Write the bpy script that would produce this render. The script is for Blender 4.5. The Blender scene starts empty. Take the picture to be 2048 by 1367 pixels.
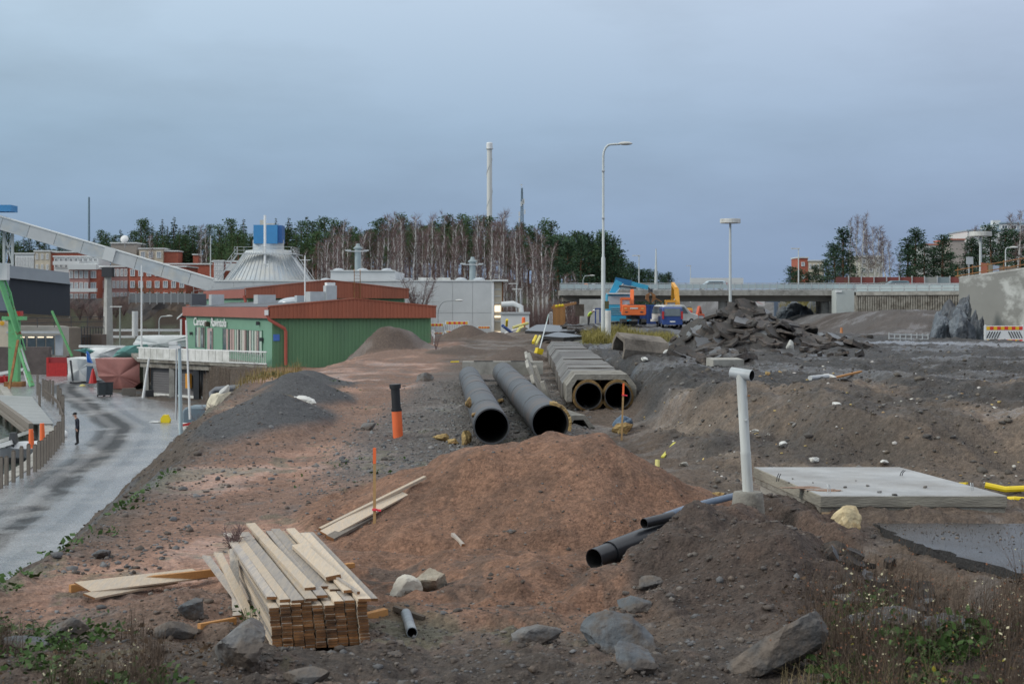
import bpy, bmesh, math, random
import numpy as np
from mathutils import Vector, Matrix
R = math.radians
rnd = random.Random(7)
S = bpy.context.scene
COL = S.collection
# ------------------------------------------------------------------ camera
F = 55.0 / 36.0 * 2048            # focal length in photo pixels
HZ = 612.0                         # row of the horizon in the photo
CZ = 3.0                           # eye height above the plateau
cam = bpy.data.cameras.new('camera')
cam.lens = 55; cam.sensor_width = 36; cam.shift_y = -(683.5 - HZ) / 2048
cam.clip_start = 0.1; cam.clip_end = 6000
cam.dof.use_dof = True; cam.dof.focus_distance = 32; cam.dof.aperture_fstop = 3.5
camo = bpy.data.objects.new('camera', cam); COL.objects.link(camo)
camo.location = (0, 0, CZ); camo.rotation_euler = (R(90), 0, 0)
S.camera = camo
# ------------------------------------------------------------------ sky: overcast layer over a Nishita sky
W = bpy.data.worlds.new('World'); S.world = W; W.use_nodes = True
nt = W.node_tree; nt.nodes.clear()
def N(t, **k):
    n = nt.nodes.new(t)
    for a, b in k.items(): setattr(n, a, b)
    return n
out = N('ShaderNodeOutputWorld'); bg = N('ShaderNodeBackground'); bg.inputs['Strength'].default_value = 0.097
sky = N('ShaderNodeTexSky', sky_type='NISHITA'); sky.sun_disc = False
SUN_EL, SUN_AZ = R(30), R(-108)
sky.sun_elevation = SUN_EL; sky.sun_rotation = SUN_AZ; sky.air_density = 1.6; sky.dust_density = 2.5
tc = N('ShaderNodeTexCoord'); sep = N('ShaderNodeSeparateXYZ')
nt.links.new(tc.outputs['Generated'], sep.inputs[0])
ramp = N('ShaderNodeValToRGB'); cr = ramp.color_ramp
stops = [(0.0, (.236, .328, .49)), (.05, (.254, .35, .512)), (.11, (.305, .412, .565)), (.19, (.435, .537, .685)), (.45, (.78, .84, .90)), (1.0, (1.05, 1.08, 1.10))]
while len(cr.elements) < len(stops): cr.elements.new(.5)
for e, (p, c) in zip(cr.elements, stops): e.position = p; e.color = (*c, 1)
nt.links.new(sep.outputs['Z'], ramp.inputs[0])
mp = N('ShaderNodeMapping'); mp.inputs['Scale'].default_value = (1.0, 1.0, 3.4); mp.inputs['Rotation'].default_value = (0, R(9), 0)
nt.links.new(tc.outputs['Generated'], mp.inputs[0])
nz = N('ShaderNodeTexNoise'); nz.inputs['Scale'].default_value = 4.6; nz.inputs['Detail'].default_value = 7; nz.inputs['Roughness'].default_value = .56
nt.links.new(mp.outputs[0], nz.inputs[0])
nz2 = N('ShaderNodeTexNoise'); nz2.inputs['Scale'].default_value = 1.3; nz2.inputs['Detail'].default_value = 3
nt.links.new(mp.outputs[0], nz2.inputs[0])
ad = N('ShaderNodeMath', operation='ADD'); nt.links.new(nz.outputs[0], ad.inputs[0]); nt.links.new(nz2.outputs[0], ad.inputs[1])
mr = N('ShaderNodeMapRange'); mr.inputs[1].default_value = .72; mr.inputs[2].default_value = 1.28; mr.inputs[3].default_value = .87; mr.inputs[4].default_value = 1.17
nt.links.new(ad.outputs[0], mr.inputs[0])
# the cloud layer is thinner and bluer towards the left, mauve towards the right
mx = N('ShaderNodeMapRange'); mx.inputs[1].default_value = -.4; mx.inputs[2].default_value = .4
nt.links.new(sep.outputs['X'], mx.inputs[0])
tint = N('ShaderNodeMix', data_type='RGBA'); tint.inputs[6].default_value = (1.0, 1.05, 1.0, 1); tint.inputs[7].default_value = (.975, .945, .955, 1)
nt.links.new(mx.outputs[0], tint.inputs[0])
m1 = N('ShaderNodeMix', data_type='RGBA', blend_type='MULTIPLY'); m1.inputs[0].default_value = 1
nt.links.new(ramp.outputs[0], m1.inputs[6]); nt.links.new(tint.outputs[2], m1.inputs[7])
m2 = N('ShaderNodeVectorMath', operation='SCALE'); nt.links.new(m1.outputs[2], m2.inputs[0]); nt.links.new(mr.outputs[0], m2.inputs['Scale'])
m3 = N('ShaderNodeVectorMath', operation='SCALE'); m3.inputs['Scale'].default_value = 10.0; nt.links.new(m2.outputs[0], m3.inputs[0])
m4 = N('ShaderNodeMix', data_type='RGBA'); m4.inputs[0].default_value = .95
nt.links.new(sky.outputs[0], m4.inputs[6]); nt.links.new(m3.outputs[0], m4.inputs[7])
nt.links.new(m4.outputs[2], bg.inputs[0]); nt.links.new(bg.outputs[0], out.inputs[0])
# one soft overcast sun
sl = bpy.data.lights.new('sun', 'SUN'); sl.energy = 1.4; sl.angle = R(13); sl.color = (1, .95, .88)
so = bpy.data.objects.new('sun', sl); COL.objects.link(so)
sd = Vector((math.sin(SUN_AZ) * math.cos(SUN_EL), math.cos(SUN_AZ) * math.cos(SUN_EL), math.sin(SUN_EL)))
so.rotation_euler = sd.to_track_quat('Z', 'Y').to_euler()
S.view_settings.view_transform = 'Standard'; S.view_settings.look = 'None'
S.view_settings.exposure = 0.06; S.view_settings.gamma = 1; S.view_settings.use_curve_mapping = False
try: S.cycles.use_denoising = True
except Exception: pass
S.cycles.max_bounces = 5; S.cycles.diffuse_bounces = 2; S.cycles.glossy_bounces = 2; S.cycles.transparent_max_bounces = 4

def P(px, py, D):
    """a photo pixel at a chosen distance -> a place"""
    return Vector(((px - 1024) * D / F, D, CZ - (py - HZ) * D / F))
def X_(px, D): return (px - 1024) * D / F
def Z_(py, D): return CZ - (py - HZ) * D / F

# ------------------------------------------------------------------ materials
MATS = {}
def mat(name, col, rough=.8, var=.25, scale=3.0, metal=0.0, bump=0.0, bscale=30, col2=None, obj_rand=0.0, detail=5, emit=None, stretch=None, spec=.5, c2w=(.45, .62)):
    if name in MATS: return MATS[name]
    m = bpy.data.materials.new(name); m.use_nodes = True; t = m.node_tree
    b = t.nodes['Principled BSDF']; b.inputs['Roughness'].default_value = rough; b.inputs['Metallic'].default_value = metal
    b.inputs['Specular IOR Level'].default_value = spec
    co = t.nodes.new('ShaderNodeTexCoord'); src = co.outputs['Object']
    if stretch:
        mp = t.nodes.new('ShaderNodeMapping'); mp.inputs['Scale'].default_value = stretch; t.links.new(src, mp.inputs[0]); src = mp.outputs[0]
    nz = t.nodes.new('ShaderNodeTexNoise'); nz.inputs['Scale'].default_value = scale; nz.inputs['Detail'].default_value = detail; nz.inputs['Roughness'].default_value = .62
    t.links.new(src, nz.inputs[0])
    mr = t.nodes.new('ShaderNodeMapRange'); mr.inputs[1].default_value = .25; mr.inputs[2].default_value = .75
    mr.inputs[3].default_value = 1 - var; mr.inputs[4].default_value = 1 + var
    t.links.new(nz.outputs[0], mr.inputs[0]); fac = mr.outputs[0]
    if obj_rand:
        oi = t.nodes.new('ShaderNodeObjectInfo'); m2 = t.nodes.new('ShaderNodeMapRange')
        m2.inputs[3].default_value = 1 - obj_rand; m2.inputs[4].default_value = 1 + obj_rand
        t.links.new(oi.outputs['Random'], m2.inputs[0]); mu = t.nodes.new('ShaderNodeMath'); mu.operation = 'MULTIPLY'
        t.links.new(fac, mu.inputs[0]); t.links.new(m2.outputs[0], mu.inputs[1]); fac = mu.outputs[0]
    sc = t.nodes.new('ShaderNodeVectorMath'); sc.operation = 'SCALE'
    if col2:
        n2 = t.nodes.new('ShaderNodeTexNoise'); n2.inputs['Scale'].default_value = scale * .37; n2.inputs['Detail'].default_value = 6; n2.inputs['Roughness'].default_value = .65
        t.links.new(src, n2.inputs[0]); m3 = t.nodes.new('ShaderNodeMapRange'); m3.inputs[1].default_value = c2w[0]; m3.inputs[2].default_value = c2w[1]
        t.links.new(n2.outputs[0], m3.inputs[0]); mx = t.nodes.new('ShaderNodeMix'); mx.data_type = 'RGBA'
        mx.inputs[6].default_value = (*col, 1); mx.inputs[7].default_value = (*col2, 1); t.links.new(m3.outputs[0], mx.inputs[0])
        t.links.new(mx.outputs[2], sc.inputs[0])
    else: sc.inputs[0].default_value = col
    t.links.new(fac, sc.inputs['Scale']); t.links.new(sc.outputs[0], b.inputs['Base Color'])
    if bump:
        bn = t.nodes.new('ShaderNodeTexNoise'); bn.inputs['Scale'].default_value = bscale; bn.inputs['Detail'].default_value = 5
        t.links.new(src, bn.inputs[0]); bp = t.nodes.new('ShaderNodeBump'); bp.inputs['Strength'].default_value = bump; bp.inputs['Distance'].default_value = .05
        t.links.new(bn.outputs[0], bp.inputs['Height']); t.links.new(bp.outputs[0], b.inputs['Normal'])
    if emit:
        b.inputs['Emission Color'].default_value = (*emit[0], 1); b.inputs['Emission Strength'].default_value = emit[1]
    MATS[name] = m; return m

concrete = mat('concrete', (.36, .35, .32), .85, .18, 2.2, bump=.25, bscale=18, col2=(.24, .23, .21))
concrete_wet = mat('concrete_wet', (.46, .47, .48), .34, .16, 1.7, bump=.2, bscale=25, col2=(.33, .33, .33))
concrete_old = mat('concrete_old', (.27, .255, .225), .8, .25, 3.0, bump=.5, bscale=22, col2=(.13, .115, .095))
concrete_pale = mat('concrete_pale', (.46, .46, .44), .85, .12, 1.2, col2=(.36, .36, .34))
wall_patch = mat('wall_patch', (.50, .51, .49), .9, .10, .9, col2=(.25, .25, .235), stretch=(.25, .25, .5), c2w=(.47, .53))
galv = mat('galvanised_steel', (.52, .54, .55), .5, .12, 2, metal=.25)
pole_white = mat('pole_grey_paint', (.56, .60, .60), .5, .10, 1.5)
white = mat('white_paint', (.78, .79, .79), .6, .08, 3)
white_dirty = mat('white_dirty', (.66, .66, .64), .7, .15, 2, col2=(.5, .5, .47))
dark_metal = mat('dark_metal', (.05, .052, .058), .5, .2, 5)
black_plastic = mat('black_plastic', (.018, .019, .021), .42, .2, 6)
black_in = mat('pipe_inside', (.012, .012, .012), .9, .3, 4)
rubber = mat('rubber', (.02, .02, .02), .85, .2, 8)
glass = mat('window_glass', (.10, .13, .15), .12, .3, 1.2)
glass_pale = mat('pale_glass', (.42, .46, .50), .2, .2, .8)
red_brick = mat('red_brick', (.42, .125, .080), .9, .16, 6, col2=(.35, .10, .068))
cream = mat('cream_render', (.60, .53, .42), .9, .10, 2)
green_wall = mat('green_corrugated_sheet', (.135, .275, .145), .6, .16, .6, stretch=(1, 1, .15), col2=(.115, .225, .135))
green_render = mat('green_cladding', (.17, .33, .235), .6, .08, .8)
red_sheet = mat('rust_red_sheet', (.40, .125, .070), .6, .14, .6, stretch=(1, 1, .2), col2=(.33, .11, .065))
roof_felt = mat('roof_felt', (.10, .105, .12), .6, .2, 1.2)
hall_panel = mat('hall_panel', (.56, .58, .59), .65, .05, .5, col2=(.51, .53, .54))
white_panel = mat('white_panel', (.66, .68, .68), .6, .06, .6)
blue_sheet = mat('blue_sheet', (.055, .25, .52), .5, .08, 1)
cement_grey = mat('cement_grey_sheet', (.46, .51, .55), .55, .12, .8, col2=(.55, .55, .52))
wood_pale = mat('sawn_pale_wood', (.55, .44, .325), .75, .16, 5, obj_rand=.28, stretch=(14, .9, 14), col2=(.47, .41, .345), c2w=(.40, .66))
wood_damp = mat('damp_grey_wood', (.40, .345, .29), .7, .2, 5, obj_rand=.25, stretch=(14, .9, 14), col2=(.30, .275, .26), c2w=(.40, .62))
wood_end = mat('board_end_grain', (.25, .112, .040), .8, .4, 9, obj_rand=.4, col2=(.11, .055, .028))
wood_orange = mat('orange_timber', (.45, .22, .075), .75, .2, 6, obj_rand=.15, stretch=(10, 1, 10))
wood_grey = mat('weathered_wood', (.20, .175, .15), .85, .25, 4, stretch=(6, 6, 1))
wood_dark = mat('dark_wood', (.09, .07, .055), .85, .3, 5)
rock = mat('grey_rock', (.15, .148, .148), .6, .35, 6, bump=.7, bscale=14, col2=(.10, .080, .066), c2w=(.42, .55))
rock_brown = mat('muddy_rock', (.145, .118, .098), .8, .35, 6, bump=.8, bscale=14, col2=(.095, .09, .088), c2w=(.42, .55))
rock_blue = mat('wet_blue_rock', (.095, .107, .12), .6, .4, 6, bump=.7, bscale=16, col2=(.085, .070, .06), c2w=(.44, .56))
rock_face = mat('blasted_rock_face', (.13, .15, .175), .55, .5, 1.1, bump=.8, bscale=3, col2=(.055, .06, .07), stretch=(1.6, 1.6, .5))
asphalt = mat('broken_asphalt', (.046, .040, .037), .55, .35, 5, obj_rand=.5, bump=.5, bscale=40, col2=(.088, .066, .054))
asphalt_top = mat('wet_asphalt_top', (.11, .115, .125), .3, .2, 3, bump=.25, bscale=50)
asphalt_edge = mat('asphalt_edge', (.032, .031, .032), .8, .3, 9, bump=.6, bscale=25)
foam_yellow = mat('yellow_foam', (.42, .30, .13), .95, .4, 9, bump=.8, bscale=20, col2=(.24, .14, .06))
foam_pale = mat('pale_foam', (.58, .48, .30), .95, .25, 5, bump=.5, bscale=18, col2=(.38, .27, .14))
steel_pipe = mat('weathered_steel_pipe', (.060, .064, .072), .5, .4, 2.0, col2=(.105, .075, .06), bump=.15, bscale=20, c2w=(.5, .7))
orange = mat('orange_plastic', (.80, .16, .05), .5, .10, 4)
stake_orange = mat('orange_marker_paint', (.95, .18, .05), .6, .05, 4)
pink_tape = mat('pink_tape', (.85, .06, .10), .5, .05, 4)
yellow = mat('yellow_plastic', (.75, .56, .02), .5, .12, 4)
pale_yellow = mat('pale_yellow_plastic', (.66, .60, .22), .6, .12, 4)
red = mat('red_paint', (.50, .03, .03), .5, .15, 3)
sign_red = mat('barrier_red', (.72, .05, .03), .5, .05, 3)
sign_yellow = mat('barrier_yellow', (.85, .50, .02), .5, .05, 3)
exc_orange = mat('machine_orange', (.80, .17, .04), .45, .10, 2)
exc_yellow = mat('machine_yellow', (.75, .36, .04), .45, .12, 2)
truck_blue = mat('truck_blue', (.05, .36, .56), .4, .10, 2)
crane_blue = mat('crane_blue', (.018, .14, .30), .45, .12, 2)
deep_blue = mat('deep_blue', (.03, .07, .24), .45, .12, 2)
hi_vis = mat('high_visibility_yellow', (.62, .85, .10), .7, .08, 3)
crane_green = mat('crane_green', (.17, .50, .22), .55, .12, 1.8, col2=(.24, .10, .05), c2w=(.60, .64))
tarp_red = mat('faded_red_tarp', (.36, .15, .13), .5, .14, 1.2, bump=.3, bscale=4)
tarp_green = mat('green_tarp', (.09, .27, .25), .5, .14, 1.2, bump=.3, bscale=4)
tarp_white = mat('white_tarp', (.68, .70, .71), .5, .10, 1.2, bump=.3, bscale=4)
blue_film = mat('dark_blue_sheeting', (.07, .115, .18), .35, .3, 5, bump=.4, bscale=9)
skin = mat('skin', (.52, .31, .23), .6, .05, 4)
navy = mat('navy_cloth', (.018, .024, .04), .85, .15, 8)
black_cloth = mat('black_cloth', (.014, .014, .016), .9, .15, 8)
rust = mat('rusty_steel', (.24, .11, .045), .85, .3, 3, col2=(.35, .18, .07))
lamp_on = mat('lit_lamp', (.9, .85, .75), .5, .02, 1, emit=((1, .80, .55), 1.1))
stone_far = mat('street_blue_pipe', (.12, .16, .23), .4, .15, 3)

# ------------------------------------------------------------------ mesh builder
ROOT = {}
class MB:
    def __init__(s): s.v = []; s.f = []; s.m = []
    def add(s, vs, fs, mi=0):
        o = len(s.v); s.v += [tuple(p) for p in vs]; s.f += [tuple(i + o for i in f) for f in fs]; s.m += [mi] * len(fs); return s
    def box(s, c, d, rz=0, rx=0, ry=0, mi=0, Rm=None, taper=1.0):
        M = Rm if Rm is not None else (Matrix.Rotation(rz, 3, 'Z') @ Matrix.Rotation(rx, 3, 'X') @ Matrix.Rotation(ry, 3, 'Y'))
        c = Vector(c); vs = []
        for z in (-.5, .5):
            k = taper if z > 0 else 1
            for x, y in ((-.5, -.5), (.5, -.5), (.5, .5), (-.5, .5)): vs.append(c + M @ Vector((x * d[0] * k, y * d[1] * k, z * d[2])))
        return s.add(vs, [(3, 2, 1, 0), (4, 5, 6, 7), (0, 1, 5, 4), (1, 2, 6, 5), (2, 3, 7, 6), (3, 0, 4, 7)], mi)
    def beam(s, p, q, w, h=None, mi=0, up=(0, 0, 1)):
        p, q = Vector(p), Vector(q); d = q - p; L = d.length
        if L < 1e-6: return s
        y = d / L; u = Vector(up)
        if abs(y.dot(u)) > .98: u = Vector((1, 0, 0))
        x = y.cross(u).normalized(); z = x.cross(y)
        return s.box((p + q) / 2, (w, L, h or w), Rm=Matrix((x, y, z)).transposed(), mi=mi)
    def tube(s, pts, r, n=8, caps=True, mi=0, inner=None, mi_in=None):
        pts = [Vector(p) for p in pts]; k = len(pts)
        rs = r if isinstance(r, (list, tuple)) else [r] * k
        t0 = (pts[1] - pts[0]).normalized(); u = Vector((0, 0, 1)) if abs(t0.z) < .9 else Vector((1, 0, 0))
        a = t0.cross(u).normalized(); vs = []
        for i, p in enumerate(pts):
            t = (pts[min(i + 1, k - 1)] - pts[max(i - 1, 0)]).normalized()
            a = (a - t * a.dot(t)).normalized(); b = t.cross(a)
            for j in range(n):
                an = 2 * math.pi * j / n; vs.append(p + (a * math.cos(an) + b * math.sin(an)) * rs[i])
        fs = [(i * n + j, i * n + (j + 1) % n, (i + 1) * n + (j + 1) % n, (i + 1) * n + j) for i in range(k - 1) for j in range(n)]
        if caps: fs += [tuple(range(n - 1, -1, -1)), tuple((k - 1) * n + j for j in range(n))]
        return s.add(vs, fs, mi)
    def pipe(s, p, q, r, wall, n=24, mi=0, mi_in=1, segs=1, wob=0):
        """an open tube with a wall; inside faces take mi_in"""
        p, q = Vector(p), Vector(q); t = (q - p).normalized(); u = Vector((0, 0, 1)) if abs(t.z) < .9 else Vector((1, 0, 0))
        a = t.cross(u).normalized(); b = t.cross(a); vs = []
        for i in range(segs + 1):
            c = p.lerp(q, i / segs)
            for rr in (r, r - wall):
                for j in range(n):
                    an = 2 * math.pi * j / n; k = rr * (1 + wob * math.sin(3 * an + i * 1.3) * (1 if rr == r else .6)); vs.append(c + (a * math.cos(an) + b * math.sin(an)) * k)
        def I(i, w, j): return i * 2 * n + w * n + j % n
        o = []; ii = []
        for i in range(segs):
            for j in range(n):
                o.append((I(i, 0, j + 1), I(i, 0, j), I(i + 1, 0, j), I(i + 1, 0, j + 1)))
                ii.append((I(i, 1, j), I(i, 1, j + 1), I(i + 1, 1, j + 1), I(i + 1, 1, j)))
        for j in range(n):
            o.append((I(0, 0, j), I(0, 0, j + 1), I(0, 1, j + 1), I(0, 1, j)))
            o.append((I(segs, 0, j + 1), I(segs, 0, j), I(segs, 1, j), I(segs, 1, j + 1)))
        base = len(s.v); s.add(vs, o, mi); s.f += [tuple(k + base for k in f) for f in ii]; s.m += [mi_in] * len(ii); return s
    def lathe(s, prof, n=16, c=(0, 0, 0), mi=0):
        vs = []; c = Vector(c); k = len(prof)
        for r, z in prof:
            for j in range(n):
                an = 2 * math.pi * j / n; vs.append(c + Vector((r * math.cos(an), r * math.sin(an), z)))
        fs = [(i * n + j, i * n + (j + 1) % n, (i + 1) * n + (j + 1) % n, (i + 1) * n + j) for i in range(k - 1) for j in range(n)]
        if prof[0][0] > 1e-4: fs.append(tuple(range(n - 1, -1, -1)))
        if prof[-1][0] > 1e-4: fs.append(tuple((k - 1) * n + j for j in range(n)))
        return s.add(vs, fs, mi)
    def ext(s, poly, vec, mi=0):
        """a planar polygon pushed along a vector"""
        n = len(poly); a = [Vector(p) for p in poly]; vec = Vector(vec); nv = Vector((0, 0, 0))
        for i in range(n):
            p, q = a[i], a[(i + 1) % n]; nv += Vector(((p.y - q.y) * (p.z + q.z), (p.z - q.z) * (p.x + q.x), (p.x - q.x) * (p.y + q.y)))
        if nv.dot(vec) > 0: a = a[::-1]
        vs = a + [p + vec for p in a]
        return s.add(vs, [tuple(range(n)), tuple(range(2 * n - 1, n - 1, -1))] + [((i + 1) % n, i, n + i, n + (i + 1) % n) for i in range(n)], mi)
    def quad(s, a, b, c, d, mi=0): return s.add([a, b, c, d], [(0, 1, 2, 3)], mi)
    def build(s, name, mats, parent=None, loc=None, smooth=False, **tags):
        me = bpy.data.meshes.new(name)
        if not isinstance(mats, (list, tuple)): mats = [mats]
        v = np.array(s.v, dtype=np.float64).reshape(-1, 3)
        if parent is not None and parent.name in ROOT:
            l, rz = ROOT[parent.name]; v = v - np.array(l); c, sn = math.cos(-rz), math.sin(-rz)
            v = np.stack([v[:, 0] * c - v[:, 1] * sn, v[:, 0] * sn + v[:, 1] * c, v[:, 2]], 1)
        elif loc is not None: v = v - np.array(loc)
        me.from_pydata(v.tolist(), [], s.f)
        for m in mats: me.materials.append(m)
        if len(mats) > 1: me.polygons.foreach_set('material_index', s.m)
        if smooth:
            me.polygons.foreach_set('use_smooth', [True] * len(s.f))
            try: me.set_sharp_from_angle(angle=R(40 if smooth is True else smooth))
            except Exception: pass
        me.update()
        o = bpy.data.objects.new(name, me); COL.objects.link(o)
        if parent is not None:
            o.parent = parent
            if parent.name in ROOT: ROOT[o.name] = ROOT[parent.name]
        elif loc is not None: o.location = loc
        tag(o, **tags); return o
def tag(o, label=None, cat=None, group=None, kind=None):
    if label: o['label'] = label
    if cat: o['category'] = cat
    if group: o['group'] = group
    if kind: o['kind'] = kind
    return o
def thing(name, label, cat, loc=(0, 0, 0), rz=0, group=None, local=False):
    """Empty at a thing's base. Parts built under it are given in world places, or in its own frame when local"""
    o = bpy.data.objects.new(name, None); COL.objects.link(o); o.location = loc; o.rotation_euler = (0, 0, rz); o.empty_display_size = .2
    tag(o, label, cat, group)
    if not local: ROOT[o.name] = (tuple(loc), rz)
    return o
KIDS = {}
def dup(root, loc, rz=0, label=None, group=None, scale=None):
    r = root.copy(); COL.objects.link(r); r.location = loc; r.rotation_euler = (0, 0, rz)
    if scale: r.scale = scale if isinstance(scale, (tuple, list)) else (scale,) * 3
    if label: r['label'] = label
    if group: r['group'] = group
    if root.name not in KIDS: KIDS[root.name] = [(c, [(g) for g in c.children]) for c in root.children]
    for c, gs in KIDS[root.name]:
        d = c.copy(); COL.objects.link(d); d.parent = r
        for g in gs:
            e = g.copy(); COL.objects.link(e); e.parent = d
    return r
ICO = {}
def ico(n):
    if n not in ICO:
        bm = bmesh.new(); bmesh.ops.create_icosphere(bm, subdivisions=n, radius=1); bm.verts.ensure_lookup_table()
        ICO[n] = (np.array([v.co[:] for v in bm.verts]), [tuple(v.index for v in f.verts) for f in bm.faces]); bm.free()
    return ICO[n]
# ------------------------------------------------------------------ value noise
def _h(i, j, s):
    i = i.astype(np.int64).astype(np.uint64); j = j.astype(np.int64).astype(np.uint64)
    h = i * np.uint64(374761393) + j * np.uint64(668265263) + np.uint64(s * 2246822519 + 12345)
    h ^= h >> np.uint64(13); h *= np.uint64(1274126177); h ^= h >> np.uint64(16); h *= np.uint64(2654435761); h ^= h >> np.uint64(15)
    return (h & np.uint64(0xFFFFFF)).astype(np.float64) / 0xFFFFFF
def vn(x, y, s=0):
    xi = np.floor(x); yi = np.floor(y); fx = x - xi; fy = y - yi; fx = fx * fx * (3 - 2 * fx); fy = fy * fy * (3 - 2 * fy)
    a = _h(xi, yi, s); b = _h(xi + 1, yi, s); c = _h(xi, yi + 1, s); d = _h(xi + 1, yi + 1, s)
    return (a + (b - a) * fx) * (1 - fy) + (c + (d - c) * fx) * fy - .5
def fbm(x, y, o=4, s=0, g=.5, rot=.6):
    t = 0; a = 1; c, sn = math.cos(rot), math.sin(rot)
    for k in range(o):
        t = t + a * vn(x, y, s + k * 17); a *= g; x, y = (x * c - y * sn) * 2.03 + 5.2, (x * sn + y * c) * 2.03 + 1.7
    return t
def rock_mesh(seed, size, sub=3, planes=13, rough=.05, flat=1.0):
    rough = rough * .8
    v, f = ico(sub); rs = np.random.RandomState(seed)
    n = rs.normal(size=(planes, 3)); n /= np.linalg.norm(n, axis=1)[:, None]; d = rs.uniform(.50, .95, planes)
    q = v @ n.T; r = np.where(q > .05, d / np.maximum(q, .05), 9).min(axis=1); r = np.minimum(r, 1.2)
    p = v * r[:, None]
    p = p * (1 + rough * fbm(p[:, 0] * 3 + seed, p[:, 1] * 3 + p[:, 2] * 2.7, 5, seed, .6)[:, None] * 2)
    return p * np.array(size), f
# ------------------------------------------------------------------ the lie of the land
ZR = -4.7                                                   # low quay road
def ss(t): t = np.clip(t, 0, 1); return t * t * (3 - 2 * t)
def crest_x(D): return np.interp(D, [3, 14, 18.6, 27, 34, 42, 55, 70, 90, 110, 121, 130, 300], [-6.0, -6.1, -6.15, -6.35, -6.7, -8.3, -9.6, -11.6, -14.6, -17.4, -19.2, -21.5, -21.5])
def toe_x(D): return np.interp(D, [3, 14, 26, 40, 50, 60, 70, 86, 100, 118, 135, 145, 300], [-11.0, -11.2, -12.0, -13.2, -13.9, -15.2, -16.9, -18.5, -20.5, -23.0, -33.5, -38, -38])
def water_x(D): return np.interp(D, [3, 40, 60, 66, 77, 88, 95, 101, 120, 148, 175, 300], [-17, -18.6, -20.4, -21.9, -23.5, -26.0, -27.9, -30.0, -38.0, -48.0, -60, -110])
MOUNDS = [  # x, y, height, rx, ry, rotation, power
    (1.1, 25.8, .96, 2.5, 3.4, 0, 1.05), (-0.55, 25.3, .78, 2.7, 3.9, .25, 1.05), (2.2, 25.0, .22, 1.6, 2.6, 0, 1.2),
    (0.1, 19.9, .14, 1.3, 1.2, 0, 1), (3.3, 21.4, .36, 1.7, 2.2, -.3, 1.0), (2.6, 18.4, .42, 1.4, 2.4, -.5, 1.1), (3.3, 18.4, .42, 1.4, 2.8, 0, 1.1), (2.12, 19.85, .66, .85, 2.3, -.64, 1.0), (3.3, 20.2, .10, 1.0, 1.0, 0, 1),
    (-6.3, 40.5, .85, 1.7, 6.0, .10, 1.0), (-6.9, 50, .95, 1.9, 5.0, .15, 1.0), (-7.6, 58, .55, 1.8, 5, .15, 1),
    (-8.9, 108, 1.75, 2.9, 4.2, 0, 1.15), (-7.0, 110, .9, 2.0, 3.4, 0, 1.1), (-4.35, 150, 1.35, 2.9, 4, 0, 1.1), (-1.7, 141, .8, 2.6, 3.5, 0, 1.1), (.2, 86, .75, 1.9, 5, 0, 1.1), (-3.3, 98, .45, 2.2, 5, 0, 1.1),
    (-3.7, 17.2, .22, 1.6, .9, .2, 1), (-2.1, 14.7, .10, 1.6, .7, 0, 1), (4.3, 14.6, .25, 1.3, 1.0, 0, 1), (-4.6, 14.2, .18, 1.4, .8, 0, 1),
    (9.2, 37.5, .42, 3.0, 3.4, 0, 1.2), (12.6, 35, .5, 2.6, 3.4, 0, 1.2), (6.9, 34.5, .22, 2, 3, .3, 1.2), (5.0, 44, .35, 1.4, 3.5, -.1, 1.2),
    (11.7, 80, 1.75, 3.8, 4.6, 0, 1.0), (9.5, 79, .4, 4.5, 5, 0, 1.2), (15, 79, .55, 4, 4, 0, 1.2), (6.0, 128, .8, 6, 8, 0, 1.1), (12, 132, .9, 6, 8, 0, 1.1), (4, 122, .45, 4, 8, 0, 1.1), (19, 126, .5, 6, 8, 0, 1.1),
    (6.6, 100, .5, 3.0, 7, 0, 1.2), (9.5, 62, .3, 3, 6, 0, 1.2), (5.5, 58, .35, 2, 6, 0, 1.1), (11.5, 156, 1.15, 13, 22, 0, .55),
    (4.5, 33.2, .42, 1.2, 2.0, .4, 1.0), (6.2, 31.6, .36, 1.1, 1.8, -.3, 1.0), (8.3, 31.2, .42, 1.5, 2.0, .3, 1.0), (10.8, 30.6, .40, 1.4, 1.9, 0, 1.0), (5.3, 38.2, .42, 1.3, 2.4, .2, 1.0), (7.6, 36.4, .34, 1.2, 1.8, 0, 1.0), (12.2, 31.5, .45, 1.5, 2.0, -.2, 1.0), (4.3, 30.4, .22, .9, 1.4, .3, 1.0),
]
def mound(x, y, m):
    cx, cy, h, rx, ry, ro, pw = m; c, s = math.cos(ro), math.sin(ro); dx = x - cx; dy = y - cy
    u = (dx * c + dy * s) / rx; v = (-dx * s + dy * c) / ry
    r = np.sqrt(u * u + v * v)
    t = np.clip(1 - r, 0, 1)
    return h * np.where(t > .82, .82 + (t - .82) * .45, t) ** pw * 1.08
def hills(x, y):
    """the wooded ridge behind the halls, the built-up slope to the left, the rise right of the bridge"""
    h = 0
    h = h + 9.5 * ss((y - 250 - 12 * vn(x * .02, y * .02, 3)) / 70) * ss((-x + 32) / 36) * ss((x + 62 + .1 * (y - 250)) / 22)   # wood ridge
    h = h + 4.6 * ss((y - 266) / 8) * ss((-x - 38) / 16)                                                              # left slope with brick houses
    h = h + 8.5 * ss((y - 338) / 45) * ss((-x - 40) / 30)
    h = h + 4.6 * ss((y - 226) / 22) * ss((x - 44) / 14)                                                              # right of the bridge
    h = h + 2.2 * ss((y - 190) / 40) * ss((x - 56) / 10)
    return h
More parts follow.
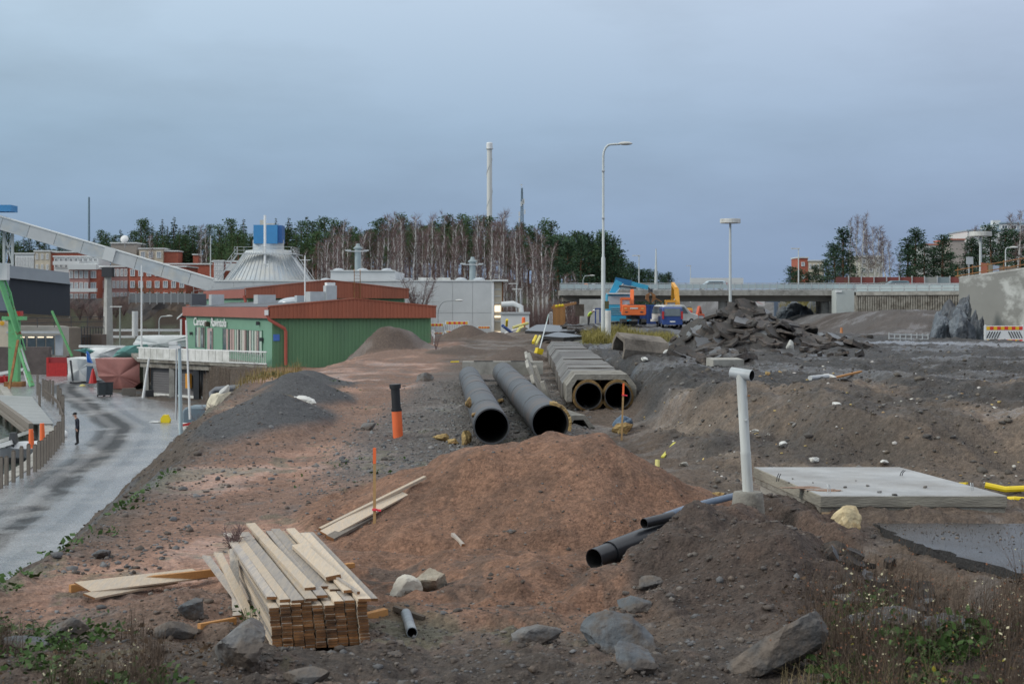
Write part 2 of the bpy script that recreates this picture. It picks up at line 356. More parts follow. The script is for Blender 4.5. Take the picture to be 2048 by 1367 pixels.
def base(x, y):
    D = y
    zp = np.interp(D, [3, 12, 15, 17, 20, 24, 30, 36, 45, 70, 100, 130, 180, 230, 300, 900], [-.62, -.42, -.33, -.36, -.40, -.36, -.14, -.02, 0, .05, .05, 0, -.1, -.8, -.8, -.8])
    # raised field right of the culvert trench
    cD = np.interp(x, [3, 4, 6.6, 10, 20], [60, 47, 36.5, 34.5, 34]); tD = np.interp(x, [2, 2.7, 4.3, 8, 20], [50, 36.5, 28.5, 27.4, 27])
    tt = (D - tD) / np.maximum(cD - tD, 1) + .34 * fbm(x * .42 + D * .12, D * .10 - x * .05, 3, 71)
    up = (.45 * ss(tt) + .55 * ss((tt - .30) / .34)) * ss((x - 3.25 + .5 * vn(x * .3, D * .3, 72)) / .9)
    hi = np.interp(D, [3, 40, 70, 96, 120, 170], [.95, .95, .8, .62, .35, .1])
    zp = zp + up * hi
    zp = zp - 1.85 * ss((D - 54) / 40) * ss((-x - 7.8) / 7) * ss((178 - D) / 8)
    # the ditch in front of the culvert
    zp = zp - .32 * np.exp(-((x - 2.6) / .9) ** 2 - ((D - 37) / 5.0) ** 2)
    # asphalted corner behind the weeds
    ax = ss((x - 3.75 - (21.4 - D) * .36) / .25) * ss((24.5 - D) / 1.5) * ss((D - 13) / .5)
    zp = zp + ax * .34
    zp = zp + .17 * ss((x - 4.2) / .4) * ss((D - 20.9 - .1 * (x - 4.3)) / .7) * ss((26.5 - D) / 2)
    zp = zp - .34 * np.exp(-((x - 4.52) / .34) ** 2 - ((D - 21.55) / .55) ** 2)
    # earth bank against the ribbed bridge wall
    zp = zp + 2.5 * ss((D - 152) / 27) * ss((x - 36) / 8) * ss((62 - x) / 3)
    xc, xt = crest_x(D), toe_x(D)
    zr = ZR + np.interp(D, [3, 40, 150, 170, 300], [0, 0, 0, 0, 0])
    t = np.clip((x - xt) / np.maximum(xc - xt, .5), 0, 1)
    t = np.where(D > 119, (t > .5) * 1.0, .80 * t + .20 * ss(t))
    low = np.where(x < 0, 1, 0) * ss((240 - D) / 10)
    z = zp + (zr - zp) * (1 - t) * np.where(x < -3, 1, 0)
    z = np.where(D > 240, zp + (ZR - zp) * ss((-x - 28) / 8) * np.clip(1 - (D - 240) / 24, 0, 1), z)
    # building yard: the ground falls away under the green restaurant's terrace
    wx = water_x(D); z = np.where((x < wx - .2) & (D < 240), -7.5, z)
    return z + hills(x, y)
def H0(x, y):
    x = np.asarray(x, float); y = np.asarray(y, float); z = base(x, y)
    for m in MOUNDS:
        k = (np.abs(x - m[0]) < max(m[3], m[4]) * 1.05) & (np.abs(y - m[1]) < max(m[3], m[4]) * 1.05)
        if np.any(k): z = z + np.where(k, mound(x, y, m), 0)
    return z
def zones(x, y):
    """how much of each soil lies at a place"""
    D = y; xc, xt = crest_x(D), toe_x(D); w = .9 * vn(x * .35, y * .25, 41) + .5 * vn(x * 1.1, y * .8, 42)
    road = ss((xt + .35 - x + .5 * w) / .7) * (D < 242)
    sand = 0
    for m in (MOUNDS[0], MOUNDS[1], MOUNDS[2]):
        r = np.sqrt(((x - m[0]) / m[3]) ** 2 + ((y - m[1]) / m[4]) ** 2); sand = np.maximum(sand, ss((1.12 - r + .10 * w) / .12))
    sp = ss((3.2 - np.sqrt(((x - .2) / 1.25) ** 2 + ((y - 20.0) / 1.2) ** 2) + 1.3 * w) / 1.2) * ss((y - 16.2) / .8)
    sand = np.maximum(sand, sp * .95)
    dirt = 0
    for m in MOUNDS[4:9]:
        r = np.sqrt(((x - m[0]) / m[3]) ** 2 + ((y - m[1]) / m[4]) ** 2); dirt = np.maximum(dirt, ss((1.05 - r + .15 * w) / .2))
    sand = sand * (1 - dirt)
    field = ss((x - 3.2 + .5 * w) / .8) * ss((y - 26) / 2) * ss((200 - y) / 20)
    return road, sand, dirt, field, w
def clods(x, y, f, s, th=.12):
    return np.clip(vn(x * f, y * f, s) + .45 * vn(x * f * 2.1, y * f * 2.1, s + 1) - th, 0, 1)
def detail(x, y):
    road, sand, dirt, field, w = zones(x, y)
    rough = .08 * fbm(x * .9, y * .9, 5, 1) + .12 * fbm(x * .22, y * .22, 3, 2)
    cl = .15 * clods(x, y, 1.6, 9) + .13 * clods(x, y, 3.7, 12) + .085 * clods(x, y, 7.5, 15, .1)
    fine = fbm(x * 9, y * 9, 3, 5) * .024
    patch = .35 + .65 * ss((fbm(x * .3, y * .25, 3, 18) + .12) / .3)
    bank = ss((crest_x(y) + .6 - x) / 1.0) * (1 - road)
    am = (1 - .75 * sand - .88 * road)
    tr = ss((x - crest_x(y) + .2) / 1.0) * ss((-2.2 - x) / 1.2) * ss((y - 17) / 3) * ss((100 - y) / 30)      # driven track
    z = rough * am + (cl * (patch + .6 * bank) + fine) * am * (1 - .6 * tr)
    z = z - tr * .05 * np.clip(np.sin(x * 2.6 + 1.2 * vn(x * .2, y * .12, 52)), 0, 1) + tr * .03 * vn(x * 1.2, y * .35, 53)
    # rills down the bank, tracks in the mud
    g = fbm(x * .8 + y * .4, y * .26 - x * .08, 4, 21)
    z = z + field * (.22 * g - .26 * np.abs(vn(x * 1.15 + y * .55, y * .33, 22)) + .13 * np.abs(fbm(x * 2.3 + y, y * .8, 3, 24)) + .10 * clods(x, y, 2.2, 26) + .07 * fbm(x * 3, y * 3, 3, 23))
    z = z + field * ss((y - 44) / 8) * .10 * np.abs(fbm(x * .5 - y * .1, y * .55, 4, 27))
    # heap of sand: slumped gullies, a flattened driven ledge in front
    z = z + sand * (.26 * fbm(x * .7, y * .6, 4, 31) - .30 * np.abs(vn(x * 1.05 - y * .35, y * .38, 33)) + .07 - .15 * np.abs(vn(x * 2.4 + y * .5, y * .9, 34)) + .045 * fbm(x * 3.2, y * 2.2, 4, 32) + .04 * clods(x, y, 4.5, 38, .2))
    led = ss((22.9 - y) / .8) * ss((y - 17.5) / 1.0) * sand
    z = z + led * (.055 * vn(x * .35, y * 2.6, 39) + .05 * np.sin(y * 3.1 + x * .35 + 2 * vn(x * .5, y * .5, 8)) + .03 * np.sin(y * 8.5 + x * .6 + 3 * vn(x, y, 7)))
    z = z + dirt * (.20 * fbm(x * 1.3, y * 1.1, 5, 36) + .14 * clods(x, y, 3.0, 44, .05) + .07 * np.abs(vn(x * 4, y * 4, 37)))
    z = z - .09 * ss((x + .9) / .5) * ss((2.3 - x) / .6) * (np.exp(-((y - 16.6 - .12 * x + .25 * vn(x * .8, y * 0, 55)) / .22) ** 2) + np.exp(-((y - 17.9 - .10 * x + .25 * vn(x * .9, y * 0, 56)) / .22) ** 2)) * (1 - dirt)
    nr = ss((17.5 - y) / 2)
    z = z + nr * (.15 * clods(x, y, 2.4, 46, .1) + .08 * fbm(x * 1.6, y * 1.4, 4, 47))
    z = z + .035 * road * fbm(x * .3, y * .3, 3, 51)
    return z
def H(x, y):
    x = np.atleast_1d(np.asarray(x, float)); y = np.atleast_1d(np.asarray(y, float))
    far = ss((y - 200) / 40); h = H0(x, y); w = .8 * ss((x + 1.3 + .3 * vn(y * 1.5, x * 0, 58)) / .5) * ss((2.1 - x) / .5) * ss((y - 20.2 + .3 * vn(x * 1.2, y * 0, 59)) / .35) * ss((22.2 - y + .5 * vn(x * 1.4, y * 0, 60)) / .45); h = h * (1 - w) - .30 * w; return h + detail(x, y) * (1 - far * .6)
def G(x, y): return float(H(x, y)[0])
def soil(x, y, z):
    D = y; road, sand, dirt, field, w = zones(x, y)
    n1 = fbm(x * .5, y * .35, 5, 61); n2 = fbm(x * 2.3, y * 2.0, 4, 62); n3 = fbm(x * .16, y * .10, 3, 63)
    C = lambda *c: np.array(c)[None, :] * np.ones((x.size, 1))
    def mixc(a, b, t): return a + (b - a) * np.clip(t, 0, 1)[:, None]
    brown = C(.120, .088, .068); redd = C(.315, .182, .130); grav = C(.165, .150, .143); dark = C(.06, .055, .052); sandc = C(.258, .142, .092)
    col = mixc(brown, grav, ss((n2 + .35 * n1 + .05) / .35) * .55)
    # red crushed-stone track along the bank top, gravel towards the pipes
    tr = ss((x - crest_x(D) + .3) / 1.2) * ss((-1.6 - .018 * (D - 20) - x + 1.1 * w) / 1.6) * ss((D - 15.3 + w) / 2.5) * ss((150 - D) / 30)
    col = mixc(col, redd, tr * (.60 + .40 * ss((n1 + .55 * n3 + .10) / .34)))
    col = mixc(col, grav * .95, tr * ss((n2 + n3 - .16) / .3) * .45)
    gz = ss((x + 4.2) / 1.3) * ss((2.2 - x) / 1.5) * ss((D - 27) / 3) * ss((72 - D) / 12)
    col = mixc(col, grav * .82, gz * .85)
    bank = ss((crest_x(D) + .25 - x + .4 * w) / .8)
    bk = mixc(C(.105, .082, .066), C(.082, .083, .088), ss((n1 + .1) / .3)); col = mixc(col, bk, bank * .92)
    lm = 0
    for m in MOUNDS[9:12]:
        r = np.sqrt(((x - m[0]) / m[3]) ** 2 + ((y - m[1]) / m[4]) ** 2); lm = np.maximum(lm, ss((1.12 - r + .12 * w) / .25))
    col = mixc(col, mixc(C(.082, .082, .087), C(.14, .092, .068), ss((n1) / .3)), lm)
    col = mixc(col, mixc(C(.034, .032, .033), C(.140, .103, .076), ss((41 + 12 * n1 - D) / 7)), field)          # black mud far, brown earth on the near face
    col = mixc(col, C(.066, .055, .048), field * ss((n2 + .1) / .25) * .4)
    st1 = vn(x * 1.5 + y * .75, y * .34 - x * .1, 81) + .5 * vn(x * 3.4 + y * 1.6, y * .8, 82)
    col = mixc(col, C(.070, .056, .046), field * ss((st1 - .05) / .3) * .7 * ss((48 - D) / 8)); col = mixc(col, C(.215, .170, .132), field * ss((-st1 - .12) / .3) * .55 * ss((44 - D) / 8))
    col = mixc(col, C(.078, .056, .046), dirt * .92); col = mixc(col, C(.125, .080, .060), dirt * ss((n1 + n2) / .4) * .5)
    col = mixc(col, sandc, sand); col = mixc(col, C(.200, .108, .070), sand * ss((n1 + .15) / .4) * .6); col = mixc(col, C(.09, .070, .060), sand * ss((n2 - .10) / .2) * ss((22.5 - D) / 2) * .9)
    st2 = vn(x * 1.05 - y * .35, y * .38, 33) + .6 * vn(x * 3.0 - y, y * 1.1, 84); col = mixc(col, C(.135, .080, .056), sand * ss((.15 - np.abs(st2)) / .14) * .55); col = mixc(col, C(.275, .160, .108), sand * ss((n2 + st2 - .30) / .25) * .5)
    near = ss((16.4 - D + .8 * w) / 1.4); col = mixc(col, mixc(C(.066, .052, .044), C(.145, .095, .072), ss((n1 + n2) / .35) * .6), near * (1 - dirt) * .85)
    for m in MOUNDS[12:18]:
        r = np.sqrt(((x - m[0]) / m[3]) ** 2 + ((y - m[1]) / m[4]) ** 2); col = mixc(col, C(.115, .082, .065), ss((1.05 - r) / .15))
    # road: packed wet grit with a darker wheel band and puddled edges
    xc_ = np.interp(D, [30, 50, 60, 66, 72, 80, 90, 100, 112, 126, 140, 152, 165, 175, 190], [-15.6, -17.0, -18.4, -19.4, -20.3, -21.3, -22.9, -25.0, -29.4, -34.5, -39.6, -43.2, -44.5, -42, -38]) + .3 * w
    wd = np.interp(D, [30, 66, 100, 150, 190], [1.1, 1.3, 1.7, 2.2, 2.2])
    bandm = np.exp(-((x - xc_) / wd) ** 2); ruts = .5 + .5 * np.sin((x - xc_) * 4.2)
    rc = mixc(C(.27, .275, .29), C(.048, .051, .057), np.clip(bandm * (.45 + .75 * ruts) + .35 * np.exp(-((x - xc_) / wd / 2.2) ** 2) * (ruts > .6), 0, 1)); rc = mixc(rc, C(.25, .24, .235), ss((n1 + .1) / .3) * .5)  # pale bluish grit colour carries part of the sky's reflection
    lot = ss((x - np.interp(D, [60, 90, 105, 120, 140, 160], [-10, -18.5, -22.0, -27.5, -33, -38])) / 1.2 + .4 * w); rc = mixc(rc, C(.15, .115, .10), lot * .8)
    col = mixc(col, rc, road)
    # grassy verge by the lamp post, moss, forest floor far off
    vg = ss((1.25 - np.sqrt(((x - 6.9) / 3.2) ** 2 + ((y - 99) / 9) ** 2) + .5 * w) / .5); col = mixc(col, C(.12, .115, .03), vg * .8)
    gr = ss((n2 + n1 - .35) / .2) * .5 * (1 - road) * (1 - sand) * ss((60 - D) / 20); col = mixc(col, C(.07, .085, .03), gr * ss((-x + 2) / 2) * .7)
    far = ss((D - 205) / 25) * (1 - (np.abs(x - 30) < 26) * (D < 420)); col = mixc(col, mixc(C(.055, .040, .030), C(.05, .055, .03), ss((n1 + .05) / .2)), far * .95)
    rr = (np.abs(x - 30 - (D - 230) * .02) < 24) * (D > 190) * 1.0; col = mixc(col, C(.13, .13, .135), rr * .8)
    wr = ss((1 - np.abs(D - np.interp(x, [14, 22, 29, 45], [118, 102, 87, 76])) / np.interp(x, [14, 40], [11, 8])) * 2 + .5 * w) * ss((x - 16) / 6)
    col = mixc(col, C(.17, .165, .17), wr * .85)
    col = mixc(col, C(.072, .056, .048), ss((x - 33) / 4) * ss((D - 138) / 8) * ss((212 - D) / 6))
    wet = .35 * field + .10 * ss((18 - D) / 2) + 1.3 * road * (1 - .85 * bandm) + .8 * wr + .2 * tr * ss((n1 - .1) / .2) + .12
    wet = wet * (1 - .6 * sand) + .35 * ss((n1 + n3 - .25) / .15) * (1 - sand) * (D > 20)
    pale = ss((n1 + .1) / .5); col = col * (.86 + .28 * pale)[:, None]
    return np.clip(col, .012, .7), np.clip(wet, 0, 1)

def terrain():
    u = np.concatenate([-np.geomspace(2.2, .375, 46)[:-1], np.linspace(-.372, .372, 860), np.geomspace(.375, 2.2, 46)[1:]])
    d = np.concatenate([np.geomspace(3.0, 12.2, 40)[:-1], np.geomspace(12.2, 62, 620)[:-1], np.geomspace(62, 330, 250)[:-1], np.geomspace(330, 2600, 50)])
    Dg, U = np.meshgrid(d, u, indexing='ij'); x = (U * Dg).ravel(); y = Dg.ravel(); z = H(x, y); nu, nd = u.size, d.size
    col, wet = soil(x, y, z)
    me = bpy.data.meshes.new('ground'); n = nu * nd
    me.vertices.add(n); me.vertices.foreach_set('co', np.stack([x, y, z], 1).ravel())
    i = (np.arange(nd - 1)[:, None] * nu + np.arange(nu - 1)[None, :]).ravel()
    q = np.stack([i, i + 1, i + nu + 1, i + nu], 1)
    me.loops.add(q.size); me.loops.foreach_set('vertex_index', q.ravel().astype(np.int32))
    me.polygons.add(len(q)); me.polygons.foreach_set('loop_start', np.arange(0, q.size, 4, dtype=np.int32))
    me.polygons.foreach_set('use_smooth', np.ones(len(q), bool)); me.update(calc_edges=True)
    a = me.color_attributes.new('soil', 'FLOAT_COLOR', 'POINT')
    a.data.foreach_set('color', np.concatenate([col, wet[:, None]], 1).astype(np.float32).ravel())
    o = bpy.data.objects.new('ground', me); COL.objects.link(o)
    m = bpy.data.materials.new('soil'); m.use_nodes = True; t = m.node_tree; b = t.nodes['Principled BSDF']; L = t.links.new
    at = t.nodes.new('ShaderNodeAttribute'); at.attribute_name = 'soil'; co = t.nodes.new('ShaderNodeTexCoord')
    n1 = t.nodes.new('ShaderNodeTexNoise'); n1.inputs['Scale'].default_value = 9; n1.inputs['Detail'].default_value = 8; n1.inputs['Roughness'].default_value = .72; L(co.outputs['Object'], n1.inputs[0])
    vo = t.nodes.new('ShaderNodeTexVoronoi'); vo.inputs['Scale'].default_value = 26; L(co.outputs['Object'], vo.inputs[0])
    vo2 = t.nodes.new('ShaderNodeTexVoronoi'); vo2.inputs['Scale'].default_value = 9; L(co.outputs['Object'], vo2.inputs[0])
    def mrange(src, a0, a1, b0, b1):
        r = t.nodes.new('ShaderNodeMapRange'); r.inputs[1].default_value = a0; r.inputs[2].default_value = a1; r.inputs[3].default_value = b0; r.inputs[4].default_value = b1; L(src, r.inputs[0]); return r.outputs[0]
    def mul(a, bb, op='MULTIPLY'):
        k = t.nodes.new('ShaderNodeMath'); k.operation = op; L(a, k.inputs[0]); L(bb, k.inputs[1]); return k.outputs[0]
    sp = t.nodes.new('ShaderNodeSeparateColor'); L(vo.outputs['Color'], sp.inputs[0]); sp2 = t.nodes.new('ShaderNodeSeparateColor'); L(vo2.outputs['Color'], sp2.inputs[0])
    f = mul(mrange(n1.outputs[0], .25, .75, .62, 1.38), mul(mrange(sp.outputs[0], 0, 1, .80, 1.20), mrange(sp2.outputs[1], 0, 1, .86, 1.14)))
    sc = t.nodes.new('ShaderNodeVectorMath'); sc.operation = 'SCALE'; L(at.outputs['Color'], sc.inputs[0]); L(f, sc.inputs['Scale']); L(sc.outputs[0], b.inputs['Base Color'])
    ro = mrange(mul(at.outputs['Alpha'], mrange(n1.outputs[0], .3, .7, .6, 1.2)), 0, 1, .97, .17); L(ro, b.inputs['Roughness'])
    b.inputs['Specular IOR Level'].default_value = .45
    hb = mul(mrange(vo.outputs['Distance'], 0, .6, .5, 0), mrange(n1.outputs[0], 0, 1, 0, 1.4), 'ADD')
    hb2 = mul(hb, mrange(vo2.outputs['Distance'], 0, .6, .7, 0), 'ADD')
    bp = t.nodes.new('ShaderNodeBump'); bp.inputs['Strength'].default_value = 1.0; bp.inputs['Distance'].default_value = .05; L(mrange(at.outputs['Alpha'], .4, 1, .75, .18), bp.inputs['Strength']); L(hb2, bp.inputs['Height']); L(bp.outputs[0], b.inputs['Normal'])
    me.materials.append(m); o['kind'] = 'structure'; return o
terrain()
# ------------------------------------------------------------------ water and the quay edge
wm = bpy.data.materials.new('harbour_water'); wm.use_nodes = True; t = wm.node_tree; b = t.nodes['Principled BSDF']
b.inputs['Base Color'].default_value = (.055, .068, .058, 1); b.inputs['Roughness'].default_value = .12
co = t.nodes.new('ShaderNodeTexCoord'); mpn = t.nodes.new('ShaderNodeMapping'); mpn.inputs['Scale'].default_value = (1.2, .8, 1); t.links.new(co.outputs['Object'], mpn.inputs[0])
wn = t.nodes.new('ShaderNodeTexNoise'); wn.inputs['Scale'].default_value = 1.6; wn.inputs['Detail'].default_value = 4; t.links.new(mpn.outputs[0], wn.inputs[0])
wb = t.nodes.new('ShaderNodeBump'); wb.inputs['Strength'].default_value = .5; wb.inputs['Distance'].default_value = .2; t.links.new(wn.outputs[0], wb.inputs['Height']); t.links.new(wb.outputs[0], b.inputs['Normal'])
mb = MB(); mb.quad((-260, 20, -5.75), (-10, 20, -5.75), (-10, 236, -5.75), (-260, 236, -5.75)); mb.build('harbour_water', wm, kind='structure')
mb = MB(); ds = np.linspace(40, 176, 69)
for a, c in zip(ds[:-1], ds[1:]):
    p, q = (float(water_x(a)), float(a)), (float(water_x(c)), float(c))
    mb.ext([(p[0] - .5, p[1], -7.2), (q[0] - .5, q[1], -7.2), (q[0] + .25, q[1], -7.2), (p[0] + .25, p[1], -7.2)], (0, 0, 7.2 + ZR + .04))
mb.build('quay_wall', concrete, kind='structure', label='concrete quay edge along the harbour water', cat='quay wall')
# ================================================================== FOREGROUND
ROCKS = []
def rock_thing(name, label, px, py, D, size, seed, m, cat='boulder', rz=0, rx=0, ry=0, sub=4, planes=12, sink=.25, rough=.05, group=None):
    x = X_(px, D); v, f = rock_mesh(seed, size, sub, planes, rough); ROCKS.append((x, D, max(size[0], size[1])))
    M = np.array((Matrix.Rotation(rz, 3, 'Z') @ Matrix.Rotation(rx, 3, 'X') @ Matrix.Rotation(ry, 3, 'Y')))
    v = v @ M.T; z = G(x, D) - .02; v = v * np.array([1.12, 1, .95]); v[:, 2] += -v[:, 2].min() * (1 - sink * 1.25)
    mb = MB(); mb.add((v + np.array([x, D, z])).tolist(), f); return mb.build(name, m, loc=(x, D, z), smooth=14, label=label, cat=cat, group=group)
rock_thing('boulder', 'large rounded grey boulder leaning on the left front corner of the board stack', 480, 1300, 14.3, (.29, .26, .27), 11, rock, rz=.3, rx=.3, planes=9, sink=.28)
rock_thing('boulder', 'pale streaked boulder on the dirt bank beside the two leaning boards', 378, 1172, 16.6, (.15, .14, .15), 5, rock_blue, rz=.8, sink=.15)
rock_thing('boulder', 'long tilted slab of grey stone among the weeds below the pale plank ends', 128, 1235, 15.6, (.30, .12, .13), 23, rock_brown, rz=.95, ry=-.2, planes=10, sink=.2)
rock_thing('boulder', 'flat stone half sunk in the weeds, nearest the frame corner', 50, 1262, 15.2, (.26, .13, .08), 8, rock_blue, rz=.35, sink=.3)
rock_thing('boulder', 'big mud-covered boulder at the foot of the dirt heap beside the green weeds', 1550, 1300, 14.3, (.44, .26, .25), 31, rock_brown, rz=.25, ry=-.75, planes=11, sink=.16)
rock_thing('boulder', 'flat grey stone slab lying lowest at the front edge of the sand', 1272, 1322, 14.2, (.22, .20, .10), 14, rock_blue, rz=.35, rx=.8, planes=7, sink=.25)
rock_thing('boulder', 'wide flat split boulder with a pale vein above the lowest stone slab', 1232, 1252, 15.4, (.38, .34, .13), 19, rock_blue, rz=-.30, rx=.75, planes=10, sink=.2)
rock_thing('boulder', 'small dark pointed boulder left of the wide split boulder', 1076, 1242, 15.5, (.22, .17, .11), 44, rock, rz=.35, rx=.5, planes=11, sink=.15)
rock_thing('boulder', 'smooth blue-grey stone stuck in the dirt heap above the wide split boulder', 1265, 1168, 17.2, (.19, .14, .12), 57, rock_blue, rz=.3, rx=.6, sink=.3)
rock_thing('boulder', 'rounded brown boulder in the dirt under the black pipe', 1300, 1128, 18.2, (.15, .13, .10), 63, rock_brown, rz=.3, sink=.3)
rock_thing('boulder', 'low brown stone beside the cut board ends', 608, 1316, 14.0, (.24, .14, .10), 71, rock_brown, rz=-.3, sink=.4)
rock_thing('boulder', 'dark stone in the hollow behind the leaning boards', 355, 1210, 16.0, (.2, .15, .13), 73, rock_brown, rz=.4, sink=.3)
rock_thing('boulder', 'blue-grey stone on the slope under the asphalt edge', 1760, 1190, 15.8, (.40, .22, .14), 77, rock_blue, rz=-.4, rx=.4, sink=.3)
rock_thing('boulder', 'grey stone above the weeds, behind the blue-grey stone', 1708, 1140, 16.6, (.22, .17, .14), 79, rock, rz=.4, sink=.3)
rock_thing('boulder', 'dark blue stone low among the stalks beside the frame edge', 1900, 1225, 15.0, (.24, .17, .16), 83, rock_blue, rz=.2, sink=.25)
rock_thing('boulder', 'grey stone on the track just left of the bank top', 205, 1090, 21.5, (.13, .11, .10), 91, rock_blue, sub=3)
rock_thing('concrete_lump', 'pale block of broken concrete tilted in the sand, right one of the pair', 862, 1130, 19.2, (.20, .19, .17), 102, mat('pale_lump', (.40, .36, .29), .9, .25, 5, bump=.6, bscale=16, col2=(.20, .14, .10)), 'concrete lump', rz=.5, rx=.5, planes=7, sink=.15)
rock_thing('concrete_lump', 'flat white piece of broken concrete in the sand, left one of the pair', 808, 1146, 18.9, (.17, .10, .16), 107, mat('white_lump', (.52, .49, .43), .9, .15, 4, bump=.4, bscale=16, col2=(.36, .30, .24), c2w=(.52, .6)), 'concrete lump', rz=.2, rx=-.15, planes=7, sink=.25)
for i, (px, py, D, s, lab) in enumerate([(758, 1232, 15.9, .05, 'small pale yellow stone beside the timber stub end'), (798, 1254, 15.4, .06, 'tan pebble next to the short grey pipe'), (785, 1285, 15.0, .055, 'brown pebble in front of the short grey pipe'),
        (662, 1283, 14.9, .05, 'dark grey pebble in front of the stacked board ends'), (850, 772, 62, .25, 'dark stone on the red track by the small manhole'), (735, 868, 37.5, .17, 'dark round stone on the track left of the orange pipe'), (1020, 1003, 22.5, .05, 'blue pebble on the face of the sand heap')]):
    rock_thing('stone', lab, px, py, D, (s * 1.3, s, s * .9), 120 + i, [foam_pale, rock_brown, rock_brown, rock, rock, rock, rock_blue][i], 'stone', sub=3)

# --- the stack of boards
def frame(o, dx, dy):
    """board frame: origin, along, across"""
    a = Vector((dx, dy, 0)).normalized(); return Vector(o), a, Vector((a.y, -a.x, 0))
rb = random.Random(3)
SX, SD = X_(546, 15.35), 15.35
o0, al, ac = frame((SX, SD, -.385), -.262, .97)
st = thing('timber_stack', 'stack of pale sawn boards with orange-brown ends lying by the boulder', 'stack of boards', (SX, SD, -.385))
bw, bt, BL = .098, .0265, 4.75
def board(parent, c0, a, L, w, t, roll=0, name='plank', mats=None, pitch=0, **tg):
    """one board starting at c0 (centre of its near end) along a"""
    mb = MB(); a = Vector(a).normalized(); x = a.cross(Vector((0, 0, 1))).normalized(); z = x.cross(a)
    M = Matrix((x, a, z)).transposed() @ Matrix.Rotation(roll, 3, 'Y')
    mb.box(Vector(c0) + a * L / 2, (w, L, t), Rm=M)
    mb.m = [0, 0, 1, 0, 1, 0]
    loc = None if parent else tuple(c0)
    return mb.build(name, mats or [wood_damp if rb.random() < .38 else wood_pale, wood_end], parent, loc=loc, **tg)
for c in range(9):
    top = 15 - (1 if c in (4, 5) else 0) - (1 if c == 0 else 0)
    cj = rb.uniform(-.04, .10)
    for r in range(top):
        p = o0 + ac * (c * (bw + .011) + bw / 2 + rb.uniform(-.006, .006) - r * .003) + Vector((0, 0, r * (bt + .0035) + .02)) + al * (cj * .6 + rb.uniform(-.014, .014) + r * .0012)
        board(st, p, al + ac * rb.uniform(-.004, .004), BL + rb.uniform(-.15, .2), bw, bt)
zt = 15 * (bt + .0035) + .02
for k, (off, s, L, ang, dz, w) in enumerate([(.02, .30, 4.55, .012, .0, .098), (.13, .12, 4.7, .014, 0, .10), (.25, .05, 4.85, .015, 0, .125), (.39, .10, 4.8, .01, 0, .12), (.52, .25, 4.7, 0, 0, .11), (.44, .55, 4.9, .025, .03, .115), (.60, .75, 4.3, .0, .0, .11), (.70, .6, 4.4, .01, -.01, .10), (.90, -.05, 4.6, -.004, 0, .13), (1.00, .10, 4.7, .0, -.03, .12), (.80, .30, 4.6, .005, .03, .11)]):
    p = o0 + ac * off + al * s + Vector((0, 0, zt + dz)); board(st, p, al + ac * (-ang) + Vector((0, 0, rb.uniform(-.003, .003))), L, w, .028, roll=rb.uniform(-.05, .05))
p = o0 + ac * .74 + al * .95 + Vector((0, 0, zt + .062)); board(None, p, al - ac * .03, 2.3, .16, .045, roll=-.15, name='thick_plank', label='short thick plank lying loose on top of the board stack', cat='plank')
p = o0 + ac * .86 + al * .08 + Vector((0, 0, zt + .05)); board(None, p, al - ac * .09, .95, .03, .03, name='batten', label='narrow wooden batten resting on the front of the board stack', cat='batten')
# boards leaning and lying round the stack
def HP(px, py, up=.03):
    """where the line of sight through a photo pixel meets the ground"""
    D = np.arange(13.0, 40.0, .05); x = (px - 1024) * D / F; z = CZ - (py - HZ) * D / F; k = np.nonzero(H(x, D) + up >= z)[0]
    return P(px, py, float(D[k[0]]) if len(k) else 22.0)
def plank_px(p, q, w, t, label, name='loose_plank', mats=None, roll=0):
    p, q = Vector(p), Vector(q); return board(None, p, q - p, (q - p).length, w, t, roll, name, mats, label=label, cat='plank')
plank_px(HP(516, 1262, .02), P(436, 1106, 18.4), .10, .028, 'pale board leaning beside the stack, the longer of two behind the boulder', roll=.15)
plank_px(HP(497, 1226, .02), P(412, 1112, 18.2), .095, .028, 'pale board leaning furthest out from the stack, above the boulder', roll=.2)
plank_px(HP(474, 1232, .02), P(467, 1098, 18.9), .095, .028, 'short pale board standing close against the left side of the stack', roll=-.1)
plank_px(HP(140, 1176, .05), HP(520, 1134, .05), .07, .09, 'orange squared timber lying behind the dirt bank under the stack', 'timber_beam', [wood_orange, wood_orange])
plank_px(HP(165, 1174, .13), HP(400, 1146, .13), .30, .02, 'wide pale sheet of plywood lying on the bank left of the stack', 'plywood_sheet', roll=.28, mats=[wood_pale, wood_end])
plank_px(HP(178, 1192, .09), HP(345, 1160, .09), .17, .025, 'pale plank half buried below the plywood sheet', roll=.25, mats=[wood_pale, wood_end])
plank_px(HP(398, 1253, 0.035), HP(470, 1240, 0.035), .05, .07, 'stub of orange timber sticking out behind the large boulder', 'timber_stub', [wood_orange, wood_orange])
plank_px(HP(772, 1222, 0.035), HP(700, 1240, 0.035), .09, .07, 'stub of orange timber under the right end of the stack', 'timber_stub', [wood_orange, wood_orange])
plank_px(HP(708, 1129, 0.035), HP(690, 1131, 0.035), .09, .06, 'small piece of timber poking out right of the stack', 'timber_stub', [wood_orange, wood_orange])
plank_px(HP(640, 1058, .10), HP(850, 954, .10), .06, .045, 'long pale batten pointing from the stack up to the sand heap', roll=.1, mats=[wood_pale, wood_end])
plank_px(HP(650, 1068, 0.06), HP(806, 985, 0.06), .20, .03, 'wide grey board lying beside the long batten at the sand heap', roll=.35)
plank_px(HP(660, 1076, 0.035), HP(742, 1032, 0.035), .14, .05, 'dark edged plank lowest of the boards running to the sand heap', roll=.3, mats=[wood_grey, wood_end])
plank_px(HP(655, 1062, 0.035), HP(668, 1056, 0.035), .05, .06, 'tiny orange offcut on the boards beside the stack', 'offcut', [wood_orange, wood_orange])
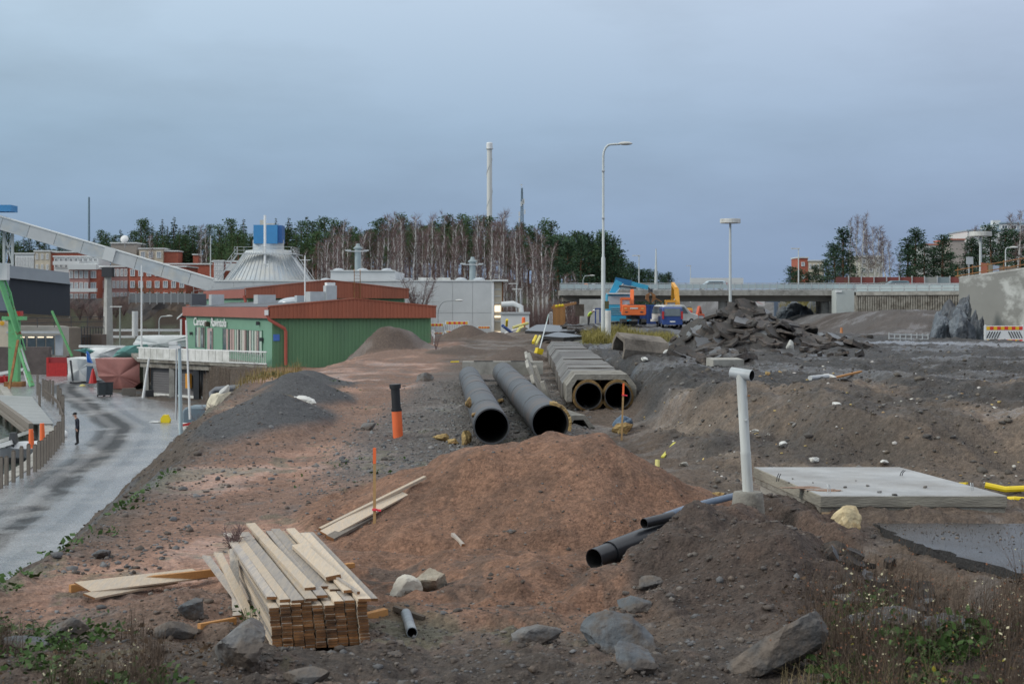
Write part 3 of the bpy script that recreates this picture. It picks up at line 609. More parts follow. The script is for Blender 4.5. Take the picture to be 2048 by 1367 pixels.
plank_px(HP(788, 1215, 0.035), HP(848, 1236, 0.035), .06, .05, 'dark wet stick lying right of the timber stub', 'dark_stick', [wood_dark, wood_dark])
plank_px(HP(905, 1068, 0.035), HP(926, 1090, 0.035), .05, .05, 'short splintered wood piece stuck in the sand heap', 'wood_splinter')
mb = MB(); mb.pipe(HP(812, 1226, .07), HP(824, 1264, .05), .056, .006, 16); mb.build('short_pipe', [mat('grey_pipe', (.22, .25, .28), .45, .3, 5, col2=(.40, .42, .44)), black_in], loc=P(818, 1265, 15.2), smooth=True, label='short stub of grey pipe lying right of the board stack', cat='pipe')
# --- survey stakes
def stake(px, py0, py1, D, label, tape, lean=0):
    D = HP(px, py1, .0).y if D < 30 else D; b = P(px, py1, D); tp = P(px, py0, D); b.z = min(b.z, G(b.x, b.y)) - .05; tp.x += lean
    t = thing('survey_stake', label, 'stake', tuple(b)); k = b.lerp(tp, .80)
    w = .042; mb = MB(); mb.beam(b, k, w, w * .6, up=(0, 1, 0)); mb.build('stake_rod', mat('stake_wood', (.46, .29, .13), .8, .2, 8), t)
    mb = MB(); mb.beam(k, tp, w * 1.08, w * .7, up=(0, 1, 0)); mb.build('marker_cap', stake_orange, t)
    tz = Vector((b.x + (tp.x - b.x) * tape, D - .02, b.z + (tp.z - b.z) * tape)); mb = MB(); mb.box(tz, (w * 1.5, w * 1.2, .03)); mb.beam(tz, tz + Vector((.10, -.02, -.01)), .01, .03); mb.build('tape_flag', pink_tape, t)
stake(749, 895, 1046, 22.2, 'wooden survey stake with orange top at the left toe of the sand heap', .22)
stake(1243, 766, 876, 38.3, 'wooden survey stake with orange top in front of the culvert mouth', .80, .05)
# --- manhole risers
def riser(px, y0, y1, ym, D, r, label, lean):
    b = P(px, y1, D); b.z = G(b.x, D) - .15; m = P(px + lean * .55, ym, D); tp = P(px + lean, y0, D)
    t = thing('manhole_riser', label, 'manhole riser', tuple(b))
    mb = MB(); mb.tube([b, m], r, 20); mb.build('orange_pipe', orange, t, smooth=True)
    mb = MB(); d = (tp - m).normalized(); mb.tube([m - d * .01, m + d * .05, m + d * .051, tp - d * .10, tp - d * .099, tp], [r * 1.04, r * 1.04, r * .88, r * .88, r * 1.12, r * 1.15], 20); mb.build('black_neck', black_plastic, t, smooth=True)
riser(797, 768, 887, 821, 35.5, .115, 'tall orange and black plastic riser standing by the big steel pipes', -7)
riser(829, 751, 769, 759, 70, .16, 'low orange manhole riser with black lid far down the track', 0)
# --- the two big steel pipes
def big_pipe(px, py, D, r, px2, py2, D2, label):
    p, q = P(px, py, D), P(px2, py2, D2); q.z = G(q.x, q.y) + r - .06
    t = thing('steel_pipe', label, 'pipe', (p.x, p.y, p.z - r)); mb = MB(); mb.pipe(p, q, r, .03, 40, segs=24, wob=.006); mb.build('shell', [steel_pipe, black_in], t, smooth=True)
    d = (q - p).normalized(); L = (q - p).length
    for k in range(1, 6):
        c = p + d * (L * k / 6 + rb.uniform(-1.2, 1.2)); mb = MB(); mb.pipe(c, c + d * .035, r + .007, .02, 40); mb.build('weld_band', [mat('weld_band', (.13, .12, .115), .6, .3, 5), black_in], t, smooth=True)
    return t, p, d
pl, lp, ld = big_pipe(983, 852, 33.2, .385, 938, 752, 58.5, 'left one of two large rusty grey steel pipes lying on gravel')
pr, rp, rd_ = big_pipe(1100, 846, 34.2, .41, 1006, 752, 60.5, 'right one of two large grey steel pipes, nearest the culvert')
def foam_lump(px, py, D, size, seed, label, m=foam_yellow, rz=0, name='insulation_foam', gz=True, rx=0):
    x = X_(px, D); v, f = rock_mesh(seed, size, 3, 14, .16); z = G(x, D) if gz else Z_(py, D)
    M = np.array(Matrix.Rotation(rz, 3, 'Z') @ Matrix.Rotation(rx, 3, 'X')); v = v @ M.T
    if gz: v[:, 2] -= v[:, 2].min() * .85
    mb = MB(); mb.add((v + np.array([x, D, z])).tolist(), f); return mb.build(name, m, loc=(x, D, z), smooth=False, label=label, cat='insulation foam')
foam_lump(886, 856, 35.0, (.20, .10, .09), 201, 'yellow foam scrap lying furthest left of the steel pipes')
foam_lump(905, 858, 34.6, (.16, .12, .08), 202, 'ragged yellow foam scrap between the furthest scrap and the left pipe')
foam_lump(932, 850, 34.4, (.12, .12, .22), 203, 'upright yellow foam shell leaning on the left steel pipe')
foam_lump(937, 806, 37.6, (.08, .2, .16), 204, 'tan foam piece stuck on the side of the left steel pipe', gz=False)
foam_lump(948, 829, 34.2, (.10, .10, .06), 205, 'tan foam flap at the mouth of the left steel pipe', gz=False)
mb = MB()
for k in range(12):
    an = -.45 + k * .155; rr = .41 + .03; c = rp + Vector((math.sin(an + .55) * rr, .02 + .10 * math.sin(k * 2.1), math.cos(an + .55) * rr)); mb.box(c, (.10, .5 + .25 * math.sin(k * 1.7), .055), ry=an + .55)
mb.build('foam_rim', foam_yellow, pr)
foam_lump(1000, 745, 48, (.10, .25, .08), 207, 'dark yellow foam scrap between the two steel pipes')
foam_lump(995, 800, 40, (.12, .3, .05), 208, 'flat foam flake on the gravel between the pipes')
# --- concrete beam across the far pipe ends
bl, br = P(925, 742, 61.5), P(1086, 737, 61.5); t = thing('concrete_beam', 'long pale concrete beam with dark openings across the far pipe ends', 'concrete beam', tuple(bl)); zc = (bl.z + .25)
mb = MB(); mb.box(((bl.x + br.x) / 2, 61.7, zc - .12), (br.x - bl.x, .8, .5)); mb.build('beam_body', concrete, t)
for cx in (.26, .72):
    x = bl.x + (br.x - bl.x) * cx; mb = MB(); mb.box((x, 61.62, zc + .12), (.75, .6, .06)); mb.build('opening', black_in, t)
# --- concrete culvert: two insulated pipes under a row of cover slabs
CU = thing('culvert', 'concrete culvert of grey cover slabs over two insulated pipes', 'culvert', (2.55, 45, 0))
def channel(cx, y0, L, W_, Ht, th, zt, R3=None, c=None):
    """an upside-down trough: flat top, chamfered shoulders, short legs"""
    w = W_ / 2; ch = .26
    outr = [(-w, -Ht), (-w, -ch * 1.3), (-w + ch, 0), (w - ch, 0), (w, -ch * 1.3), (w, -Ht)]
    inr = [(w - th, -Ht), (w - th, -ch * 1.3 - th * .35), (w - ch - th * .3, -th), (-w + ch + th * .3, -th), (-w + th, -ch * 1.3 - th * .35), (-w + th, -Ht)]
    prof = outr + inr; n = len(prof); mb = MB()
    vs = [Vector((x, yy, z)) for yy in (0, L) for x, z in prof]
    if R3 is not None: vs = [R3 @ p + c for p in vs]
    else: vs = [p + Vector((cx, y0, zt)) for p in vs]
    fs = [((i + 1) % n, i, n + i, n + (i + 1) % n) for i in range(n)]
    h = n // 2
    for k in range(h - 1): fs += [(k, k + 1, n - 2 - k, n - 1 - k)[::1], (n + n - 1 - k, n + n - 2 - k, n + k + 1, n + k)]
    return mb.add(vs, fs)
y = 45.2
for k in range(15):
    L = 2.9 + rb.uniform(-.1, .1); zt = .98 + rb.uniform(-.03, .03) + (.05 if k == 0 else 0)
    channel(2.56 + rb.uniform(-.04, .04) + k * .03, y, L - .10, 2.02, .80, .16, zt).build('cover_slab', concrete_old if k == 0 else mat('culvert_concrete', (.175, .165, .152), .5, .22, 1.5, bump=.3, bscale=18, col2=(.085, .070, .058), obj_rand=.18, c2w=(.40, .54)), CU); y += L
for k, cx in enumerate((2.20, 3.05)):
    mb = MB(); mb.pipe((cx, 45.0, .42), (cx, 60, .42), .385, .02, 32); o = mb.build('carrier_pipe', [mat('carrier_pipe', (.06, .06, .062), .5, .3, 4), black_in], CU, smooth=True)
    mb = MB(); mb.pipe((cx, 45.12, .42), (cx, 60, .42), .455, .07, 32, wob=.035); mb.build('foam_jacket', [mat('foam_jacket', (.24, .15, .06), .95, .4, 8, bump=.6, bscale=20), foam_yellow], CU, smooth=True)
mb = MB(); mb.box((2.56, 52, -.06), (2.1, 13, .12)); mb.build('base_slab', concrete_old, CU)
# broken slabs down the left side of the culvert
for k, (x, y, w, h, rz, rx, ry, lab) in enumerate([(1.32, 47.2, 1.3, .8, 1.5, .25, .15, 'dark broken slab leaning at the front left shoulder of the culvert'), (1.25, 51, 1.6, .9, 1.45, -.2, -.2, 'grey broken slab leaning on the culvert side, second from the mouth'), (1.22, 55.5, 1.9, .9, 1.6, .25, .1, 'wet grey slab leaning on the culvert side behind the second'),
        (1.2, 60.5, 2.2, 1.0, 1.5, -.15, -.1, 'long pale slab leaning midway along the culvert'), (1.2, 66.5, 2.4, 1.0, 1.55, .2, .2, 'pale slab leaning towards the far end of the culvert'), (1.25, 73, 2.5, 1.0, 1.5, -.1, -.1, 'small looking pale slab at the far end of the culvert side')]):
    z = G(x - .3, y); mb = MB(); mb.ext([(-w / 2, 0, -.1), (w / 2, 0, -.1), (w * .45, 0, h * .75), (w * .1, 0, h), (-w * .42, 0, h * .85)], (0, .12, 0))
    Mx = Matrix.Rotation(rz, 3, 'Z') @ Matrix.Rotation(-.42 + rx * .5, 3, 'X') @ Matrix.Rotation(ry, 3, 'Y'); c = Vector((x - .12, y, z)); mb.v = [tuple(Mx @ Vector(p) + c) for p in mb.v]
    mb.build('broken_slab', concrete_old if k < 3 else concrete, loc=(x, y, z), label=lab, cat='concrete slab')
# trough elements lying in front of and beside the culvert
mb = channel(0, 0, 3.0, .85, .30, .12, 0, R3=Matrix.Rotation(R(10), 3, 'Z') @ Matrix.Rotation(R(0), 3, 'Y'), c=Vector((1.72, 40.2, .20))); mb.build('concrete_trough', concrete_old, loc=(1.72, 40.2, 0), label='narrow concrete trough lying at the culvert mouth', cat='concrete trough')
Mx = Matrix.Rotation(R(-74), 3, 'Z') @ Matrix.Rotation(R(-6), 3, 'X'); Mx = Mx @ Matrix.Rotation(R(14), 3, 'Y'); mb = channel(0, 0, 1.7, 1.4, .70, .15, 0, R3=Mx, c=Vector((3.9, 56.2, G(5.0, 56) + .72))); mb.build('tilted_cover', mat('muddy_concrete', (.19, .165, .14), .85, .35, 2.5, bump=.6, bscale=14, col2=(.085, .072, .06), c2w=(.42, .55)), loc=(4.0, 56, .6), label='removed culvert cover resting upside on the mud right of the culvert', cat='concrete cover')
# blue sheeting stuffed with foam, in front of the culvert
bp_ = P(1246, 850, 39.6); t = thing('torn_pipe_jacket', 'blue torn pipe jacket with yellow foam inside, behind the survey stake', 'pipe jacket', (bp_.x, bp_.y, G(bp_.x, bp_.y)))
v, f = rock_mesh(211, (.30, .62, .27), 4, 20, .10); gz = G(bp_.x, bp_.y); mb = MB(); mb.add((v + np.array([bp_.x, bp_.y + .2, gz + .22])).tolist(), f); mb.build('blue_sheet', blue_film, t, smooth=True)
v, f = rock_mesh(212, (.27, .16, .20), 3, 20, .25); mb = MB(); mb.add((v + np.array([bp_.x - .03, bp_.y - .40, gz + .14])).tolist(), f); mb.build('foam_filling', foam_yellow, t)
# --- the square concrete chamber roof and its base
SZ = .34
cn = [P(1640, 990, 22.0), P(2015, 990, 22.0), P(1800, 934, 25.9), P(1506, 934, 25.9)]
cn = [Vector((p.x, p.y, SZ)) for p in cn]
CH = thing('concrete_chamber', 'square concrete chamber roof with rebar loops beside the upright pipe', 'concrete slab', tuple(cn[0]))
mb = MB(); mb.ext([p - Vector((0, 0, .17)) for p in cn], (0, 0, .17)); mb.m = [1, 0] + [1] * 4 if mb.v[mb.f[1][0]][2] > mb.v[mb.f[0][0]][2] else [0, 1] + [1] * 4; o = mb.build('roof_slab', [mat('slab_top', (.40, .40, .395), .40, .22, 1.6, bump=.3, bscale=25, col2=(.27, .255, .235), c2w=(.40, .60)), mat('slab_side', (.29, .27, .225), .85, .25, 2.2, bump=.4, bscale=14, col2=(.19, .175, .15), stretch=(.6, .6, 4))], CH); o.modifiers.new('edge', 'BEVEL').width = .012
ctr = sum(cn, Vector()) / 4
mb = MB(); mb.ext([ctr + (p - ctr) * .985 - Vector((0, 0, .25)) for p in cn], (0, 0, .078)); mb.build('slab_ledge', concrete_old, CH)
mb = MB(); mb.ext([ctr + (p - ctr) * .93 - Vector((0, 0, .95)) for p in cn], (0, 0, .698)); mb.build('chamber_wall', concrete, CH)
mb = MB(); mb.ext([cn[0] + Vector((.02, -.012, -.33)), cn[1] + Vector((-.9, -.012, -.27)), cn[1] + Vector((-.9, -.03, -.24)), cn[0] + Vector((.02, -.03, -.26))], (0, .01, .03)); mb.build('form_plank', mat('form_wood', (.30, .21, .13), .8, .25, 6), CH)
for (px, py, h, ln) in [(1553, 962, .12, .04), (1656, 1000, .13, -.01), (1800, 951, .09, .06), (1942, 980, .11, .0)]:
    D = (SZ * -1 + 3) / ((py - 612) / F) if False else (3 - SZ) * F / (py - HZ); D = min(max(D, 22.3), 25.6); b = Vector((X_(px, D), D, SZ)); mb = MB(); mb.tube([b, b + Vector((ln * .3, 0, h * .6)), b + Vector((ln, .02, h))], .007, 6); mb.tube([b + Vector((.035, .02, 0)), b + Vector((.035 + ln * .3, .02, h * .6)), b + Vector((.03 + ln, .02, h * .95))], .007, 6); mb.build('rebar_loop', galv if px > 1900 or px == 1656 else dark_metal, CH)
for (px, py, s, rz) in [(1600, 975, .40, .2), (1668, 1000 - 8, .30, -.3)]:   # sand spilt on the slab
    D = (3 - SZ) * F / (py - HZ); v, f = rock_mesh(px, (s, s * .55, .022), 3, 30, .3); v[:, 2] = np.maximum(v[:, 2], -.002); mb = MB(); mb.add((v + np.array([X_(px, D), min(D, 24.5) if py < 985 else 22.6, SZ + .004])).tolist(), f); o = mb.build('spilt_sand', mat('spilt_sand', (.26, .17, .125), .95, .25, 9, bump=.3), CH, smooth=True)
for px, py in [(1578, 966), (1626, 966), (1585, 958), (1712, 962), (1760, 985), (1735, 972), (1850, 975), (1790, 990), (1690, 975)]:
    D = (3 - SZ) * F / (py - HZ); k_ = rb.uniform(.4, 1.5); v, f = rock_mesh(px, (.028 * k_, .02 * k_, .014 * k_), 2, 8, .1); mb = MB(); mb.add((v + np.array([X_(px, D), D, SZ + .012])).tolist(), f); mb.build('grit_stone', rock, CH)
rod0, rod1 = P(1512, 968, 24.0), P(1575, 994, 22.6); mb = MB(); mb.tube([Vector((rod0.x - .1, 24.3, SZ - .22)), Vector((rod1.x, 22.55, SZ - .32))], .014, 8); mb.build('thin_rod', galv, loc=tuple(rod0), label='thin metal rod lying along the chamber side by the post foot', cat='rod')
foam_lump(1700, 1062, 21.0, (.24, .2, .22), 221, 'big lump of pale insulation foam under the chamber corner', foam_pale, name='insulation_foam')
# --- the upright pipe in its concrete foot
b = P(1496, 1012, 21.4); b.z = max(G(b.x, b.y) + .06, .24); t = thing('pipe_post', 'upright white pipe with open elbow in a concrete foot', 'pipe post', tuple(b))
mb = MB(); mb.lathe([(.25, -.3), (.205, .20), (.19, .225), (.09, .23)], 28, b); mb.build('concrete_foot', concrete_old, t, smooth=True)
tp = Vector((X_(1482, 21.4), 21.4, Z_(748, 21.4))); b2 = b + Vector((0, 0, .2)); mb = MB(); mb.tube([b2, b2.lerp(tp, .33), b2.lerp(tp, .34), b2.lerp(tp, .36), tp], [.072, .072, .074, .068, .068], 28); mb.build('pipe_shaft', mat('post_paint', (.60, .62, .60), .45, .12, 3, col2=(.42, .40, .36), stretch=(3, 3, .35), c2w=(.5, .66)), t, smooth=True)
mb = MB(); mb.pipe(tp + Vector((-.115, .10, .02)), tp + Vector((.135, -.09, -.015)), .076, .006, 28); mb.build('open_elbow', [mat('elbow_grey', (.40, .43, .45), .45, .2, 4), black_in], t, smooth=True)
for zz, m in ((.62, galv), (.82, rust)):
    q = b2.lerp(tp, zz); mb = MB(); mb.lathe([(.001, -.01), (.02, -.008), (.02, .012), (.001, .014)], 8, q + Vector((.03 if m is galv else .085, -.09 if m is galv else -.04, 0))); mb.build('bolt', m, t)
# --- broken asphalt corner
AZ = .03
def edge_poly():
    pts = [(1737, 1052, 21.6), (1770, 1075, 20.9), (1800, 1087, 20.2), (1835, 1105, 19.6), (1880, 1118, 19.1), (1925, 1140, 18.5), (1985, 1160, 18.0), (2075, 1190, 17.2), (2160, 1190, 16.9), (2160, 1030, 22.8), (1900, 1035, 22.3), (1770, 1040, 21.9)]
    q = [Vector((X_(a, d), min(d, 22.0 - (.6 if a > 1850 and d > 20 else 0)), AZ)) for a, b_, d in pts]; o = []
    for i in range(len(q)):
        a, b_ = q[i], q[(i + 1) % len(q)]; o.append(a)
        if i < 7:
            for k in range(1, 5):
                m = a.lerp(b_, k / 5); o.append(m + Vector((rb.uniform(-.05, .05), rb.uniform(-.09, .09), 0)))
    return o
ep = edge_poly(); mb = MB(); mb.ext([p - Vector((0, 0, .13)) for p in ep], (0, 0, .13)); mb.m[1] = 1 if True else 0
top_is = 1 if mb.f[1][0] >= len(ep) else 0
mb.m = [0] * len(mb.f); mb.m[1] = 1
mb.build('asphalt_sheet', [asphalt_edge, mat('wet_asphalt_corner', (.052, .056, .064), .16, .4, 1.6, bump=.25, bscale=45, col2=(.035, .032, .030))], loc=tuple(ep[0]), label='wet asphalt sheet with a broken dark edge above the weeds', cat='asphalt sheet')
# --- black drain pipes buried in the dirt heap
p, q = P(1188, 1117, 20.0), P(1345, 1056, 21.3); d = (q - p).normalized(); t = thing('drain_pipe', 'thick black plastic drain pipe sticking out of the dirt heap', 'pipe', tuple(p))
mb = MB(); mb.pipe(p, p + d * .34, .135, .01, 28); mb.build('pipe_end', [mat('black_pipe', (.022, .025, .032), .3, .2, 4), black_in], t, smooth=True)
mb = MB(); mb.pipe(p + d * .33, q, .152, .01, 28); mb.build('pipe_socket', [MATS['black_pipe'], black_in], t, smooth=True)
p, q = P(1288, 1046, 20.7), P(1345, 1032, 21.1); mb = MB(); mb.pipe(p, q, .068, .006, 20); mb.build('drain_pipe', [MATS['black_pipe'], black_in], loc=tuple(p), smooth=True, label='thinner black drain pipe end just above the thick one', cat='pipe')
pts = [P(1330, 1036, 21.2), P(1380, 1018, 21.6), P(1430, 1005, 22.0), P(1475, 994, 22.5)]; mb = MB(); mb.tube([p + Vector((0, 0, .03)) for p in pts], .05, 12); mb.build('cable_duct', mat('grey_blue_duct', (.15, .20, .28), .45, .15, 4), loc=tuple(pts[0]), smooth=True, label='grey-blue cable duct running up to the post foot', cat='cable duct')
# --- bits of debris in the field
def scrap(name, label, pts, r, m, cat, n=8, flat=None):
    pts = [Vector(p) for p in pts]; mb = MB()
    if flat: mb.beam(pts[0], pts[-1], flat[0], flat[1])
    else: mb.tube(pts, r, n)
    return mb.build(name, m, loc=tuple(pts[0]), label=label, cat=cat, smooth=not flat)
def on(px, D, up=.04): x = X_(px, D); return Vector((x, D, G(x, D) + up))
scrap('yellow_pipe', 'long split yellow pipe lying in the dirt beyond the slab', [on(1970, 27.6, .10), on(2010, 27.5, .10), on(2090, 27.3, .12)], .055, yellow, 'pipe')
scrap('yellow_pipe', 'short bent yellow pipe piece nearer than the long one', [on(2010, 26.3, .06), on(2030, 26.0, .08), on(2070, 26.0, .05)], .045, yellow, 'pipe')
scrap('yellow_scrap', 'small yellow plastic scrap left of the long yellow pipe', [on(1917, 28.0, .04), on(1934, 27.9, .04)], 0, yellow, 'plastic scrap', flat=(.10, .03))
scrap('duct_piece', 'pale yellow upright duct piece in the trench right of the sand heap', [on(1314, 29.5, -.02), on(1315, 29.6, .27)], .045, pale_yellow, 'duct')
scrap('yellow_strip', 'thin yellow strip lying on the trench slope', [on(1325, 33, .03), on(1350, 34.5, .05)], 0, mat('yellow_strip', (.6, .55, .08), .6, .1, 4), 'plastic strip', flat=(.07, .03))
scrap('orange_lath', 'orange wooden lath lying flat in the black mud', [on(1652, 45, .05), on(1722, 47, .05)], 0, wood_orange, 'lath', flat=(.09, .05))
scrap('corrugated_piece', 'short grey corrugated hose end beside the orange lath', [on(1620, 43.5, .06), on(1655, 44.5, .08)], .07, galv, 'hose')
scrap('yellow_mark', 'yellow plastic piece on the track before the far mounds', [on(901, 82, .05), on(918, 82, .05)], 0, yellow, 'plastic scrap', flat=(.14, .06))
for k, (px, D, s, lab) in enumerate([(1512, 34, .10, 'white foam crumb on the slope right of the post'), (1565, 31.5, .12, 'white foam crumb above the chamber roof'), (1675, 33, .13, 'white scrap highest on the slope right of the post'), (1628, 30.5, .10, 'grey white scrap lower on the slope'), (1768, 30, .12, 'pale scrap on the slope right of centre'), (1365, 31, .13, 'pale flat scrap in the trench bottom'), (1655, 45.5, .2, 'white scrap on the black mud'),
        (1340, 56, .25, 'white block by the removed culvert cover'), (1290, 54, .22, 'pale rubble piece left of the removed cover'), (612, 43, .35, 'white torn sheet on the dark gravel mound'), (588, 43.5, .2, 'small white flake beside the torn sheet')]):
    foam_lump(px, 0, D, (s * 1.2, s * .7, s * .45), 240 + k, lab, white_dirty if k != 5 else concrete, name='white_scrap', rz=k)
for k, (px, D, lab) in enumerate([(1436, 25.5, 'yellow leafy foam bits at the toe of the trench'), (1560, 47, 'orange yellow crumb on the mud behind the post'), (1535, 44, 'tan crumb on the mud just behind the post'), (1810, 27.8, 'brown foam scrap behind the chamber roof')]):
    foam_lump(px, 0, D, (.12, .10, .06), 260 + k, lab, foam_yellow, name='foam_crumb', rz=k)
c = P(1450, 748, 49); mb = MB(); mb.box((c.x, 49, G(c.x, 49) + .12), (1.0, .7, .3), rz=.2, rx=.06); mb.build('concrete_block', concrete, loc=tuple(c), label='pale concrete block lying in the mud behind the upright pipe', cat='concrete block')
# ================================================================== BUILDINGS
def basis(A, g):
    g = Vector((g[0], g[1], 0)).normalized(); l = Vector((-g.y, g.x, 0)); A = Vector((A[0], A[1], 0))
    return lambda s, t, z=0: A + g * s + l * t + Vector((0, 0, z))
def ribbed(mb, W_, s0, s1, zb, zt, off, pitch=.3, proud=.035):
    """a ribbed metal sheet: a backing plate and upright ribs; zt may be a function of s"""
    f = zt if callable(zt) else (lambda s: zt)
    n = max(2, int((s1 - s0) / pitch)); p = (s1 - s0) / n
    brk = sorted({s0, s1, *[b for b in (getattr(f, 'ridge', None),) if b and s0 < b < s1]})
    for a, b in zip(brk[:-1], brk[1:]): mb.ext([W_(a, off, zb), W_(b, off, zb), W_(b, off, f(b)), W_(a, off, f(a))], W_(0, .05, 0) - W_(0, 0, 0))
    for k in range(n):
        a = s0 + p * (k + .25); b = a + p * .5; mb.ext([W_(a, off - proud, zb + .004), W_(b, off - proud, zb + .004), W_(b, off - proud, f(b) - .004), W_(a, off - proud, f(a) - .004)], (W_(0, proud + .01, 0) - W_(0, 0, 0)))
def green_hall(A, g, L, T, zb, zf, ze, zr, label, zt0=None):
    W_ = basis(A, g); t = thing('green_hall', label, 'building', tuple(W_(0, 0, zb)))
    f = lambda s: ze + (zr - ze) * (1 - abs(s - L / 2) / (L / 2)); f.ridge = L / 2
    mb = MB(); mb.ext([W_(.03, .08, zb), W_(L - .03, .08, zb), W_(L - .03, T, zb), W_(.03, T, zb)], (0, 0, zf - zb + .3)); mb.build('wall', green_render, t)
    mb = MB(); ribbed(mb, W_, 0, L, zb, zf + .02, .0); mb.build('gable_cladding', green_wall, t)
    mb = MB(); ribbed(mb, W_, -.3, L + .3, zf, f, -.42, .3); mb.build('gable_fascia', red_sheet, t)
    mb = MB(); h = W_(0, .5, 0) - W_(0, 0, 0)
    for a, b in ((-.34, L / 2), (L / 2, L + .34)): mb.ext([W_(a, -.50, f(a)), W_(b, -.50, f(b)), W_(b, -.50, f(b) + .09), W_(a, -.50, f(a) + .09)], h)
    mb.build('gable_cap', red_sheet, t)
    pk = mat('side_fascia', (.36, .13, .10), .4, .08, .6)  # same red sheet as the gable; pinkish sky reflection put into the colour
    mb = MB(); mb.ext([W_(-.34, .0, zf), W_(-.34, T, zf), W_(-.34, T, ze - .02), W_(-.34, 0, ze - .02)], W_(.1, 0, 0) - W_(0, 0, 0)); mb.build('side_fascia', pk, t)
    mb = MB()
    for a, b in ((-.34, L / 2), (L / 2, L + .34)): mb.ext([W_(a, .02, f(a) - .02), W_(b, .02, f(b) - .02), W_(b, T, f(b) - .02), W_(a, T, f(a) - .02)], (0, 0, .03))
    mb.build('roof', roof_felt, t); return t, W_
GA, gd = (-18.7, 122), (.925, .38)
gh, GW = green_hall(GA, gd, 13.1, 36, -4.75, 2.05, 2.98, 3.56, 'green restaurant hall with rust-red gable fascia and white lettering')
def t_of(px): k = (px - 1024) / F; return -(18.7 + 122 * k) / (.38 + .925 * k)
cur = [mat('curtain_pale', (.52, .50, .46), .9, .1, 3), mat('curtain_rose', (.42, .30, .28), .9, .1, 3), mat('curtain_dark', (.10, .09, .085), .9, .2, 3), mat('curtain_mint', (.38, .48, .42), .9, .1, 3)]
rw = random.Random(12)
for pa, pb in ((391, 411), (446, 525)):
    ta, tb = t_of(pb), t_of(pa); zb, zt = -.95, 1.02; mb = MB(); v = GW(-.06, 0) - GW(0, 0)
    mb.ext([GW(0, ta, zb), GW(0, tb, zb), GW(0, tb, zt), GW(0, ta, zt)], v * .3); w = mb.build('window', glass, gh)
    mb = MB(); n = max(2, int((tb - ta) / 2.2))
    for k in range(n + 1):
        tt = ta + (tb - ta) * k / n; mb.ext([GW(0, tt - .05, zb), GW(0, tt + .05, zb), GW(0, tt + .05, zt), GW(0, tt - .05, zt)], v)
    mb.ext([GW(0, ta, zb - .08), GW(0, tb, zb - .08), GW(0, tb, zb), GW(0, ta, zb)], v); mb.ext([GW(0, ta, zt), GW(0, tb, zt), GW(0, tb, zt + .06), GW(0, ta, zt + .06)], v); mb.build('window_frame', green_render, w)
    tt = ta + .15
    while tt < tb - .5:
        wd = rw.uniform(.25, .9)
        if rw.random() < .75:
            mb = MB(); mb.ext([GW(-.03, tt, zb + .05), GW(-.03, min(tt + wd, tb - .1), zb + .05), GW(-.03, min(tt + wd, tb - .1), zt - .02), GW(-.03, tt, zt - .02)], v * .25); mb.build('curtain', rw.choice(cur), w)
        tt += wd + rw.uniform(.05, .5)
ta, tb = t_of(426), t_of(416); mb = MB(); mb.ext([GW(0, ta, -1.5), GW(0, tb, -1.5), GW(0, tb, .98), GW(0, ta, .98)], GW(-.08, 0) - GW(0, 0)); dr = mb.build('door', mat('door_rose', (.45, .33, .33), .6, .15, 2), gh)
mb = MB(); mb.ext([GW(-.09, ta + .2, -1.3), GW(-.09, ta + .9, -1.3), GW(-.09, ta + .9, .7), GW(-.09, ta + .2, .7)], GW(-.02, 0) - GW(0, 0)); mb.build('door_pane', glass, dr)
def text(s, size, o3, xdir, parent, m, name='lettering', ext=.02, shear=.15, width=1):
    cu = bpy.data.curves.new(name, 'FONT'); cu.body = s; cu.size = size; cu.extrude = ext;  cu.shear = shear; cu.offset = .012 * size
    o = bpy.data.objects.new(name, cu); COL.objects.link(o); x = Vector(xdir).normalized(); z = Vector((0, 0, 1)); y = x.cross(z)
    M = Matrix((x, z, y)).transposed().to_4x4(); M.translation = o3; cu.materials.append(m); o.parent = parent
    me = bpy.data.meshes.new_from_object(o.evaluated_get(bpy.context.evaluated_depsgraph_get())); me.name = name; bpy.data.objects.remove(o); w0 = max(v.co.x for v in me.vertices)
    for v in me.vertices: v.co.x *= width / w0
    o = bpy.data.objects.new(name, me); COL.objects.link(o); o.parent = parent
    l, rz = ROOT[parent.name]; o.matrix_local = (Matrix.Translation(l) @ Matrix.Rotation(rz, 4, 'Z')).inverted() @ M; return o
xd = GW(0, 0) - GW(0, 1)
for s, px, p2 in (('Canoen', 389, 415), ('Ravintola', 423.5, 455)): text(s, 1.05 if s[0] == 'C' else 1.05, GW(-.10, t_of(px), 1.18), xd, gh, white, width=t_of(px) - t_of(p2))
mb = MB(); mb.box(GW(-.2, t_of(418), 1.35), (.3, .7, .45), rz=.4); mb.build('door_lamp', wood_dark, gh)
for px in (385, 519, 526): mb = MB(); mb.box(GW(-.15, t_of(px), .35 if px != 519 else 1.62), (.25, .25, .3)); mb.build('wall_lamp', dark_metal, gh)
mb = MB(); q = [GW(-.45, -.2, 2.35), GW(-.30, -.3, 1.95), GW(.9, -.35, 1.25), GW(1.0, -.32, 1.0), GW(1.0, -.32, -1.6)]; mb.tube(q, .13, 8); mb.build('downpipe', mat('downpipe_red', (.42, .10, .07), .5, .08, 2), gh, smooth=True)
mb = MB(); mb.box(GW(-.5, -.25, 2.5), (.3, .3, .4)); mb.build('gutter_outlet', white, gh)
mb = MB(); mb.box(GW(.32, -.07, .55), (.5, .04, .5), rz=math.atan2(.38, .925)); mb.build('number_plate', mat('sign_blue', (.08, .20, .62), .5, .05, 3), gh)
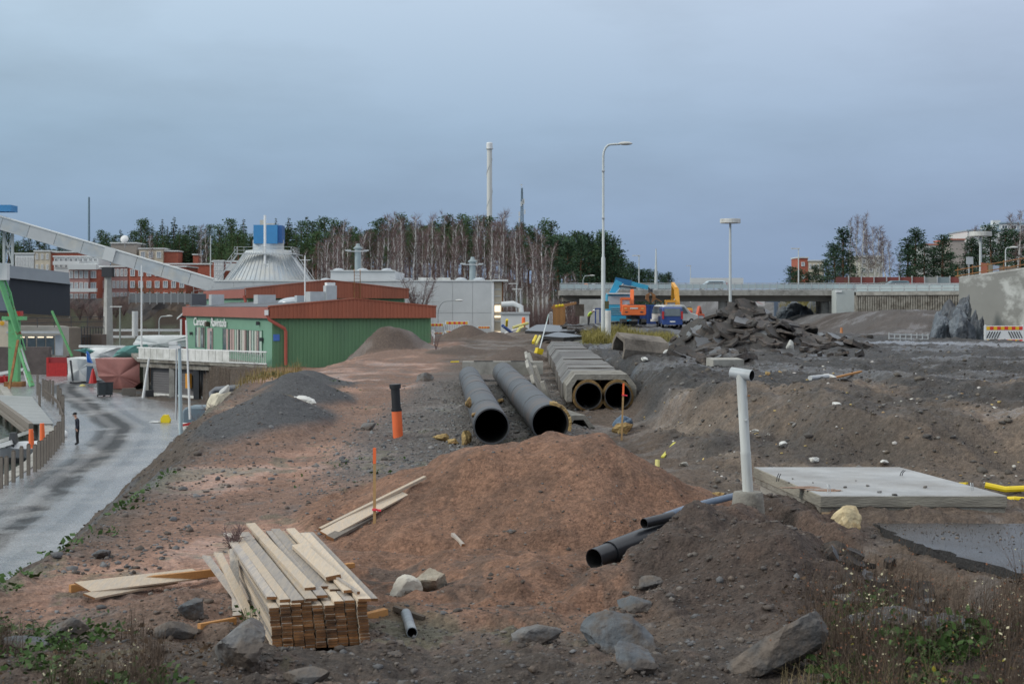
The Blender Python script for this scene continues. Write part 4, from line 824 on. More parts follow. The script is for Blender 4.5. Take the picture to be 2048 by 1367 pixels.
for s, tt, dz, w, h, m in ((3.2, 16, .1, 1.6, .9, galv), (1.2, 27, .1, 1.2, 1.0, galv), (.4, 32, .1, 1.4, 1.1, roof_felt), (5.2, 6, .2, 1.5, 1.0, galv), (6.2, 5.5, .4, .9, 1.3, galv), (6.2, 5.5, 1.5, .7, .45, white), (4.6, 9, .2, .8, .7, cement_grey)):
    mb = MB(); mb.box(GW(s, tt, 3.0 + dz + h / 2), (w, w, h), rz=.39); mb.build('roof_vent', m, gh)
v, f = ico(3); mb = MB(); c = GW(5.0, 12, 3.25); mb.add([(c.x + p[0] * 1.6, c.y + p[1] * 1.2, c.z + p[2] * .55) for p in v], f); mb.build('skylight', glass_pale, gh, smooth=True)
mb = MB(); c = GW(4.6, 7.5, 3.3); mb.tube([c, c + Vector((0, 0, 3.9))], .06, 6); mb.beam(c + Vector((-.45, 0, 3.55)), c + Vector((.45, 0, 3.55)), .05); mb.build('antenna_mast', white, gh)
# terrace on garages
DK = [(-18.95, 121.0), (-32.2, 134.6), (-36.5, 150), (-30.6, 151)]; DZ = -1.5
te = thing('terrace', 'white railed terrace on concrete pillars in front of the green restaurant', 'terrace', (-25, 128, ZR))
mb = MB(); mb.ext([(x, y, DZ - .28) for x, y in DK], (0, 0, .28)); mb.build('floor_slab', concrete_old, te)
a, b = Vector((*DK[0], 0)), Vector((*DK[1], 0)); e = (b - a); Ld = e.length; e.normalize(); nn = Vector((-e.y, e.x, 0)); nn = -nn if nn.y > 0 else nn
def TP(s, off, z): return a + e * s + nn * off + Vector((0, 0, z))
sp = 5.0
for k in range(int((Ld - sp) / .98)):
    s = sp + k * .98; mb = MB(); mb.ext([TP(s + .03, .05, DZ - .02), TP(s + .95, .05, DZ - .02), TP(s + .95, .05, DZ + .92), TP(s + .03, .05, DZ + .92)], nn * .04); mb.build('rail_panel', white_dirty, te)
for k in range(20):
    s = .15 + k * .25; mb = MB(); mb.beam(TP(s, .06, DZ - .02), TP(s, .06, DZ + .95), .07, .05); mb.build('baluster', white_dirty, te)
for z in (DZ + .96, DZ + .04): mb = MB(); mb.beam(TP(0, .04, z), TP(Ld, .04, z), .09, .09); mb.build('handrail', white, te)
mb = MB(); mb.beam(TP(0, -.45, DZ - .5), TP(Ld, -.45, DZ - .5), .4, .44); mb.build('edge_beam', concrete_old, te)
for s in (4.7, 8.0, 10.6, 14.3, 18.4): mb = MB(); mb.beam(TP(s, -.5, ZR - .2), TP(s, -.5, DZ - .72), .45, .45, up=(1, 0, 0)); mb.build('pillar', concrete if s != 10.6 else dark_metal, te)
slat_m = mat('garage_slats', (.15, .145, .15), .7, .2, 2, stretch=(.3, .3, 6)); br_m = mat('garage_brown', (.075, .055, .05), .8, .2, 2)
for (s0, s1) in ((.4, 4.4), (5.0, 7.7), (8.3, 10.3), (10.9, 14.0), (14.6, 18.1)):
    for k in range(12):
        z = ZR + .30 + k * .20
        if z + .17 > DZ - .72: break
        mb = MB(); mb.ext([TP(s0, -.9, z), TP(s1, -.9, z), TP(s1, -.9, z + .17), TP(s0, -.9, z + .17)], nn * .04); mb.build('slat', br_m if s0 < 1 else slat_m, te)
    mb = MB(); mb.ext([TP(s0 - .3, -1.0, ZR - .1), TP(s1 + .35, -1.0, ZR - .1), TP(s1 + .35, -1.0, DZ - .3), TP(s0 - .3, -1.0, DZ - .3)], nn * .05); mb.build('garage_wall', dark_metal, te)
mb = MB(); mb.ext([TP(4.6, -.85, ZR - .1), TP(18.6, -.85, ZR - .1), TP(18.6, -.85, ZR + .28), TP(4.6, -.85, ZR + .28)], nn * .08); mb.build('plinth', white_dirty, te)
mb = MB(); c = TP(11.9, -.55, 0); mb.box((c.x, c.y, -3.2), (.5, .3, 1.2), rz=2.35); mb.build('orange_box', mat('box_orange', (.65, .28, .03), .5, .1, 3), te)
gh2, GW2 = green_hall((X_(496, 150), 150), gd, 15.8, 20, -1.0, 3.77, 4.68, 5.5, 'second green hall with rust-red fascia behind the restaurant')
mb = MB(); mb.tube([GW2(-.45, -.2, 4.0), GW2(-.3, -.25, 3.5), GW2(-.3, -.2, 1.0)], .14, 8); mb.build('downpipe', MATS['downpipe_red'], gh2)
mb = MB(); mb.ext([GW2(0, 3, 2.5), GW2(0, 6, 2.5), GW2(0, 6, 3.4), GW2(0, 3, 3.4)], GW2(-.06, 0) - GW2(0, 0)); mb.build('window', glass_pale, gh2)
mb = MB()
for s in (10.4, 11.0): mb.tube([GW2(s, -.6, 3.2), GW2(s, -.6, 6.4), GW2(s + .1, -.2, 6.6)], .04, 6)
for k in range(10): mb.beam(GW2(10.4, -.6, 3.3 + k * .3), GW2(11.0, -.6, 3.3 + k * .3), .03)
mb.build('roof_ladder', rust, gh2)
# --- the long pale industrial hall
hx0, hx1, hd = X_(428, 186), X_(985, 186), 186
HL = thing('industrial_hall', 'long pale grey panelled hall with roof domes before the birches', 'building', ((hx0 + hx1) / 2, hd, 0))
zt = 6.05
mb = MB(); mb.box(((hx0 + hx1) / 2, hd + 20.1, zt / 2 - .6), (hx1 - hx0 - .1, 40, zt + .9)); mb.build('hall_body', hall_panel, HL)
nP = 14
for k in range(nP):
    a, b = hx0 + (hx1 - hx0) * k / nP, hx0 + (hx1 - hx0) * (k + 1) / nP
    for z0, z1 in ((-.6, 2.2), (2.2, zt - .12)): mb = MB(); mb.box(((a + b) / 2, hd, (z0 + z1) / 2), (b - a - .03, .12, z1 - z0 - .03)); mb.build('wall_panel', hall_panel, HL)
mb = MB(); mb.box(((hx0 + hx1) / 2, hd, zt - .03), (hx1 - hx0 + .2, .3, .18)); mb.build('roof_edge', white_panel, HL)
mb = MB(); mb.box((hx1 + .02, hd + .1, zt / 2 - .3), (.25, .34, zt + .6)); mb.build('corner_trim', white, HL)
ux0, ux1 = X_(660, 187), X_(790, 187); mb = MB(); mb.box(((ux0 + ux1) / 2, hd + 9.5, 6.6), (ux1 - ux0, 16, 1.25)); mb.build('upper_storey', hall_panel, HL)
mb = MB(); mb.box(((ux0 + ux1) / 2, hd + 1.45, 7.25), (ux1 - ux0 + .1, .2, .12)); mb.build('upper_edge', white_panel, HL)
v, f = ico(2)
for px, z, dd in ((677, 7.2, 8), (725, 7.2, 8), (774, 7.2, 8), (815, 6.0, 7), (922, 6.05, 8), (958, 6.05, 8), (652, 6.0, 9)):
    x = X_(px, hd + dd); mb = MB(); mb.add([(x + p[0] * .8, hd + dd + p[1] * .8, z + .1 + max(p[2], -.1) * .42) for p in v], f); mb.build('roof_dome', glass_pale, HL, smooth=True)
for px in (852, 886): x = X_(px, hd + 6); mb = MB(); mb.box((x, hd + 6, 6.3), (1.8, 1.8, .35)); mb.build('roof_hatch', white_dirty, HL)
for px, zz in ((716, 10.3), (945, 8.6)):
    x = X_(px, hd + 14); mb = MB(); mb.tube([(x, hd + 14, 6), (x, hd + 14, zz)], .42, 10); mb.lathe([(.55, 0), (.6, .15), (.3, .35), (.2, .7)], 10, (x, hd + 14, zz)); mb.build('flue_stack', mat('flue_grey', (.27, .33, .35), .5, .1, 1), HL, smooth=True)
    mb = MB(); mb.box((x, hd + 13.6, zz - .3), (2.4, .12, .12)); mb.box((x - 1.2, hd + 13.6, zz - .2), (.7, .4, .16)); mb.box((x + 1.1, hd + 13.6, zz - .2), (.6, .4, .14)); mb.build('floodlight_arm', galv, HL)
# end bay with lit openings under a canopy
ex = hx1 + .15
mb = MB(); mb.box((ex + .75, hd + 6, zt - .0), (1.9, 13, .22)); mb.build('canopy', white_panel, HL)
mb = MB(); mb.box((ex + .5, hd + 5, zt / 2 - .3), (.9, 9, zt + .2)); mb.build('end_wall', cream, HL)
for z, m, h in ((2.7, lamp_on, .75), (1.75, lamp_on, .22), (4.2, white_panel, .1), (3.4, white_panel, .1), (5.0, white_panel, .1), (1.2, white_panel, .1), (-.15, lamp_on, .25)):
    mb = MB(); mb.box((ex + .45, hd + .44, z), (.72, .1, h)); mb.build('lit_opening' if m is lamp_on else 'ledge', m, HL)
for px in (1000.5, 1004.5): x = X_(px, hd + 3); mb = MB(); mb.tube([(x, hd + 2, -.5), (x, hd + 2, zt - .1)], .16, 6); mb.build('canopy_post', rust if px > 1002 else concrete, HL)
c = P(1030, 640, 182); t = thing('site_cabin', 'small white cabin with rounded roof beside the hall end', 'cabin', (c.x, 182, 0)); mb = MB(); mb.box((c.x, 183, .95), (3.3, 2.5, 2.3)); mb.build('cabin_body', white_panel, t); mb = MB(); mb.box((c.x, 183, 2.2), (3.5, 2.8, .22)); mb.build('cabin_roof', galv, t)
mb = MB(); mb.tube([(c.x - 1.6, 185, 3.2), (c.x - .2, 185, 3.3), (c.x + .7, 185, 2.9), (c.x + .8, 185, 1.5)], .34, 10); mb.build('bent_duct', white_panel, loc=(c.x, 185, 2), label='thick white bent duct above the small cabin', cat='duct', smooth=True)
# --- cement silo with blue head house
sx, sy = X_(537, 232), 232.0; K = 232 / F
SI = thing('cement_silo', 'grey conical cement silo with a blue head house and walkways', 'silo', (sx, sy, 3))
mb = MB(); mb.lathe([(8.6, -1), (8.2, 3.2), (6.5, 6.7), (3.5, 10.9), (3.3, 11.25), (2.3, 11.35), (2.3, 12.8), (0, 12.9)], 28, (sx, sy, 0)); mb.build('cone_shell', cement_grey, SI)
for k in range(28):
    an = math.pi + math.pi * k / 28 + .05; mb = MB(); d = Vector((math.cos(an), math.sin(an), 0)); mb.beam(Vector((sx, sy, 6.7)) + d * 6.52, Vector((sx, sy, 10.9)) + d * 3.55, .10, .10); mb.build('cone_seam', galv, SI)
mb = MB(); mb.box((sx - .1, sy - .5, 13.55), (3.5, 3.6, 2.75)); mb.build('head_house', blue_sheet, SI)
mb = MB(); mb.box((sx + 1.95, sy - .3, 13.6), (.6, 3.0, 2.6)); mb.build('head_house_annex', mat('blue_dark', (.04, .14, .36), .5, .1, 2), SI)
mb = MB(); mb.tube([(X_(529, 227), 227.4, 8.8), (X_(529, 227), 227.4, 16.2)], .18, 8); mb.build('vent_pipe', white, SI, smooth=True)
mb = MB(); mb.box((sx - .95, sy, 15.3), (.55, .6, .9)); mb.box((sx + .3, sy, 15.05), (1.1, .8, .4)); mb.build('head_vent', cream, SI)
def rail(mb, pts, h=1.0, step=1.4, r=.05):
    pts = [Vector(p) for p in pts]
    for p, q in zip(pts[:-1], pts[1:]):
        for hh in (h, h * .5): mb.beam(p + Vector((0, 0, hh)), q + Vector((0, 0, hh)), r)
        n = max(1, int((q - p).length / step))
        for k in range(n + 1): w = p.lerp(q, k / n); mb.beam(w, w + Vector((0, 0, h)), r)
zz = 10.6; ring = [(sx - 4.2, sy - 4.4, zz), (sx + 4.2, sy - 4.4, zz), (sx + 4.2, sy + 3, zz)]
mb = MB(); mb.beam(ring[0], ring[1], 1.0, .14); mb.beam(ring[1], ring[2], 1.0, .14); mb.build('walkway', galv, SI); mb = MB(); rail(mb, [(x, y - .5, z) for x, y, z in ring]); mb.build('walkway_rail', galv, SI)
for sgn, nm in ((-1, 'stair_flight'), (1, 'stair_flight')):
    p, q = Vector((sx + sgn * 3.9, sy - 4, zz)), Vector((sx + sgn * 8.0, sy - 4.6, 5.0)); mb = MB(); mb.beam(p, q, .7, .2); mb.beam(p + Vector((0, 0, 1)), q + Vector((0, 0, 1)), .07); mb.beam(p + Vector((0, 0, .5)), q + Vector((0, 0, .5)), .05)
    for k in range(6): w = p.lerp(q, k / 5); mb.beam(w, w + Vector((0, 0, 1)), .06)
    mb.build(nm, galv, SI)
for k in range(5):
    mb = MB(); p = Vector((sx + 2.6 + k * .9, sy - 4.2, 9.8 - k * 1.3)); mb.beam(p, p + Vector((1.6, -.3, -3.8)), .12); mb.build('brace', galv, SI)
mb = MB(); p, q = Vector((sx + .4, sy - 8.4, 3.1)), Vector((sx + .4, sy - 4.3, 9.9))
for o in (-.35, .35): mb.beam(p + Vector((o, 0, 0)), q + Vector((o, 0, 0)), .07)
for k in range(14): w = p.lerp(q, k / 13); mb.beam(w - Vector((.35, 0, 0)), w + Vector((.35, 0, 0)), .06)
mb.build('ladder', galv, SI)
mb = MB(); mb.beam((sx - 9.5, sy - 7.6, 4.7), (sx - 4.6, sy - 7.6, 4.9), .6, .16); mb.beam((sx + 4.2, sy - 8, 4.9), (sx + 9.8, sy - 8, 4.4), .6, .16); mb.build('side_platform', galv, SI)
mb = MB(); rail(mb, [(sx + 4.2, sy - 8.3, 4.9), (sx + 9.8, sy - 8.3, 4.4)]); rail(mb, [(sx - 9.5, sy - 7.9, 4.75), (sx - 4.6, sy - 7.9, 4.95)]); mb.build('side_rail', galv, SI)
mb = MB(); mb.box((sx + 4.5, sy - 7.4, 4.2), (1.1, 1.1, .9)); mb.build('rusty_hopper', rust, SI)
# --- conveyor gallery
CV = thing('conveyor_gallery', 'long grey sheet-clad conveyor gallery sloping down from the left', 'conveyor', (X_(215, 230), 230, -2))
p, q = P(-420, 321.6, 230), P(436, 573, 230); dcv = (q - p).normalized(); Lc = (q - p).length; nseg = 16
for k in range(nseg):
    a, b = p + dcv * (Lc * k / nseg), p + dcv * (Lc * (k + 1) / nseg - .06); mb = MB(); mb.beam(a, b, 2.2, 1.75); mb.build('gallery_section', cement_grey if k % 3 else hall_panel, CV)
mb = MB(); u = Vector((0, 0, 1)) - dcv * dcv.z; u.normalize(); mb.beam(p + u * .93, q + u * .93, 2.4, .16); mb.build('roof_strip', white_panel, CV); mb = MB(); mb.beam(p - u * .92, q - u * .92, 2.35, .12); mb.build('bottom_flange', galv, CV)
m_ = P(219, 508, 229); mb = MB(); mb.box((m_.x, 228.75, m_.z), (1.6, .12, 2.0), ry=.28); mb.build('cover_plate', white_panel, CV)
bx = X_(216, 230); mb = MB(); mb.tube([(bx, 230, ZR - .5), (bx, 230, 7.4)], [.85, .52], 4); mb.build('concrete_pier', concrete_pale, CV); mb = MB(); mb.box((bx, 230, 8.0), (1.5, 1.6, 1.4)); mb.build('pier_head', dark_metal, CV)
mb = MB(); e0, e1 = P(434, 570, 229), P(460, 570, 229); mb.box(((e0.x + e1.x) / 2, 230, 5.5), (2.6, 2.6, 2.3)); mb.build('discharge_box', white_panel, CV)
TR = thing('steel_trestle', 'white lattice trestle with blue boxes carrying the conveyor top', 'trestle', (X_(12, 231), 231, 0))
for px in (8, 25): x = X_(px, 231); mb = MB(); mb.beam((x, 231, -3), (x, 231, 14.0), .34, up=(1, 0, 0)); mb.build('trestle_leg', pole_white, TR)
mb = MB()
for z0, z1 in ((9.2, 13.6), (5.0, 9.2)):
    mb.beam((X_(8, 231), 231, z0), (X_(25, 231), 231, z1), .18); mb.beam((X_(8, 231), 231, z1), (X_(25, 231), 231, z0), .18); mb.beam((X_(0, 231), 231, z0), (X_(27, 231), 231, z0), .2)
mb.build('trestle_brace', pole_white, TR)
for z, h in ((17.4, .95), (14.6, .9)): mb = MB(); mb.box((X_(8, 231), 231.5, z), (2.7, 3.2, h)); mb.build('blue_box', blue_sheet, TR)
# --- dark boarded hall on the left with its pale ground floor
DH = thing('dark_hall', 'dark boarded upper hall with a grey roof edge on the far left', 'building', (X_(60, 188), 188, 0))
mb = MB(); mb.ext([P(-120, 618, 186), P(140, 632, 198), P(140, 567, 198), P(-120, 537, 186)], (-5, 14, 0)); mb.build('dark_wall', mat('dark_boards', (.03, .036, .048), .5, .12, 3, stretch=(4, 4, .2)), DH)
mb = MB(); mb.ext([P(-120, 541, 185.3), P(140, 568, 197.3), P(138, 545, 197.3), P(-120, 514, 185.3)], (-5.6, 15.4, 0)); mb.build('roof_edge', mat('roof_edge_grey', (.30, .33, .36), .5, .08, .6), DH)
mb = MB(); mb.ext([P(18, 621, 185.8), P(-120, 621, 185.8), P(-120, 545, 185.8), P(18, 550, 185.8)], (0, -.5, 0)); mb.build('corner_bay', mat('bay_blue', (.16, .19, .24), .5, .1, 1), DH)
mb = MB(); mb.ext([P(-120, 640, 190), P(140, 636, 199), P(140, 630, 199), P(-120, 617, 188)], (-3.6, 10, 0)); mb.build('cream_band', cream, DH)
LB = thing('quay_building', 'low concrete building with lamplit windows under the dark hall', 'building', (X_(80, 184), 184, ZR))
mb = MB(); mb.ext([P(-120, 712, 184), P(138, 712, 186), P(138, 653, 186), P(-120, 650, 184)], (-4.2, 12, 0)); mb.build('facade', mat('facade_pale', (.42, .40, .36), .85, .12, .8, col2=(.36, .33, .29)), LB)
mb = MB(); mb.ext([P(138, 716, 186), P(162, 712, 188), P(162, 655, 188), P(138, 655, 186)], (-3.4, 10, 0)); mb.build('side_wing', mat('wing_brown', (.22, .185, .15), .9, .12, 1), LB)
for px, w in ((44, 15), (63, 16), (82, 16), (100, 16)):
    c = P(px, 690, 183.6); mb = MB(); mb.box((c.x, 183.7, c.z), (w * .058, .2, 2.2)); wnd = mb.build('window', glass, LB); mb = MB(); mb.box((c.x, 183.5, c.z + .95), (w * .045, .1, .14)); mb.build('window_lamp', lamp_on, wnd)
c = P(118, 690, 183.6); mb = MB(); mb.box((c.x, 183.7, c.z), (.9, .2, 2.4)); mb.build('door', glass_pale, LB)
mb = MB(); c = P(70, 664, 183.6); mb.box((c.x, 183.3, c.z), (6.2, 1.0, .25)); mb.build('canopy', galv, LB)
mb = MB(); rail(mb, [P(40, 656, 183), P(208, 652, 190)], 1.15, 2.0, .07); mb.build('roof_railing', dark_metal, LB)
mb = MB(); mb.box((X_(10, 183), 183.2, Z_(680, 183)), (3.4, .2, 4.5)); mb.build('cream_pier', cream, LB); mb = MB(); mb.lathe([(0, 0), (.28, .02), (.28, .1), (0, .12)], 12, (0, 0, 0)); c = P(4, 646, 182.8); mb.v = [(c.x + x, 182.9 - z, c.z + y) for x, y, z in mb.v]; mb.build('yellow_disc', mat('disc_orange', (.75, .40, .03), .5, .05, 3), LB)
# --- brick and plaster blocks up the left slope
def block(name, label, px0, px1, py0, py1, D, dep, m, rows=0, cols=0, ww=.0, wh=0, roofm=None, side=None, y_top=None, winm=None, skew=0):
    x0, x1, z0, z1 = X_(px0, D), X_(px1, D), Z_(py1, D), Z_(py0, D); gz = G((x0 + x1) / 2, D + 2); z0 = min(z0, gz - .5)
    t = thing(name, label, 'building', ((x0 + x1) / 2, D, z0)); mb = MB(); mb.ext([(x0, D, z0), (x1, D + skew, z0), (x1, D + dep + skew, z0), (x0, D + dep, z0)], (0, 0, z1 - z0)); mb.build('wall', m, t)
    mb = MB(); mb.ext([(x0 - .2, D - .25, z1), (x1 + .2, D - .25 + skew, z1), (x1 + .2, D + dep + skew, z1), (x0 - .2, D + dep, z1)], (0, 0, .3)); mb.build('roof_edge', roofm or white_panel, t)
    if rows:
        zb = Z_(py1, D); hh = (z1 - zb) / rows; cw = (x1 - x0) / cols; proto = None
        for r in range(rows):
            for c in range(cols):
                cx, cz = x0 + cw * (c + .5), zb + hh * (r + .52); yy = D + skew * (cx - x0) / (x1 - x0)
                if proto is None:
                    mb = MB(); l, _ = ROOT[t.name]; w2, h2 = cw * ww, hh * wh
                    for dx, dz, bw_, bh_ in ((-w2 / 2, 0, .12, h2), (w2 / 2, 0, .12, h2), (0, -h2 / 2, w2 + .12, .12), (0, h2 / 2, w2 + .12, .12), (0, 0, .08, h2)): mb.box((l[0] + dx, l[1] - .06, l[2] + dz), (bw_, .16, bh_))
                    proto = mb.build('window', white, t); mb = MB(); mb.box((l[0], l[1] + .02, l[2]), (w2, .06, h2)); pane = mb.build('pane', winm or glass_pale, proto); proto.location = (cx - l[0], yy - l[1] - .02, cz - l[2])
                else:
                    o = proto.copy(); COL.objects.link(o); o.parent = t; o.location = (cx - l[0], yy - l[1] - .02, cz - l[2]); q = pane.copy(); COL.objects.link(q); q.parent = o
    return t
def balcony(t, px0, px1, py, D, h=1.1):
    mb = MB(); c = P((px0 + px1) / 2, py, D); mb.box((c.x, D - .5, c.z), (X_(px1, D) - X_(px0, D), .9, h)); mb.build('balcony', white_panel, t)
pinkb = mat('pale_brick', (.40, .22, .20), .9, .12, 4, col2=(.36, .20, .185))
t = block('brick_building', 'narrow end of the red brick house with white windows beside the dark hall', 178, 196, 538, 606, 318, 12, red_brick, 3, 1, .55, .6)
t = block('brick_building', 'pink brick facade with four window bays right of the dark hall', 138, 177.5, 538, 606, 317, 12, pinkb, 3, 4, .62, .6); balcony(t, 138, 195, 580, 316, .7); balcony(t, 138, 178, 601, 316, .7)
t = block('apartment_block', 'white balconied top storeys above the pink brick facade', 108, 196, 514, 538, 330, 10, white_panel, 2, 9, .6, .55, winm=glass); balcony(t, 138, 195, 534, 316.5, 1.0); balcony(t, 108, 160, 526, 328, .8)
t = block('apartment_block', 'cream block with red brick side high up behind the dark hall', 69, 100, 503, 545, 352, 10, cream, 2, 3, .35, .5)
t = block('brick_building', 'plain red brick gable beside the cream block', 100.5, 160, 505, 540, 353, 10, red_brick)
t = block('apartment_block', 'pale glazed block partly behind the steel trestle', 30, 68, 508, 545, 352, 10, white_panel, 1, 7, .5, .6)
t = block('brick_building', 'pale rose brick wing with rows of windows behind the conveyor pier', 200, 256, 534, 604, 322, 12, pinkb, 3, 7, .6, .6)
t = block('brick_building', 'large red brick house with rows of white windows under the conveyor', 257, 372, 534, 604, 321, 12, red_brick, 3, 7, .5, .55)
t = block('brick_building', 'long red brick top floor with white window band above the conveyor', 330, 430, 529, 600, 336, 12, red_brick, 1, 9, .6, .2)
mb = MB()
t = block('brick_building', 'small red brick house with a stair tower left of the silo', 425, 480, 524, 560, 300, 9, red_brick); t2 = block('stair_tower', 'white gridded stair window on the small brick house', 428, 447, 523, 560, 299.2, .6, white_panel, 4, 4, .7, .7); balcony(t, 454, 475, 534, 299, 1.4)
t = block('apartment_block', 'beige rooftop block with the satellite dish above the conveyor', 222, 273, 487, 520, 372, 9, mat('beige_grey', (.33, .30, .27), .9, .1, 1))
t = block('apartment_block', 'small white rooftop flat right of the satellite dish', 278, 326, 498, 522, 370, 8, cream, 1, 3, .5, .5); t = block('brick_building', 'small red brick roof cabin beside the white rooftop flat', 327, 356, 503, 520, 371, 6, red_brick); t = block('brick_building', 'tiny red brick chimney block at the forest edge', 386, 396, 510, 520, 372, 5, red_brick)
c = P(249, 478, 366); t = thing('satellite_dish', 'white satellite dish on the beige rooftop block', 'satellite dish', tuple(c)); mb = MB(); mb.lathe([(.05, .25), (.62, .18), (.95, 0), (.92, .02), (.6, .22), (.05, .30)], 18); M3 = Matrix.Rotation(R(70), 3, 'X'); mb.v = [tuple(M3 @ Vector(p) + c) for p in mb.v]; mb.build('dish', white, t, smooth=True); mb = MB(); mb.tube([c, c - Vector((0, -.6, 2))], .12, 6); mb.build('dish_mast', galv, t)
# rock cut with fence under the brick houses
mb = MB(); rr = np.random.RandomState(5); nx, nz_ = 60, 10; vs = []
for j in range(nz_):
    for i in range(nx):
        x = -80 + i * 1.1; k = j / (nz_ - 1); vs.append((x, 266 + 6 * k + 1.6 * float(fbm(np.array([x * .35]), np.array([k * 3.0]), 4, 77)[0]), ZR - .3 + k * (9.2 + 1.2 * float(vn(np.array([x * .15]), np.array([0.]), 3)[0]))))
mb.add(vs, [(j * nx + i, j * nx + i + 1, (j + 1) * nx + i + 1, (j + 1) * nx + i) for j in range(nz_ - 1) for i in range(nx - 1)]); mb.build('rock_cut', mat('dark_rock_cut', (.06, .055, .055), .8, .4, .5, bump=.8, bscale=2, col2=(.09, .06, .04)), kind='structure')
FN = thing('mesh_fence', 'grey mesh fence on the rock ledge under the brick houses', 'fence', (X_(340, 262), 262, 3))
for k in range(12): c = P(258 + k * 14, 596, 263); mb = MB(); mb.beam((c.x, 263, c.z - 1), (c.x, 263, c.z + 1.1), .09); mb.build('fence_post', galv, FN)
mb = MB(); a, b = P(258, 598, 263), P(414, 598, 263); mb.box(((a.x + b.x) / 2, 263, a.z + .2), (b.x - a.x, .05, 1.5)); mb.build('fence_mesh', mat('fence_mesh', (.20, .215, .23), .6, .1, 6), FN)
for k, (a, b, D, lab) in enumerate([((226, 660), (362, 660), 240, 'upper white pipe rack beam behind the conveyor pier'), ((226, 673), (270, 673), 240, 'lower white pipe rack beam behind the conveyor pier')]): mb = MB(); mb.beam(P(*a, D), P(*b, D), .35, .35); mb.build('pipe_rack', white, loc=tuple(P(*a, D)), label=lab, cat='pipe rack')
rail_ = thing('quay_railing', 'dark steel railing on the concrete wall left of the conveyor pier', 'railing', (X_(180, 186), 186, Z_(700, 186))); mb = MB(); rail(mb, [P(163, 692, 187), P(208, 690, 200)], 2.3, 1.6, .09); mb.build('rails', dark_metal, rail_)
mb = MB(); c = P(183, 680, 192); mb.box((c.x, 193, c.z - 1), (2.6, 2.2, 3.4)); mb.build('brown_shed', mat('shed_brown', (.13, .10, .085), .9, .15, 1), loc=(c.x, 193, ZR), label='plain brown shed beside the conveyor pier', cat='shed')
RH = thing('red_shed', 'small red wooden house with white trim behind the restaurant terrace', 'house', (X_(372, 170), 170, ZR)); x0, x1 = X_(360, 170), X_(385, 170)
mb = MB(); mb.box(((x0 + x1) / 2, 171.5, -1.5), (x1 - x0, 3, 6.5)); mb.build('wall', mat('falu_red', (.30, .04, .03), .9, .1, 3), RH)
mb = MB(); mb.ext([(x0 - .3, 169.8, 1.75), ((x0 + x1) / 2, 169.8, 2.6), (x1 + .3, 169.8, 1.75), (x1 + .3, 169.8, 1.55), ((x0 + x1) / 2, 169.8, 2.4), (x0 - .3, 169.8, 1.55)], (0, 3.6, 0)); mb.build('roof', white, RH)
mb = MB(); mb.box((x0 + .12, 169.95, -1.4), (.2, .1, 6)); mb.build('corner_board', white, RH); mb = MB(); mb.box((x0 + .6, 171.5, 2.7), (.4, .4, .9)); mb.build('chimney', red_brick, RH)
# --- quay retaining wall and the red fence
mb = MB(); a, b = P(-140, 737, 176), P(95, 737, 176); mb.box(((a.x + b.x) / 2, 177, -3.3), (b.x - a.x, 1.2, 3.4)); mb.build('retaining_wall', mat('old_quay_wall', (.12, .10, .095), .9, .3, 1.2), loc=((a.x + b.x) / 2, 177, ZR), label='dark old masonry quay wall behind the green crane', cat='wall')
RF = thing('red_fence', 'red board fence behind the quay track', 'fence', (X_(112, 172), 172, ZR))
for k in range(9): c0 = 95 + k * 4.6; a = P(c0, 740, 172); mb = MB(); mb.box((a.x, 172, a.z - .2), (.24, .06, 2.0 if k else 3.2)); mb.build('fence_board', red, RF)
mb = MB(); a, b = P(95, 735, 172.1), P(136, 735, 172.1); mb.box(((a.x + b.x) / 2, 172.12, a.z + .2), (b.x - a.x, .06, 1.9)); mb.build('fence_back', mat('fence_red_dark', (.33, .03, .035), .6, .1, 2), RF)
# ================================================================== BRIDGE, WALLS, STREET FURNITURE
BR = thing('road_bridge', 'grey concrete road bridge with light railing crossing the site', 'bridge', (30, 222, -1))
def BD(px): return 224.0
ZT = Z_(579, 224)
a, b = X_(1120, 224), X_(1930, 224)
mb = MB(); mb.box(((a + b) / 2, 229, ZT - .45), (b - a, 10.5, .75)); mb.build('deck', concrete, BR)
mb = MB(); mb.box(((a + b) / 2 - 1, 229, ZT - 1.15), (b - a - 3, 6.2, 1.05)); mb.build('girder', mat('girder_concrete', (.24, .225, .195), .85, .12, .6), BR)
for px, dy in ((1445, 0), (1452, 5), (1650, 0), (1640, 5), (1250, 0)): x = X_(px, 227 + dy); mb = MB(); mb.tube([(x, 227 + dy, -2), (x, 227 + dy, ZT - 1.6)], .62, 14); mb.build('pillar', concrete, BR, smooth=True)
n = 58
for k in range(n + 1): x = a + (b - a) * k / n; mb = MB(); mb.box((x, 223.9, ZT + .42), (.09, .09, .95)); mb.build('railing_post', galv, BR)
for z, h in ((ZT + .9, .10), (ZT + .02, .14)): mb = MB(); mb.box(((a + b) / 2, 223.9, z), (b - a, .09, h)); mb.build('railing_bar', galv, BR)
for k in range(29): x = a + (b - a) * (k + .5) / 29; mb = MB(); mb.box((x, 223.9, ZT + .46), ((b - a) / 29 - .12, .03, .62)); mb.build('railing_panel', mat('rail_panel', (.42, .50, .52), .4, .08, 1), BR)
mb = MB(); mb.box((X_(1690, 222), 222.2, Z_(614, 222)), (X_(1712, 222) - X_(1669, 222), 3.2, Z_(580, 222) - Z_(648, 222))); mb.build('abutment', mat('abutment_pale', (.46, .50, .49), .8, .08, .8), BR)
mb = MB(); mb.box((X_(1640, 230) + 3, 236, 1), (1.5, 9, 6)); mb.build('abutment_back', concrete, BR)
mb = MB(); mb.box((X_(1188, 222), 223, 1.2), (X_(1222, 222) - X_(1166, 222), 2, 5.6)); mb.build('abutment', concrete_pale, BR)
